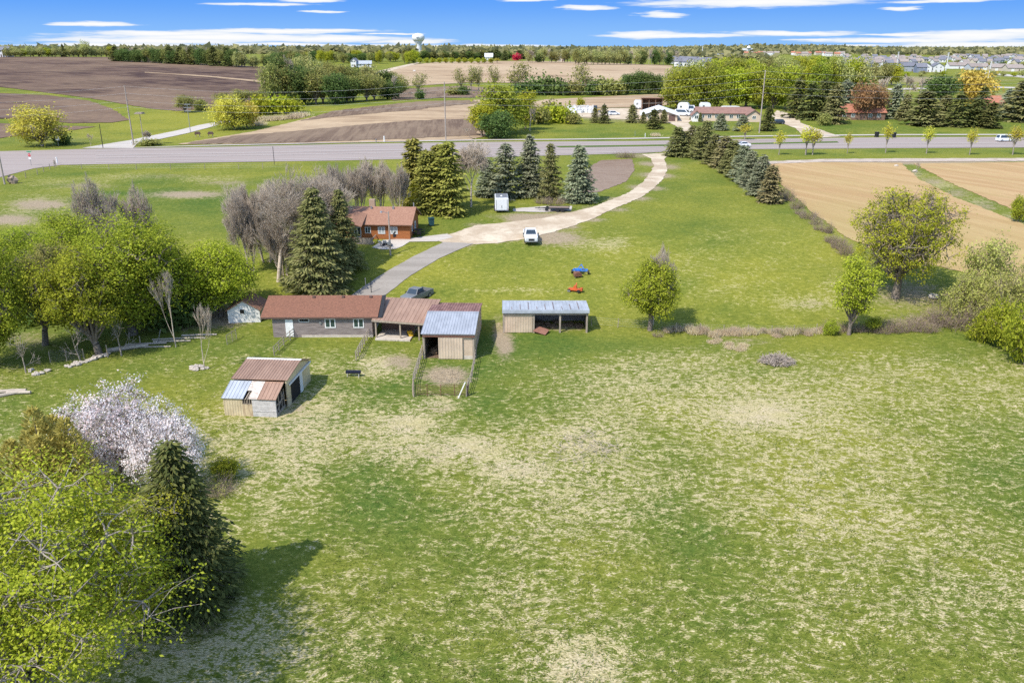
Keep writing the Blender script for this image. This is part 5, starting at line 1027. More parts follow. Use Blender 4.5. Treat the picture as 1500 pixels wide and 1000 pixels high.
for x in (.37, .465): window(es, EW * x, EW * (x + .085), z0 - .6, z0 - .1, 0.03, .05, None, 1, gm=DARK, fm=TIMBER)
bw = MB(); bw.box(EW - .1, EW, .1, y1, .0, .25)
for y in (.1, .8, 1.6, 2.2): bw.box(EW - .1, EW - .02, y, y + .1, .25, z0 + .1)
bw.tube((EW - .05, .15, .3), (EW - .05, y1 - .1, 1.6), .05); bw.box(EW - .09, EW - .03, .2, y1, 1.0, 1.1); bw.build('broken_side_frame', TIMBER, es)
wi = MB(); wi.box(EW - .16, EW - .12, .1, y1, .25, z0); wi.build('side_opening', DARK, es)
def es_roof(x0, x1, m, rib, yA=-.15, zA=z0 - .01):
    yB = y1 - .12; fz = lambda y: z0 - .01 + (z1 + .05 - z0) * (y + .15) / (yB + .15)
    r = MB(); (r.ribbed if rib else r.slab)((x0, yA, fz(yA)), (x1, yA, fz(yA)), (x1, yB, fz(yB)), (x0, yB, fz(yB)), .05); return r.build('lean_to_roof', m, es)
es_roof(-.1, EW * .40, GALVL, 1)['label'] = 'pale galvanised roof patch'
es_roof(EW * .402, EW * .66, mat('bleached_board_roof', (.66, .60, .52), (.40, .33, .27), 2.5, .9, stretch=(1, 3, 1), lo=.4, hi=.6), 0, .95)['label'] = 'bleached bare board patch'
es_roof(EW * .50, EW * .66, mat('bleached_board_roof', (.6, .5, .4)), 0, -.12).location.z = -.006
es_roof(EW * .662, EW + .12, REDM, 1)['label'] = 'faded red roof patch'
rb = MB()
for x in (.43, .47): rb.slab((EW * x, -.1, z0 - .05), (EW * x + .09, -.1, z0 - .05), (EW * x + .09, 1.0, z0 + .24), (EW * x, 1.0, z0 + .24), .08)
rb.build('rafter', TIMBER, es)
# --- white shed behind the barn
wp_ = P(335, 473); s = mpp(wp_); WW = 46 * s
ws_ = thing('white_shed', 'small flaking white shed half hidden by the lime green tree', 'shed', wp_, R(4))
gw = MB(); gw.prism([(0, -.3), (WW, -.3), (WW, 1.7), (WW * .5, 2.75), (0, 1.7)], 0, .12, 'y'); gw.box(0, .12, .12, 4, -.3, 1.7); gw.box(WW - .12, WW, .12, 4, -.3, 1.7); gw.prism([(0, -.3), (WW, -.3), (WW, 1.7), (WW * .5, 2.75), (0, 1.7)], 3.9, 4.02, 'y'); gw.build('wall', WHITEW, ws_)
window(ws_, WW * .38, WW * .38 + .6, 1.1, 1.75, 0, .05, None, 0, gm=DARK)
r = MB(); r.slab((-.2, 4.2, 1.6), (-.2, -.2, 1.6), (WW * .5, -.2, 2.85), (WW * .5, 4.2, 2.85), .08); r.slab((WW + .2, -.2, 1.6), (WW + .2, 4.2, 1.6), (WW * .5 + .004, 4.2, 2.85), (WW * .5 + .004, -.2, 2.85), .08); r.build('roof', SHINGH, ws_)
# --- farmhouse
hp = P(601, 351); s = mpp(hp); HW = 118 * s
fh = thing('farmhouse', 'orange cedar farmhouse with red brown shingle roof and deck', 'house', hp, R(-3))
hx0 = -HW
q = MB(); prof = [(0, -.4), (8, -.4), (8, 2.45), (4, 4.1), (0, 2.45)]
q.prism(prof, hx0, hx0 + .15, 'x'); q.prism(prof, -.15, 0, 'x'); q.box(hx0 + .15, -.15, 0, .15, -.4, 2.43); q.box(hx0 + .15, -.15, 7.85, 8, -.4, 2.43); q.build('wall', CEDARW, fh)
q = MB(); q.box(hx0 - .02, -5.4, -.05, -.002, -2.6, -.1); q.build('basement_wall', CONCW, fh)
hr = gable_roof(fh, hx0 - .3, .45, -.6, 2.35, 4, 4.3, 8.6, 2.35, SHINGH, .16)
g2 = MB(); g2.slab((-6.9, -2.2, 2.35), (-6.9, 2.0, 3.5), (-8.6, 2.0, 3.95), (-8.6, -2.2, 2.9), .1); g2.slab((-10.3, 2.0, 3.5), (-10.3, -2.2, 2.35), (-8.604, -2.2, 2.9), (-8.604, 2.0, 3.95), .1); g2.build('porch_roof', SHINGH, hr)
for x in (-9.8, -6.6, -3.2): v = MB(); v.box(x, x + .25, 3.3, 3.6, 4.0, 4.38); v.build('vent', STEEL, hr)
ch = MB(); ch.box(-7.4, -6.5, 6.0, 6.8, 3.0, 5.0); ch.build('chimney', mat('tan_brick', (.45, .33, .23), (.35, .25, .18), 8), hr)
sk = MB(); sk.box(-.25, -.1, 5.2, 5.35, 3.5, 4.75); sk.build('flue', STEEL, hr)
window(fh, -4.9, -3.8, .85, 1.95, 0, .1, gm=CURT); window(fh, -3.0, -1.9, .85, 1.95, 0, .1, gm=CURT); window(fh, -6.9, -6.0, .9, 1.9, 0, .1)
window(fh, -8.6, -7.5, .3, 1.9, 0, .1); window(fh, 4.2, 5.3, .7, 1.9, 0, .1, ax='x', flip=-1); window(fh, 1.6, 2.3, .9, 1.8, 0, .08, ax='x', flip=-1, bars=0)
dk = MB(); dk.box(-9.8, -5.2, -2.6, -.06, -.25, -.1); dkf = dk.build('deck', TIMBER, fh)
rl_ = MB(); rl_.box(-9.8, -5.2, -2.6, -2.5, .6, .72); rl_.box(-9.8, -5.2, -2.58, -2.54, -.1, .6); rl_.box(-5.3, -5.2, -2.5, -.1, .6, .72); rl_.build('railing', TIMBER, dkf)
for x in (-9.7, -7.5, -5.4): p_ = MB(); p_.box(x, x + .14, -2.55, -2.41, -3, -.25); p_.build('post', TIMBER, dkf)
# ------------------------------------------------------------------ things about the farmyard
def lid_bin(px, py, sc, label, m):
    p = P(px, py); t = thing('wheeled_bin', label, 'bin', p, R(20)); b = MB(); b.prism([(-.28, .1), (.28, .1), (.34, 1.0), (-.34, 1.0)], -.3, .32); b.build('bin_body', m, t); b = MB(); b.box(-.37, .37, -.36, .38, 1.0, 1.08); b.build('lid', m, t)
    for x in (-.3, .3): b = MB(); b.lathe([(.1, -.04), (.1, .04)], 10); o = b.build('wheel', BLACK, t); o.location = (x, .32, .1); o.rotation_euler = (0, R(90), 0)
    t.scale = (sc, sc, sc)
TEAL = mat('dark_teal_plastic', (.02, .06, .07), (.03, .08, .09), 4, .5)
lid_bin(632, 331, 1.25, 'dark teal wheeled bin on the lawn by the farmhouse gable', TEAL)
lid_bin(1284, 201, 1.5, 'black wheeled bin on the footpath near the bronze trees', BLACK); lid_bin(1309, 202, 1.5, 'black wheeled bin on the footpath by the thin street tree', BLACK)
p = P(588, 349); t = thing('grill', 'covered black barbecue grill on the patio', 'grill', p + Vector((-.5, -.2, 0)), R(10)); b = MB(); b.prism([(-.75, .35), (.75, .35), (.7, .9), (.45, 1.2), (-.45, 1.2), (-.7, .9)], -.35, .35); b.build('cover', BLACK, t)
b = MB(); [b.tube((x, y, 0), (x, y, .36), .035) for x in (-.5, .5) for y in (-.25, .25)]; b.build('legs', STEEL, t)
p = P(613, 343); t = thing('patio_table', 'dark patio table at the farmhouse gable', 'table', p, R(5)); b = MB(); b.lathe([(.75, .70), (.75, .75)], 14); b.build('table_top', BLACK, t); b = MB(); b.tube((0, 0, 0), (0, 0, .7), .05); b.lathe([(.35, 0), (.3, .05)], 10); b.build('pedestal', BLACK, t)
def chair(px, py, rot, label):
    t = thing('patio_chair', label, 'chair', P(px, py), rot, 'dark chairs around the patio table'); b = MB(); b.box(-.28, .28, -.28, .28, .42, .47); b.build('seat', BLACK, t); b = MB(); b.slab((-.28, .26, .47), (.28, .26, .47), (.28, .36, 1.0), (-.28, .36, 1.0), .04); b.build('backrest', BLACK, t)
    for x in (-.25, .25):
        for y in (-.25, .25): b = MB(); b.tube((x, y, 0), (x, y, .43), .025); b.build('leg', BLACK, t)
chair(607, 345, R(60), 'dark patio chair between table and house wall'); chair(619, 344, R(-80), 'dark patio chair on the lawn side of the table'); chair(614, 347, R(180), 'dark patio chair in front of the table')
for i, (px, py) in enumerate(((561, 360), (566, 359), (571, 361))):
    t = thing('lounge_chair', ('grey lounge chair nearest the deck on the patio', 'grey lounge chair between two others on the patio', 'grey lounge chair by the wooden pole on the patio')[i], 'chair', P(px, py), R(150 + i * 15), 'lounge chairs on the patio')
    b = MB(); b.slab((-.3, -.7, .3), (.3, -.7, .3), (.3, .3, .35), (-.3, .3, .35), .05); b.build('seat', BLACK, t); b = MB(); b.slab((-.3, .3, .36), (.3, .3, .36), (.3, .75, .9), (-.3, .75, .9), .05); b.build('backrest', WHITE, t)
    for x in (-.25, .25): b = MB(); b.tube((x, -.6, 0), (x, -.6, .3), .03); b.tube((x, .3, 0), (x, .3, .33), .03); b.build('leg', BLACK, t)
# trough
p = P(518, 551); t = thing('feed_trough', 'dark blue black feed trough standing in the pasture', 'trough', p, R(-3)); b = MB()
b.prism([(-.22, .62), (-.16, .35), (.16, .35), (.22, .62), (.18, .62), (.13, .39), (-.13, .39), (-.18, .62)], -.75, .75, 'x'); b.prism([(-.2, .6), (-.15, .36), (.15, .36), (.2, .6)], -.77, -.751, 'x'); b.prism([(-.2, .6), (-.15, .36), (.15, .36), (.2, .6)], .751, .77, 'x'); b.build('tub', mat('blue_black_plastic', (.03, .035, .07), (.02, .02, .04), 3, .5), t)
for x in (-.6, .6): b = MB(); b.tube((x, -.3, 0), (x, -.1, .36), .03); b.tube((x, .3, 0), (x, .1, .36), .03); b.build('leg', STEEL, t)
# yellow object and clutter in the lean-to
t = thing('ride_on_toy', 'small yellow toy vehicle under the lean-to roof', 'toy', P(601, 492) + Vector((0, -.1, .0)), R(-70)); b = MB(); b.prism([(-.5, .15), (.5, .15), (.5, .4), (.2, .45), (.1, .62), (-.35, .62), (-.5, .4)], -.25, .25); b.build('body', mat('yellow_plastic', (.75, .47, .03), (.6, .36, .03), 3, .5), t)
for x in (-.33, .33):
    for y in (-.27, .27): b = MB(); b.lathe([(.17, -.05), (.17, .05)], 12); o = b.build('wheel', BLACK, t); o.location = (x, y, .17); o.rotation_euler = (R(90), 0, 0)
# rail fences
def rails(name, label, cat, pts, hh, n, pr, rr, m, every=2.2, group=None, mesh=False):
    t = thing(name, label, cat, P(*pts[0]) if not isinstance(pts[0], Vector) else pts[0], 0, group); W_ = [q if isinstance(q, Vector) else P(*q) for q in pts]; o = W_[0]
    for a_, b_ in zip(W_, W_[1:]):
        k = max(1, round((b_ - a_).length / every))
        for i in range(k + (b_ is W_[-1])):
            q = a_.lerp(b_, i / k); q.z = tz(q.x, q.y); z = MB(); z.tube(q - o - Vector((0, 0, .3)), q - o + Vector((g.uniform(-.05, .05), 0, hh * g.uniform(.95, 1.12))), pr, n=6); z.build('post', m, t)
    if n:
        for j in range(n):
            z = MB(); f = (j + 1) / n
            for a_, b_ in zip(W_, W_[1:]):
                k = max(1, round((b_ - a_).length / every)); Q = [a_.lerp(b_, i / k) for i in range(k + 1)]
                for u, v in zip(Q, Q[1:]):
                    u = Vector((u.x, u.y, tz(u.x, u.y) + hh * f * .95)); v = Vector((v.x, v.y, tz(v.x, v.y) + hh * f * .95)); z.tube(u - o, v - o, rr, n=5)
            z.build('rail' if rr > .02 else 'wire', m if rr > .02 else STEEL, t)
    if mesh:
        z = MB()
        for a_, b_ in zip(W_, W_[1:]):
            k = int((b_ - a_).length / .16)
            for i in range(k): q = a_.lerp(b_, i / k); q.z = tz(q.x, q.y); z.tube(q - o, q - o + Vector((0, 0, hh)), .007, n=3)
            for j in range(9): z.tube(a_ - o + Vector((0, 0, j * hh / 8)), b_ - o + Vector((0, 0, j * hh / 8)), .007, n=3)
        z.build('wire_mesh', STEEL, t)
    return t
rails('rail_fence', 'old grey rail fence on the lean-to side of the muddy pen', 'fence', [(619, 520), (606, 562), (605, 579)], 1.15, 3, .06, .035, TIMBER, 1.5)
rails('rail_fence', 'leaning rail fence on the shadow side of the muddy pen', 'fence', [(697, 524), (690, 560), (683, 581)], 1.1, 3, .055, .03, TIMBER, 1.6)
rails('rail_fence', 'grey rail fence running down from the barn door', 'fence', [(434, 491), (416, 506), (402, 521)], 1.1, 3, .06, .04, TIMBER, 1.4)
rails('rail_fence', 'short grey rail fence at the corner of barn and lean-to', 'fence', [(541, 493), (531, 510), (522, 528)], 1.1, 3, .06, .04, TIMBER, 1.4)
rails('wire_fence', 'wire fence with pale posts from open shed to the dry grass hedge', 'fence', [(866, 477), (905, 480), (950, 483), (990, 487), (1060, 489), (1130, 490), (1195, 489)], 1.15, 4, .045, .006, TIMBER, 3.4)
rails('wire_fence', 'wire fence on the bank along the farm side of the highway', 'fence', [(80, 246), (120, 248), (200, 249), (350, 248), (420, 247)], 1.3, 3, .07, .01, TIMBER, 7)
rails('wire_fence', 'wire fence bending down the bank near the stop sign', 'fence', [(82, 245), (55, 256), (20, 266), (-20, 272)], 1.3, 3, .08, .01, TIMBER, 5)
rails('netting_fence', 'grey wire netting fence in the shade of the wood', 'fence', [(74, 531), (98, 529), (124, 527)], 1.25, 0, .05, .03, TIMBER, 1.8, mesh=True)
rails('netting_fence', 'short wire netting panel before the white shed', 'fence', [(333, 505), (341, 500), (347, 496)], 1.2, 1, .04, .03, TIMBER, 1.5, mesh=True)
# farm gate of the pen
a_, b_ = P(606, 580), P(686, 580); t = thing('pen_gate', 'rusty tube gate panel closing the muddy pen', 'gate', a_); z = MB(); v = b_ - a_
for j in range(6): z.tube((0, 0, .2 + j * .19), v + Vector((0, 0, .2 + j * .19)), .022)
z.build('rails', RUST, t)
for i in range(5): z = MB(); q = v * (i / 4); z.tube(q + Vector((0, 0, -.05)), q + Vector((0, 0, 1.25)), .035); z.build('upright', RUST, t)
z = MB(); z.box(-.05, .05, -.08, .0, 0, 1.75); o = z.build('gate_plank', WHITEW); o.location = P(671, 583); o.rotation_euler = (R(-8), R(24), 0); tag(o, 'pale plank leaning on the rusty pen gate', 'plank')
def fencepost(px, py, h, r, lab, m=TIMBER): z = MB(); z.tube((0, 0, -.3), (.03, 0, h), r, r * .85, 7); z.tube((0, 0, h - .08), (.03, 0, h + .02), r * 1.1, r * .7, 7); o = z.build('fence_post', m); o.location = P(px, py); tag(o, lab, 'post')
fencepost(606, 581, 1.9, .09, 'thick brown corner post of the muddy pen'); fencepost(685, 579, 1.4, .09, 'corner post of the pen by the leaning plank'); fencepost(158, 523, 1.4, .07, 'lone fence post at the gap in the stone line'); fencepost(206, 507, 1.2, .07, 'short post standing over the log rail')
# logs and stones
def log(px, py, L, r, rot, lab, tilt=0):
    z = MB(); z.tube((-L / 2, 0, 0), (0, .06 * L * .3, .02), r, r * .95, 8); z.tube((0, .06 * L * .3, .02), (L / 2, 0, .04), r * .95, r * .75, 8); o = z.build('log', mat('bleached_log', (.52, .44, .35), (.34, .28, .22), 5, .9, stretch=(.3, 1, 1)), smooth=False); p = P(px, py); o.location = p + Vector((0, 0, r * .8)); o.rotation_euler = (0, R(tilt), rot); tag(o, lab, 'log')
log(188, 512, 4.2, .26, R(24), 'thick bleached log in the line before the wood'); log(214, 505, 4.5, .13, R(8), 'long pale rail log above the thick one'); log(252, 501, 4.2, .12, R(4), 'thin pale log past the tall bare sapling', 0); log(262, 497, 6, .10, R(6), 'upper long pale pole before the white shed'); log(292, 492, 4, .13, R(5), 'short pale log close to the white shed'); log(228, 509, 3.4, .1, R(3), 'low thin log below the long rail')
log(20, 575, 2.4, .22, R(8), 'weathered log on top of the small log stack in the grass'); log(28, 577, 2.3, .2, R(2), 'weathered log at the front of the small log stack'); log(14, 579, 1.8, .18, R(30), 'crooked log of the small log stack')
z = MB(); z.tube((0, 0, 0), (.55, 0, 1.6), .05); o = z.build('pipe', STEEL); o.location = P(231, 502); tag(o, 'pale blue grey pipe leaning by the log line', 'pipe')
STONE = mat('field_stone', (.55, .48, .40), (.35, .30, .25), 4, .9)
def stone(px, py, r, sd_, grp, lab):
    z = MB(); z.blob((0, 0, r * .45), r, sd_, (1.15, .9, .65), 8, 5, .2); o = z.build('field_stone', STONE); o.location = P(px, py); tag(o, lab, 'stone', grp)
for i in range(30): f = i / 29; stone(100 + 58 * f + g.uniform(-2, 2), 538 - 19 * f + g.uniform(-1.6, 1.6), g.uniform(.16, .34), i, 'stones of the stone line', 'pale field stone in the line below the wire netting')
for i in range(16): stone(290 + g.uniform(-13, 13), 540 + g.uniform(-4, 3), g.uniform(.16, .32), 50 + i, 'stones of the heap', 'pale field stone in the heap under the bare sapling')
for i in range(9): stone(48 + g.uniform(-16, 24), 546 + g.uniform(-4, 4), g.uniform(.15, .3), 80 + i, 'scattered stones', 'pale stone scattered at the outer end of the stone line')
for px, py, r_ in ((1367, 437, .6), (1340, 252, .5), (1313, 244, .45)): stone(px, py, r_, int(px), None, {1367: 'white stone slab in the shade of the spreading tree', 1340: 'pale stone beside the tiny leafless sapling', 1313: 'pale stone at the start of the diagonal grass strip'}[px])
# brush pile
gg = np.random.default_rng(5); S = []
for i in range(420):
    a_ = gg.uniform(0, 6.28); o_ = 1.9 * gg.uniform(0, 1) ** .6; c = np.array([math.cos(a_) * o_, math.sin(a_) * o_ * .7, gg.uniform(.05, 1.0) * (1 - (o_ / 2.1) ** 2) + .05]); d_ = gg.normal(size=3) * [1, 1, .35]; d_ /= np.linalg.norm(d_); l_ = gg.uniform(.4, 1.0); S.append(np.r_[c - d_ * l_ / 2, c + d_ * l_ / 2, .035, .015])
o = link('brush_pile', npmesh('brush_pile', *tubes(S, 4), mat('grey_sticks', (.46, .38, .31), (.30, .245, .20), 5))); o.location = P(1138, 531); tag(o, 'round pile of grey brushwood in the open pasture', 'brush pile')
S = []
for i in range(170):
    q = P(855 + gg.normal() * 28, 655 + gg.normal() * 14); d_ = gg.normal(size=3) * [1, 1, .25]; d_ /= np.linalg.norm(d_); c = np.array(q) + [0, 0, gg.uniform(.03, .2)]; S.append(np.r_[c, c + d_ * gg.uniform(.4, 1.3), .02, .012])
o = link('fallen_branches', npmesh('fallen_branches', *tubes(S, 3), DEAD)); tag(o, 'bleached fallen sticks scattered in the middle of the pasture', 'branches', kind='stuff')
S = []
for i in range(260):
    q = P(652 + gg.normal() * 19, 552 + gg.normal() * 7); d_ = gg.normal(size=3) * [1, 1, .2]; d_ /= np.linalg.norm(d_); c = np.array(q) + [0, 0, gg.uniform(.02, .15)]; S.append(np.r_[c, c + d_ * gg.uniform(.3, .7), .02, .01])
o = link('straw_litter', npmesh('straw_litter', *tubes(S, 3), mat('dry_stalks', (.6, .5, .3)))); tag(o, 'dry stalks trampled in the muddy pen', 'straw', kind='stuff')
# ------------------------------------------------------------------ farm implements
BLUE = mat('implement_blue', (.03, .19, .62), (.02, .12, .42), 4, .5); ORANGE = mat('implement_orange', (.62, .13, .03), (.42, .09, .03), 4, .6)
t = thing('disc_cultivator', 'bright blue farm cultivator parked on the lawn', 'farm implement', P(850, 401), R(-12))
b = MB(); b.box(-1.0, 1.0, -.5, -.38, .5, .62); b.box(-1.0, 1.0, .38, .5, .5, .62); b.box(-1.0, -.88, -.38, .38, .5, .62); b.box(.88, 1.0, -.38, .38, .5, .62); b.box(-.06, .06, -.38, .38, .5, .62); b.tube((-.4, .45, .6), (0, 1.0, 1.1), .06); b.tube((.4, .45, .6), (0, 1.0, 1.1), .06); b.slab((-.7, -.4, .66), (.2, -.4, .66), (.2, .35, .7), (-.7, .35, .7), .04); b.build('frame', BLUE, t)
for i in range(8): x = -.9 + i * .257; b = MB(); b.tube((x, -.4 + .8 * (i % 2), .52), (x, -.25 + .8 * (i % 2), 0), .03); b.build('tine', RUST, t)
for x in (-1.15, 1.15): b = MB(); b.lathe([(.28, -.09), (.3, 0), (.28, .09)], 14); o = b.build('wheel', BLACK, t); o.location = (x, 0, .29); o.rotation_euler = (0, R(90), 0)
t = thing('rotary_tiller', 'rusty brown tiller attachment beside the blue cultivator', 'farm implement', P(846, 406), R(15)); b = MB(); b.prism([(-.5, .2), (.5, .2), (.5, .55), (.3, .75), (-.3, .75), (-.5, .55)], -.4, .4); b.build('housing', RUST, t); b = MB(); [b.tube((-.4 + i * .2, 0, .25), (-.4 + i * .2, -.25 * (-1) ** i, .0), .03) for i in range(5)]; b.build('tines', STEEL, t)
t = thing('hay_mower', 'orange red mower implement in the grass below the blue one', 'farm implement', P(842, 427), R(-20)); b = MB(); b.box(-.85, .75, -.35, .35, .22, .42); b.prism([(-.3, .42), (.3, .42), (.2, .85), (-.1, .85)], -.15, .15); b.tube((-.2, .3, .4), (0, .8, 1.0), .05); b.tube((.2, .3, .4), (0, .8, 1.0), .05); b.box(.75, 1.05, -.2, .2, .2, .6); b.build('deck', ORANGE, t)
for x in (-.7, .6): b = MB(); b.lathe([(.2, -.06), (.2, .06)], 12); o = b.build('wheel', BLACK, t); o.location = (x, -.42, .2); o.rotation_euler = (R(90), 0, 0)
b = MB(); b.box(-.9, -.5, -.5, -.36, .05, .25); b.build('blade_guard', STEEL, t)
# ------------------------------------------------------------------ vehicles (front towards -y)
def paint(name, c): return mat(name, c, tuple(x * .9 for x in c), 2, .3, 0, (1, 1, 1), .02, .001, .5)
PW, PS, PD, PB = paint('white_car_paint', (.78, .79, .80)), paint('silver_grey_paint', (.17, .175, .175)), paint('dark_car_paint', (.04, .045, .055)), paint('blue_truck_paint', (.05, .16, .30))
LAMP = mat('lamp_glass', (.7, .7, .68), (.5, .5, .5), 3, .2); TAIL = mat('tail_lamp', (.4, .02, .02), (.3, .02, .02), 3, .3)
def wheel(t, x, y, r, w_):
    b = MB(); b.lathe([(r * .6, -w_ / 2), (r, -w_ / 2 + .02), (r, w_ / 2 - .02), (r * .6, w_ / 2)], 16); o = b.build('wheel', BLACK, t); o.location = (x, y, r); o.rotation_euler = (0, R(90), 0)
    b = MB(); b.lathe([(r * .58, -w_ / 2 - .01), (r * .58, w_ / 2 + .01)], 12); b.build('rim', STEEL, o)
def loft(b, sec):
    """sec: y, z0, z1, half width low, half width high"""
    vs = []
    for y, z0, z1, a_, c_ in sec: vs += [(-a_ * .94, y, z0), (-a_, y, z0 + (z1 - z0) * .35), (-c_, y, z1 - .03), (-c_ * .93, y, z1), (c_ * .93, y, z1), (c_, y, z1 - .03), (a_, y, z0 + (z1 - z0) * .35), (a_ * .94, y, z0)]
    n = 8; fs = [tuple(range(n)), tuple(range(len(vs) - 1, len(vs) - n - 1, -1))]
    for k in range(len(sec) - 1): fs += [(k * n + i, (k + 1) * n + i, (k + 1) * n + (i + 1) % n, k * n + (i + 1) % n) for i in range(n)]
    return b.add(vs, fs)
def car(kind, label, p, rot, m, cat, group=None, sc=1):
    t = thing({'pickup': 'pickup_truck', 'van': 'van', 'suv': 'parked_car', 'car': 'parked_car'}[kind], label, cat, p, rot, group, (sc, sc, sc))
    if kind == 'pickup': L, hw = 5.6, .98; body = [(-2.8, .45, .95, .85, .8), (-2.65, .38, 1.08, .95, .92), (-1.35, .36, 1.18, .98, .95), (.8, .36, 1.15, .98, .95)]; cab = (-1.35, -.75, .35, .75, 1.15, 1.82); wy = (-1.8, 1.75); r = .39
    elif kind == 'van': L, hw = 5.2, 1.0; body = [(-2.6, .4, .85, .85, .8), (-2.45, .35, 1.0, .96, .92), (-1.9, .33, 1.12, 1, .97), (2.5, .33, 1.2, 1, .97), (2.6, .4, 1.15, .97, .94)]; cab = (-1.95, -1.1, 2.3, 2.55, 1.14, 2.05); wy = (-1.65, 1.6); r = .36
    elif kind == 'suv': L, hw = 4.8, .95; body = [(-2.4, .42, .85, .82, .75), (-2.25, .35, .98, .92, .88), (-1.2, .32, 1.08, .95, .92), (2.3, .32, 1.08, .95, .92), (2.4, .42, 1.0, .9, .88)]; cab = (-1.25, -.5, 1.8, 2.3, 1.07, 1.72); wy = (-1.45, 1.4); r = .36
    else: L, hw = 4.7, .92; body = [(-2.35, .35, .68, .8, .74), (-2.2, .28, .8, .9, .85), (-1.0, .25, .95, .92, .88), (1.7, .25, .98, .92, .88), (2.3, .3, .9, .9, .85), (2.35, .35, .8, .85, .8)]; cab = (-1.05, -.25, 1.1, 1.85, .95, 1.42); wy = (-1.45, 1.35); r = .33
    b = MB(); loft(b, body); bo = b.build('body', m, t)
    y0, y1, y2, y3, z0, z1 = cab; a_, c_ = hw * .93, hw * .76
    b = MB(); b.add([(-a_, y0, z0), (a_, y0, z0), (a_, y3, z0), (-a_, y3, z0), (-c_, y1, z1), (c_, y1, z1), (c_, y2, z1), (-c_, y2, z1)], [(3, 2, 1, 0), (4, 5, 6, 7), (0, 1, 5, 4), (1, 2, 6, 5), (2, 3, 7, 6), (3, 0, 4, 7)])
    b.build('cab', m, t)
    def gl(q, n, off=.012):
        q = [Vector(x) for x in q]; c = sum(q, Vector()) / 4; q = [c + (x - c) * .86 for x in q]; no = (q[1] - q[0]).cross(q[3] - q[0]).normalized(); b = MB(); b.add([x + no * off for x in q] + [x - no * .004 for x in q], [(0, 1, 2, 3), (0, 4, 5, 1), (1, 5, 6, 2), (2, 6, 7, 3), (3, 7, 4, 0)]); b.build(n, GLASSC, t)
    gl([(-a_, y0, z0), (a_, y0, z0), (c_, y1, z1), (-c_, y1, z1)], 'windscreen'); gl([(a_, y3, z0), (-a_, y3, z0), (-c_, y2, z1), (c_, y2, z1)], 'rear_window')
    gl([(a_, y0, z0), (a_, y3, z0), (c_, y2, z1), (c_, y1, z1)], 'side_window'); gl([(-a_, y3, z0), (-a_, y0, z0), (-c_, y1, z1), (-c_, y2, z1)], 'side_window')
    if kind == 'pickup':
        b = MB(); b.box(-.95, -.85, .8, 2.75, .4, 1.15); b.box(.85, .95, .8, 2.75, .4, 1.15); b.box(-.85, .85, 2.66, 2.75, .45, 1.12); b.box(-.85, .85, .8, 2.66, .4, .62); b.build('cargo_bed', m, t)
        b = MB(); b.box(-.849, .849, .803, 2.657, .621, .66); b.build('bed_liner', BLACK, t)
    for x in (-1, 1):
        for y in wy: wheel(t, x * (hw - .1), y, r, .24)
        b = MB(); b.box(x * hw * .72 - .14, x * hw * .72 + .14, body[0][0] - .015, body[0][0] + .1, body[0][2] - .24, body[0][2] - .06); b.build('headlight', LAMP, t)
        b = MB(); b.box(x * (hw + .02), x * (hw + .2), y0 + .25, y0 + .33, z0 + .02, z0 + .2) if x > 0 else b.box(x * (hw + .2), x * (hw + .02), y0 + .25, y0 + .33, z0 + .02, z0 + .2); b.build('mirror', BLACK, t)
        e = L / 2 - .03; b = MB(); b.box(x * hw * .8 - .08, x * hw * .8 + .08, e - .05, e + .02, .75, 1.0); b.build('tail_light', TAIL, t)
    b = MB(); b.box(-hw * .45, hw * .45, body[0][0] - .02, body[0][0] + .02, body[0][1] + .12, body[0][2] - .1); b.build('grille', BLACK, t)
    b = MB(); b.box(-hw * .9, hw * .9, body[0][0] - .06, body[0][0] + .1, body[0][1] - .08, body[0][1] + .1); b.build('bumper', STEEL, t)
    return t
car('pickup', 'white pickup truck facing the camera beside the gravel driveway', P(777, 352), R(2), PW, 'pickup truck', sc=1.02)
car('pickup', 'silver grey pickup truck parked behind the lean-to', P(611, 439), R(-30), PS, 'pickup truck', sc=.92)
car('car', 'white car driving on the highway past the spruce row', lane(1087, .72), R(-86), PW, 'car')
car('van', 'white van driving on the highway near the last street tree', lane(1472, .42), R(95), PW, 'van')
car('suv', 'white car parked alone in the gravel yard', P(899, 169), R(100), PW, 'car')
car('suv', 'dark car at the bend of the ranch house driveway', P(1139, 182), R(-80), PD, 'car')
car('van', 'white truck parked by the shop corner', P(1000, 170), R(60), PW, 'van', sc=1.25)
car('pickup', 'blue pickup truck parked beside its twin at the shop', P(980, 175), R(4), PB, 'pickup truck', sc=1.15); car('pickup', 'second blue pickup truck nearer the driveway at the shop', P(988, 174.5), R(-6), PB, 'pickup truck', sc=1.15)
car('van', 'white van with blue stripe behind the parked white truck', P(1004, 165.5), R(-100), PW, 'van', sc=1.5)
car('pickup', 'blue truck at the end of the trucks under the bright wood', P(1012, 163.5), R(-60), PB, 'pickup truck', sc=1.3)
# box trailer, flatbed, tongue trailer
t = thing('box_trailer', 'white enclosed box trailer on the lawn by the spruces', 'trailer', P(735, 312), R(2))
b = MB(); b.prism([(-1.15, .45), (1.15, .45), (1.15, 2.5), (1.05, 2.62), (-1.05, 2.62), (-1.15, 2.5)], 0, 4.6); bo = b.build('body', PW, t)
b = MB(); b.box(-1.0, 1.0, .15, 4.45, 2.625, 2.65); b.build('roof', STEEL, t); b = MB(); b.lathe([(.2, 2.65), (.16, 2.78)], 10, (0, 1.6, 0)); b.build('roof_vent', PW, t)
b = MB(); b.box(-1.02, 1.02, -.04, -.003, .55, 2.4); dr = b.build('ramp_door', PW, t); b = MB(); b.box(-.05, .05, -.08, -.041, .9, 1.3); b.box(-.95, -.9, -.07, -.041, .6, 2.3); b.box(.9, .95, -.07, -.041, .6, 2.3); b.build('latch', STEEL, dr)
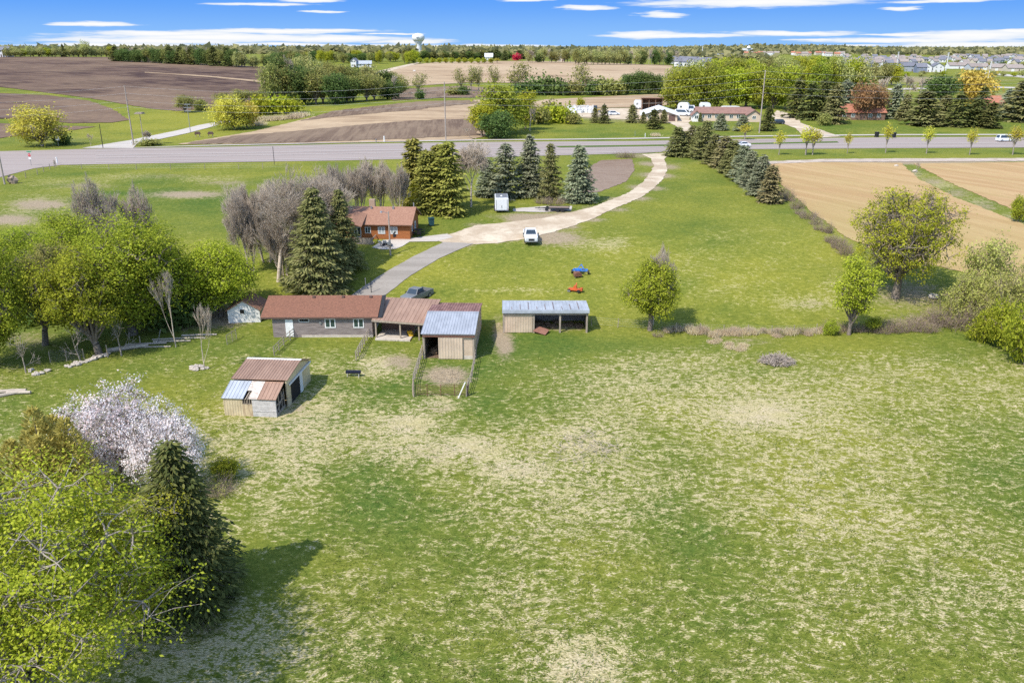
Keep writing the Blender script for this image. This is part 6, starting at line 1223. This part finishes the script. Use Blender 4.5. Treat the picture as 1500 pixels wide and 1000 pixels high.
b = MB(); b.box(-1.15, 1.15, -.1, .05, .36, .45); b.build('bumper', BLACK, t)
for x in (-1.2, 1.2):
    for y in (2.0, 2.85): wheel(t, x, y, .36, .2)
    b = MB(); b.box(min(x * .9, x * 1.1), max(x * .9, x * 1.1), 1.55, 3.3, .76, .84); b.build('mudguard', BLACK, t)
    b = MB(); b.box(x * .87 - .06, x * .87 + .06, -.03, -.004, .55, .7); b.build('tail_light', TAIL, t)
b = MB(); b.tube((-.6, 4.6, .5), (0, 5.8, .5), .06); b.tube((.6, 4.6, .5), (0, 5.8, .5), .06); b.tube((0, 5.6, 0), (0, 5.6, .8), .05); b.build('tongue', BLACK, t)
t = thing('flatbed_trailer', 'dark flatbed trailer with raised loading ramps on the pad', 'trailer', P(820, 309), R(-4))
b = MB(); b.box(-1.9, 1.6, -.9, .9, .55, .66); b.build('deck', mat('grey_brown_deck', (.30, .22, .18), (.2, .15, .12), 5), t); b = MB(); b.box(-1.95, 1.7, -.98, -.9, .5, .72); b.box(-1.95, 1.7, .9, .98, .5, .72); b.tube((-1.9, -.5, .55), (-3.2, 0, .5), .05); b.tube((-1.9, .5, .55), (-3.2, 0, .5), .05); b.build('frame', BLACK, t)
for y in (-.5, .75):
    b = MB(); [b.box(1.55, 1.6, y - .25 + i * .1, y - .22 + i * .1, .7, 2.3) for i in range(6)]; [b.box(1.56, 1.59, y - .25, y + .28, .8 + j * .3, .83 + j * .3) for j in range(6)]; b.build('ramp', BLACK, t)
for x in (-.4, .45):
    for y in (-1.08, 1.08): b = MB(); b.lathe([(.34, -.1), (.34, .1)], 14); o = b.build('wheel', BLACK, t); o.location = (x, y, .34); o.rotation_euler = (R(90), 0, 0)
t = thing('boat_trailer', 'low black empty trailer frame next to the flatbed', 'trailer', P(797, 308), R(-6)); b = MB(); b.tube((-1.6, 0, .4), (1.6, -.35, .4), .06); b.tube((-1.6, 0, .4), (1.6, .35, .4), .06); b.tube((.5, -.9, .35), (.5, .9, .35), .05); b.tube((-.9, -.5, .4), (-.9, .5, .5), .05); b.build('frame', BLACK, t)
for y in (-.9, .9): b = MB(); b.lathe([(.3, -.09), (.3, .09)], 12); o = b.build('wheel', BLACK, t); o.location = (.5, y, .3); o.rotation_euler = (R(90), 0, 0)
# ------------------------------------------------------------------ neighbour's buildings
TAN2 = mat('tan_wall', (.62, .49, .36), (.54, .42, .31), 3, .85); BRN2 = mat('brown_wall', (.25, .15, .10), (.18, .11, .08), 3, .85); WROOF = mat('white_metal_roof', (.80, .80, .80), (.70, .70, .70), .6, .5); RFB = mat('brown_roof', (.30, .17, .13), (.22, .125, .10), 1, .9); RFR = mat('red_roof', (.46, .19, .11), (.34, .14, .09), 1, .9); GRF = mat('grey_roof', (.20, .20, .225), (.145, .145, .17), 1, .9); TRF = mat('taupe_roof', (.33, .275, .24), (.24, .20, .18), 1, .9)
WALLS = [mat('pale_siding', (.74, .73, .71), (.62, .61, .60), 2, .8), mat('grey_siding', (.42, .44, .47), (.34, .36, .39), 2, .8), mat('beige_siding', (.58, .50, .40), (.50, .43, .34), 2, .8), mat('slate_siding', (.20, .23, .30), (.16, .18, .24), 2, .8)]
def house(name, label, cat, p, rot, W_, D_, H_, rise, wm, rm, along='x', wins=3, group=None, door=True, garage=False):
    """gabled house; the front is at y=0; ridge along x or along y"""
    t = thing(name, label, cat, p, rot, group); b = MB(); r = MB(); e = .5
    if along == 'x':
        prof = [(0, -1), (D_, -1), (D_, H_), (D_ / 2, H_ + rise), (0, H_)]; b.prism(prof, -W_ / 2, W_ / 2, 'x'); k = rise / (D_ / 2) * e
        r.slab((-W_ / 2 - e, -e, H_ - k + .1), (W_ / 2 + e, -e, H_ - k + .1), (W_ / 2 + e, D_ / 2, H_ + rise + .1), (-W_ / 2 - e, D_ / 2, H_ + rise + .1), .2); r.slab((W_ / 2 + e, D_ + e, H_ - k + .1), (-W_ / 2 - e, D_ + e, H_ - k + .1), (-W_ / 2 - e, D_ / 2 + .01, H_ + rise + .1), (W_ / 2 + e, D_ / 2 + .01, H_ + rise + .1), .2)
    else:
        prof = [(-W_ / 2, -1), (W_ / 2, -1), (W_ / 2, H_), (0, H_ + rise), (-W_ / 2, H_)]; b.prism(prof, 0, D_, 'y'); k = rise / (W_ / 2) * e
        r.slab((-W_ / 2 - e, D_ + e, H_ - k + .1), (-W_ / 2 - e, -e, H_ - k + .1), (0, -e, H_ + rise + .1), (0, D_ + e, H_ + rise + .1), .2); r.slab((W_ / 2 + e, -e, H_ - k + .1), (W_ / 2 + e, D_ + e, H_ - k + .1), (.01, D_ + e, H_ + rise + .1), (.01, -e, H_ + rise + .1), .2)
    b.build('wall', wm, t); r.build('roof', rm, t)
    st_ = 1 if H_ < 4 else 2
    for f in range(st_):
        for i in range(wins):
            x = -W_ / 2 + W_ * (i + .75) / (wins + .5); z = f * 2.8 + 1.0
            if garage and f == 0 and i == 0: q = MB(); q.box(x - 1.4, x + 1.4, -.06, -.003, 0, 2.3); q.build('garage_door', WHITE, t); continue
            if door and f == 0 and i == wins // 2: q = MB(); q.box(x - .5, x + .5, -.06, -.003, 0, 2.1); q.build('door', BROWNM, t); continue
            window(t, x - .7, x + .7, z, z + 1.3, 0, .12, None, 1)
    return t
p = P(966, 178); t = thing('shop_building', 'low tan shop with broad white metal gable roof across the highway', 'building', p, R(-8)); W_ = 51 * mpp(p)
b = MB(); b.prism([(-W_ / 2, -1), (W_ / 2, -1), (W_ / 2, 2.4), (0, 4.4), (-W_ / 2, 2.4)], 0, 22, 'y'); b.build('wall', TAN2, t); b = MB(); b.slab((-W_ / 2 - .8, 22.6, 2.3), (-W_ / 2 - .8, -.8, 2.3), (0, -.8, 4.65), (0, 22.6, 4.65), .2); b.slab((W_ / 2 + .8, -.8, 2.3), (W_ / 2 + .8, 22.6, 2.3), (.01, 22.6, 4.65), (.01, -.8, 4.65), .2); b.build('roof', WROOF, t)
for x in (1.5, 4.6): b = MB(); b.box(x - 1.2, x + 1.2, -.08, -.003, 0, 2.5); b.build('garage_door', BROWNM, t)
window(t, -4.5, -3.3, 1, 2, 0, .1)
p = P(955, 162); t = thing('pole_barn', 'dark brown open fronted pole barn behind the white roofed shop', 'building', p, R(-6)); W_ = 30 * mpp(p)
b = MB(); b.box(-W_ / 2, W_ / 2, 5.8, 6, -1, 4.6); b.box(-W_ / 2, -W_ / 2 + .2, 0, 5.8, -1, 4.8); b.box(W_ / 2 - .2, W_ / 2, 0, 5.8, -1, 4.8); b.build('wall', BRN2, t); b = MB(); b.slab((-W_ / 2 - .4, -.6, 5.3), (W_ / 2 + .4, -.6, 5.3), (W_ / 2 + .4, 6.4, 4.7), (-W_ / 2 - .4, 6.4, 4.7), .2); b.build('roof', RFB, t)
for i in range(4): x = -W_ / 2 + .2 + i * (W_ - .4) / 3; b = MB(); b.box(x - .12, x + .12, .0, .24, -1, 5.0); b.build('post', BRN2, t)
b = MB(); b.box(-W_ / 2 + .3, W_ / 2 - .3, 2.5, 2.6, 2.6, 3.0); b.build('shelf_beam', TIMBER, t)
p = P(1060, 177.5); t = house('ranch_house', 'long tan ranch house with brown roof and white gable end across the highway', 'house', p, R(-5), 78 * mpp(p), 9, 2.9, 1.9, TAN2, RFB, 'x', 7)
p2 = P(1104, 179); house('house_wing', 'tan gabled wing facing the highway at the end of the long ranch house', 'house', p2, R(-5), 20 * mpp(p2), 8, 2.7, 1.7, TAN2, RFB, 'y', 1, door=False)
p = P(1019, 178); house('gable_shed', 'small white gabled shed at the driveway end of the long ranch house', 'shed', p + Vector((0, -1, 0)), R(-5), 3.0, 5, 2.6, 1.4, WHITEW, RFB, 'y', 1, door=False)
def box_trailer(px, py, wpx, hpx, label, cat, rot=0, dome=True):
    p = P(px, py); W_ = wpx * mpp(p); H_ = hpx * mpp(p); t = thing('white_trailer', label, cat, p, rot); b = MB(); b.prism([(-W_ / 2, .5), (W_ / 2, .5), (W_ / 2, H_ * .75), (W_ * .42, H_ * .93), (W_ * .3, H_), (-W_ * .3, H_), (-W_ * .42, H_ * .93), (-W_ / 2, H_ * .75)], 0, 3); b.build('body', PW, t)
    for x in (-.2, .2): wheel(t, W_ * x, .1, .45, .3)
    window(t, -W_ * .3, -W_ * .08, H_ * .5, H_ * .72, 0, .06)
box_trailer(935, 160.5, 11, 13, 'tall white trailer beside the brown pole barn', 'trailer'); box_trailer(1033, 164, 15, 13, 'white round topped trailer behind the long ranch house', 'trailer'); box_trailer(1071, 163, 28, 7, 'long low white camper behind the ranch house roof', 'camper'); box_trailer(1000, 166, 16, 15, 'large white motorhome by the bright wood', 'motorhome', R(-20))
p = P(1255, 176); house('ranch_house', 'brown ranch house with red roof behind the bronze trees', 'house', p, R(-4), 80 * mpp(p), 10, 2.9, 2.6, BRN2, RFR, 'x', 6)
p = P(1458, 166); house('ranch_house', 'house with small red roof among the conifers', 'house', p, R(0), 26 * mpp(p), 10, 3.2, 3.4, BRN2, RFR, 'x', 3)
# stacked white blocks in the gravel yard
for i in range(36):
    p = P(834 + (i % 18) * 2.0 + g.uniform(-1, 1), 165 - (i // 18) * 4 + g.uniform(-1.2, 1)); b = MB(); b.box(-.7, .7, -.5, .5, 0, 1.0 + .5 * g.random()); b.box(-.6, .6, -.4, .4, -.1, 0); b.box(-.5, .3, -.3, .3, 1.5, 1.5 + .3); o = b.build('stone_pallet', WHITE); o.location = p; o.rotation_euler = (0, 0, g.uniform(-.5, .5)); tag(o, 'white pallet of stone in the gravel yard', 'pallet', 'white pallets stacked in the gravel yard')
t = thing('loader', 'small yellow and grey loader beside the white pallets', 'machine', P(874, 165), R(80)); b = MB(); b.box(-1, 1, -1.6, 1.6, .6, 1.5); b.build('body', mat('loader_yellow', (.55, .38, .10), (.4, .28, .1), 3), t); b = MB(); b.prism([(-.8, 1.5), (.8, 1.5), (.7, 2.9), (-.7, 2.9)], -.2, 1.3); b.build('cab', GLASSC, t)
for x in (-1.1, 1.1):
    for y in (-1.1, 1.1): wheel(t, x, y, .6, .4)
# ------------------------------------------------------------------ far buildings
p = P(614, 90); p = Vector((p.x / p.y * 1500, 1500, 0)); p.z = tz(p.x, p.y); m_ = mpp(p); base = 500 - 0
t = thing('water_tower', 'white single pedestal water tower on the horizon', 'water tower', p); H_ = hat(p, 49.5); rr = 8.8 * m_
zz = lambda row: hat(p, row)
b = MB(); b.lathe([(rr * .56, -2), (rr * .50, zz(76)), (rr * .46, zz(70)), (rr * .46, zz(66)), (rr * .55, zz(63)), (rr * .72, zz(61))], 24); b.build('pedestal', WHITE, t, True)
b = MB(); b.lathe([(rr * .72, zz(61)), (rr * .96, zz(58.5)), (rr * 1.04, zz(56)), (rr * 1.03, zz(53.5)), (rr * .9, zz(51.3)), (rr * .55, zz(50)), (rr * .1, zz(49.5))], 28); b.build('tank', WHITE, t, True)
b = MB(); b.lathe([(rr * .12, H_), (rr * .12, H_ * 1.03)], 8); b.build('roof_hatch', WHITE, t)
b = MB(); b.box(-rr * .22, rr * .22, -rr * 1.06, -rr * 1.03, zz(56.2), zz(55.4)); b.box(-rr * .22, rr * .22, -rr * 1.06, -rr * 1.03, zz(55), zz(54.2)); b.build('emblem', mat('grey_lettering', (.4, .42, .45)), t)
p = P(518, 99); house('farm_house', 'white two storey farmhouse with pale roof on the hill below the water tower', 'house', p, R(-6), 8 * mpp(p), 8, 5, 2, WALLS[0], GRF, 'y', 2)
p = P(534, 99); house('farm_house', 'low white farm building with grey roof beside the white farmhouse', 'house', p, R(8), 20 * mpp(p), 9, 2.8, 2.2, WALLS[0], GALVL, 'x', 3)
p = P(716, 88.5); house('farm_house', 'white farmhouse at the top of the far tan field', 'house', p, R(0), 11 * mpp(p), 9, 3.4, 3, WALLS[0], WROOF, 'x', 3)
p = P(822, 91); house('farm_house', 'tan house tucked into the trees above the far tan field', 'house', p, R(0), 10 * mpp(p), 8, 4, 3, WALLS[2], TRF, 'x', 2)
p = P(348, 92); house('farm_house', 'white house peeking out of the dark tree belt', 'house', p, R(0), 12 * mpp(p), 9, 5.5, 3, WALLS[0], GRF, 'x', 3)
for i, (px, lb) in enumerate(((1, 'white house at the outer end of the ridge belt'), (8, 'second white house beside the ridge belt'))): p = P(px, 84); house('farm_house', lb, 'house', p, R(0), 7 * mpp(p), 9, 5.5, 2.5, WALLS[0], GRF, 'x', 2)
HK = []
for i, (wm_, rm_) in enumerate(((0, GRF), (1, GRF), (2, TRF), (0, TRF), (3, GRF), (2, TRF))): HK.append((wm_, rm_))
row1 = [(1332, 105, 22, 1, GRF, 'grey row house at the dark end of the subdivision'), (1350, 107, 14, 3, GRF, 'slate blue row house with grey roof'), (1356, 106, 16, 0, GRF, 'white gabled row house between slate and white neighbours'), (1374, 106, 16, 0, GRF, 'white gabled row house facing the pylon'), (1401, 101, 20, 0, TRF, 'white house with taupe roof behind the pylon'), (1413, 101, 18, 2, TRF, 'beige house with taupe roof in the front row'), (1432, 103, 22, 1, TRF, 'long grey house with taupe roof'), (1447, 103, 14, 0, TRF, 'white fronted house beside the tall pylon'), (1464, 104, 22, 2, TRF, 'beige low house past the tall pylon'), (1488, 105, 24, 2, TRF, 'last beige low house in the front row')]
for px, py, wd, wk, rm_, lb in row1: p = P(px, py); house('row_house', lb, 'house', p, R(g.uniform(-10, 10)), wd * mpp(p), 11, 5.2 if px < 1380 else 3.4, 3.2, WALLS[wk], rm_, 'y' if wk == 0 and px < 1380 else 'x', 2, 'houses in the front row of the subdivision', garage=px > 1380)
def tiny_house(px, py, wd, wk, rm_, lab, grp, hh=4):
    p = P(px, py); W_ = wd * mpp(p); D_ = 10; b = MB(); prof = [(0, -2), (D_, -2), (D_, hh), (D_ / 2, hh + 3), (0, hh)]; b.prism(prof, -W_ / 2, W_ / 2, 'x'); k = len(b.f); b.slab((-W_ / 2 - .5, -.6, hh - .2), (W_ / 2 + .5, -.6, hh - .2), (W_ / 2 + .5, D_ / 2, hh + 3.2), (-W_ / 2 - .5, D_ / 2, hh + 3.2), .3); b.slab((W_ / 2 + .5, D_ + .6, hh - .2), (-W_ / 2 - .5, D_ + .6, hh - .2), (-W_ / 2 - .5, D_ / 2, hh + 3.2), (W_ / 2 + .5, D_ / 2, hh + 3.2), .3)
    k2 = len(b.f); n_ = max(1, int(W_ / 4))
    for i in range(n_): x = -W_ / 2 + W_ * (i + .5) / n_; b.box(x - .8, x + .8, -.1, -.004, 1.2, 2.7)
    me = b.mesh('distant_house', [WALLS[wk], rm_, GLASS]); me.polygons.foreach_set('material_index', [0] * k + [1] * (k2 - k) + [2] * (len(b.f) - k2)); o = link('distant_house', me); o.location = p; o.rotation_euler = (0, 0, g.uniform(-.4, .4)); tag(o, lab, 'house', grp)
for i in range(17): px = 992 + (i % 9) * 6 + g.uniform(-1.5, 1.5); py = 93.8 + (i // 9) * 4.0 + (i % 9) * .35; tiny_house(px, py, g.uniform(6, 9), g.choice([0, 0, 0, 1]), GRF, 'white distant house with grey roof above the bright wood', 'white houses above the bright wood', 5)
for i in range(40): px = 1236 + g.random() * 90; tiny_house(px, 91 + g.random() * 8, g.uniform(6, 11), g.choice([0, 0, 1, 3]), g.choice([GRF, GRF, TRF]), 'distant house with pale walls behind the bright wood', 'distant houses behind the bright wood', 5)
for i in range(95): px = 1240 + g.random() * 258; tiny_house(px, 84 + g.random() * 12, g.uniform(5, 9), g.choice([0, 1, 2, 2]), g.choice([GRF, TRF, TRF]), 'tiny house far off in the sprawling suburb', 'tiny houses of the far suburb', 4)
for i in range(30): px = 1075 + g.random() * 165; tiny_house(px, 80.5 + g.random() * 3, g.uniform(5, 10), g.choice([0, 0, 2]), g.choice([TRF, RFR, TRF]), 'tiny pale building below the bare hill', 'pale buildings below the bare hill', 6)
for px, py, wd, hh, wk, lb in ((1027, 85.5, 14, 7, 2, 'wide tan flat roofed building beyond the white houses'), (1059, 86.5, 9, 9, 0, 'white flat roofed building beyond the white houses'), (1045, 84, 14, 5, 3, 'dark flat roofed warehouse beyond the white houses'), (1096, 80, 12, 16, 0, 'pale domed building on the skyline'), (1015, 80.5, 9, 5, 2, 'tan flat roofed building near the thin mast')):
    p = P(px, py); W_ = wd * mpp(p); t = thing('flat_building', lb, 'building', p); b = MB(); b.box(-W_ / 2, W_ / 2, 0, 25, -2, hh); b.build('wall', WALLS[wk], t); b = MB(); b.box(-W_ / 2 - .3, W_ / 2 + .3, -.3, 25.3, hh, hh + .6); b.build('roof', GRF, t)
    b = MB(); [b.box(-W_ / 2 + W_ * (i + .3) / 5, -W_ / 2 + W_ * (i + .7) / 5, -.1, -.004, hh * .4, hh * .7) for i in range(5)]; b.build('window_band', GLASS, t)
    if 'domed' in lb: b = MB(); b.lathe([(W_ * .25, hh + .6), (W_ * .2, hh * 1.25), (W_ * .05, hh * 1.4)], 12); b.build('dome', WHITE, t)
# ------------------------------------------------------------------ poles, lines, signs
POLEM = mat('utility_pole_wood', (.42, .355, .30), (.30, .25, .21), 4, .9, stretch=(1, 1, .2))
def pole(px, py, top, lab, wd=.16, arms=(), extra=None, m=None, cat='utility pole', name='utility_pole', lean=0):
    p = P(px, py); H_ = hat(p, top); t = thing(name, lab, cat, p); b = MB(); b.tube((0, 0, -.5), (lean, 0, H_), wd, wd * .68, 8); b.build('pole', m or POLEM, t)
    for f, w_ in arms:
        b = MB(); b.box(-w_ / 2, w_ / 2, -.08, .08, H_ * f - .08, H_ * f + .08); a_ = b.build('crossarm', m or POLEM, t)
        b = MB(); [b.lathe([(.07, H_ * f + .08), (.09, H_ * f + .2), (.04, H_ * f + .3)], 8, (x, 0, 0)) for x in (-w_ * .45, -w_ * .2, w_ * .2, w_ * .45)]; b.build('insulators', STEEL, a_)
    return t, p, H_
T1 = pole(196, 213, 125, 'tall bare utility pole at the side road junction', .22, lean=-.2); T2 = pole(653, 206, 120, 'tall utility pole in front of the stubble field', .22); T3 = pole(1112, 195, 103, 'tall utility pole on the lawn of the long ranch house', .22, lean=.1)
pole(279, 194, 152, 'grey pole with three stacked crossarms beside the side road', .13, ((.97, 2.2), (.86, 2.6), (.74, 2.0)), m=STEEL)
t, p, H_ = pole(211, 212, 167, 'pole carrying a flat nest platform', .13); b = MB(); b.box(-1.2, 1.2, -1.2, 1.2, H_, H_ + .15); b.box(-1.0, 1.0, -1, 1, H_ + .151, H_ + .45); b.build('nest_platform', TIMBER, t)
pole(151, 217, 182, 'thin dark pole at the mouth of the side road', .12, m=BLACK); pole(7, 270, 218, 'utility pole cut by the picture edge at the bend', .2); pole(1166, 171, 131, 'street pole by the clipped bushes at the gravel driveway', .14)
t, p, H_ = pole(572, 374, 310, 'wooden yard light pole before the farmhouse', .13); b = MB(); b.tube((0, 0, H_ - .3), (-.9, -.2, H_ + .1), .04); b.lathe([(.2, H_ - .1), (.12, H_ + .12)], 10, (-1.0, -.2, 0)); b.build('yard_lamp', STEEL, t); b = MB(); b.box(-.16, .16, -.35, -.14, H_ * .25, H_ * .36); b.build('meter_box', STEEL, t)
t, p, H_ = pole(276, 470, 398, 'wooden pole with a transformer can beside the lime green tree', .13); b = MB(); b.lathe([(.22, H_ - 1.6), (.24, H_ - 1.0), (.2, H_ - .85)], 12, (-.35, 0, 0)); b.build('transformer', STEEL, t); b = MB(); b.tube((-1.2, -.05, H_ - .05), (.1, 0, H_ - .05), .05); b.build('bracket', POLEM, t)
PYL = mat('pale_steel_mast', (.66, .66, .66), (.55, .55, .55), 3, .6)
for px, py, tp, wd, lb in ((1384, 110, 77, .45, 'pale steel pylon mast above the white row houses'), (1444, 131, 90, .35, 'pale steel pylon mast by the golden tree'), (1028, 84, 68, .9, 'thin pale mast on the skyline'), (1313, 99, 76, .5, 'thin grey pylon mast behind the bright wood'), (1500, 108, 88, .4, 'pale mast cut by the picture edge')):
    p = P(px, py); H_ = hat(p, tp); t = thing('pylon', lb, 'pylon', p); b = MB(); b.tube((0, 0, -1), (H_ * .03, 0, H_), wd, wd * .6, 8); b.build('mast', PYL, t)
    for f in (.97, .9, .83): b = MB(); b.box(-H_ * .07, H_ * .07, -.12, .12, H_ * f - .12, H_ * f + .12); b.build('crossarm', PYL, t)
# wires run pole to pole along the highway
pl_ = P(-280, 224); pr_ = P(1640, 190)
ends = [(pl_, T1[2])] + [(q[1], q[2]) for q in (T1, T2, T3)] + [(pr_, T3[2])]
for f, dx, lb in ((.985, 0, 'top ground wire strung between the tall utility poles'), (.87, -.3, 'upper power wire strung between the tall utility poles'), (.75, .3, 'middle power wire strung between the tall utility poles'), (.645, -.3, 'lowest power wire strung between the tall utility poles')):
    S = []
    for (a_, ha), (b_, hb) in zip(ends, ends[1:]):
        for i in range(24):
            q = [a_.lerp(b_, u) + Vector((0, dx, (ha * (1 - u) + hb * u) * f - 4 * 2.2 * u * (1 - u))) for u in (i / 24, (i + 1) / 24)]; S.append(np.r_[q[0], q[1], .017, .017])
    tag(link('power_line', npmesh('power_line', *tubes(S, 4), mat('wire_metal', (.55, .55, .55), (.5, .5, .5), 3, .5))), lb, 'power line')
# spur pole insulator arms on the three tall poles
for T in (T1, T2, T3):
    for f, x in ((.87, -.3), (.75, .3), (.645, -.3)): b = MB(); b.box(-.05, .05, min(0, x), max(0, x), T[2] * f - .05, T[2] * f + .05); b.build('insulator_arm', STEEL, T[0])
t = thing('stop_sign', 'stop sign with a street name blade at the highway junction', 'sign', P(46, 242.5), R(0)); b = MB(); b.tube((0, 0, 0), (0, 0, 3.2), .05); b.build('post', STEEL, t)
b = MB(); b.prism([(.38 * math.cos(R(22.5 + 45 * i)), 2.5 + .38 * math.sin(R(22.5 + 45 * i))) for i in range(8)], -.09, -.06); b.build('sign_plate', mat('sign_red', (.55, .03, .03), (.5, .03, .03), 3, .5), t)
cu = bpy.data.curves.new('STOP', 'FONT'); cu.body = 'STOP'; cu.size = .28; cu.align_x = 'CENTER'; cu.align_y = 'CENTER'; cu.extrude = .004; to = bpy.data.objects.new('lettering', cu); COL.objects.link(to); to.parent = t; to.location = (0, -.095, 2.5); to.rotation_euler = (R(90), 0, 0); cu.materials.append(WHITE)
bpy.context.view_layer.update(); lm_ = bpy.data.meshes.new_from_object(to.evaluated_get(bpy.context.evaluated_depsgraph_get())); l2 = link('lettering', lm_, t); l2.location = to.location; l2.rotation_euler = to.rotation_euler; bpy.data.objects.remove(to)
b = MB(); b.box(-.55, .55, -.03, .03, 3.2, 3.42); b.build('street_name_blade', mat('sign_green', (.02, .28, .12), (.02, .24, .1), 3, .5), t); b = MB(); b.box(-.3, .3, -.09, -.06, 1.5, 1.95); b.build('lower_plate', WHITE, t)
t = thing('road_sign', 'small white road sign by the pale willow', 'sign', P(86, 214.5)); b = MB(); b.tube((0, 0, 0), (0, 0, 2.6), .05); b.build('post', STEEL, t); b = MB(); b.box(-.55, .55, -.08, -.05, 1.7, 2.9); b.build('sign_plate', WHITE, t)
def marker(px, py, h, w_, m, lab): p = P(px, py); b = MB(); b.tube((0, 0, -.2), (0, 0, h), w_, w_ * .9, 7); b.lathe([(w_ * 1.15, h - .25), (w_ * 1.15, h - .05)], 7); o = b.build('marker_post', m); o.location = p; tag(o, lab, 'post')
marker(563, 208, 1.7, .22, WHITE, 'white marker post at the foot of the stubble field'); marker(551, 209, 1.1, .14, STEEL, 'small grey marker post beside the white one'); marker(84, 240, 1.6, .16, WHITE, 'white marker post where the wire fence bends'); marker(193, 213, 1.0, .2, WHITE, 'white marker at the foot of the tall bare pole'); marker(80, 241, 1.1, .12, TIMBER, 'short wooden post where the wire fence bends')
marker(402, 241, 4.3, .07, BLACK, 'thin dark post on the highway verge behind the leafless tree'); marker(536, 424, 1.6, .06, STEEL, 'grey post on the lawn where the drive reaches the barn'); marker(544, 429, 2.0, .05, BLACK, 'thin black post behind the barn roof'); marker(945, 201, 1.2, .12, WHITE, 'white marker post on the lawn across the highway'); marker(930, 200, 1.6, .06, STEEL, 'thin grey post on the lawn across the highway')
for px, lb in ((290, 'grey mailbox nearest the pole with crossarms'), (309, 'grey mailbox before the bright yellow willow')):
    t = thing('mailbox', lb, 'mailbox', P(px, 201), R(10)); b = MB(); b.box(-.9, .9, -.4, .4, .9, 1.3); b.prism([(-.9, 1.3), (.9, 1.3), (.6, 1.7), (-.6, 1.7)], -.4, .4); b.build('box', BROWNM, t); 
    for x in (-.6, .6): b = MB(); b.box(x - .1, x + .1, -.1, .1, -.2, .9); b.build('post', TIMBER, t)
b = MB(); b.blob((0, 0, .7), 1.0, 7, (1.1, .9, .9), 9, 6, .3); o = b.build('brush_stump', BRUSH); o.location = P(19, 269); tag(o, 'round dark stump of brush on the bank by the bend', 'stump')
b = MB(); b.box(-.9, .9, -.5, .5, 1.0, 1.5); b.tube((-.6, 0, 0), (-.6, 0, 1), .1); b.tube((.6, 0, 0), (.6, 0, 1), .1); o = b.build('hay_feeder', WHITE); o.location = P(607, 106); tag(o, 'small white box stand in the far tan field', 'box')
bpy.context.view_layer.update()
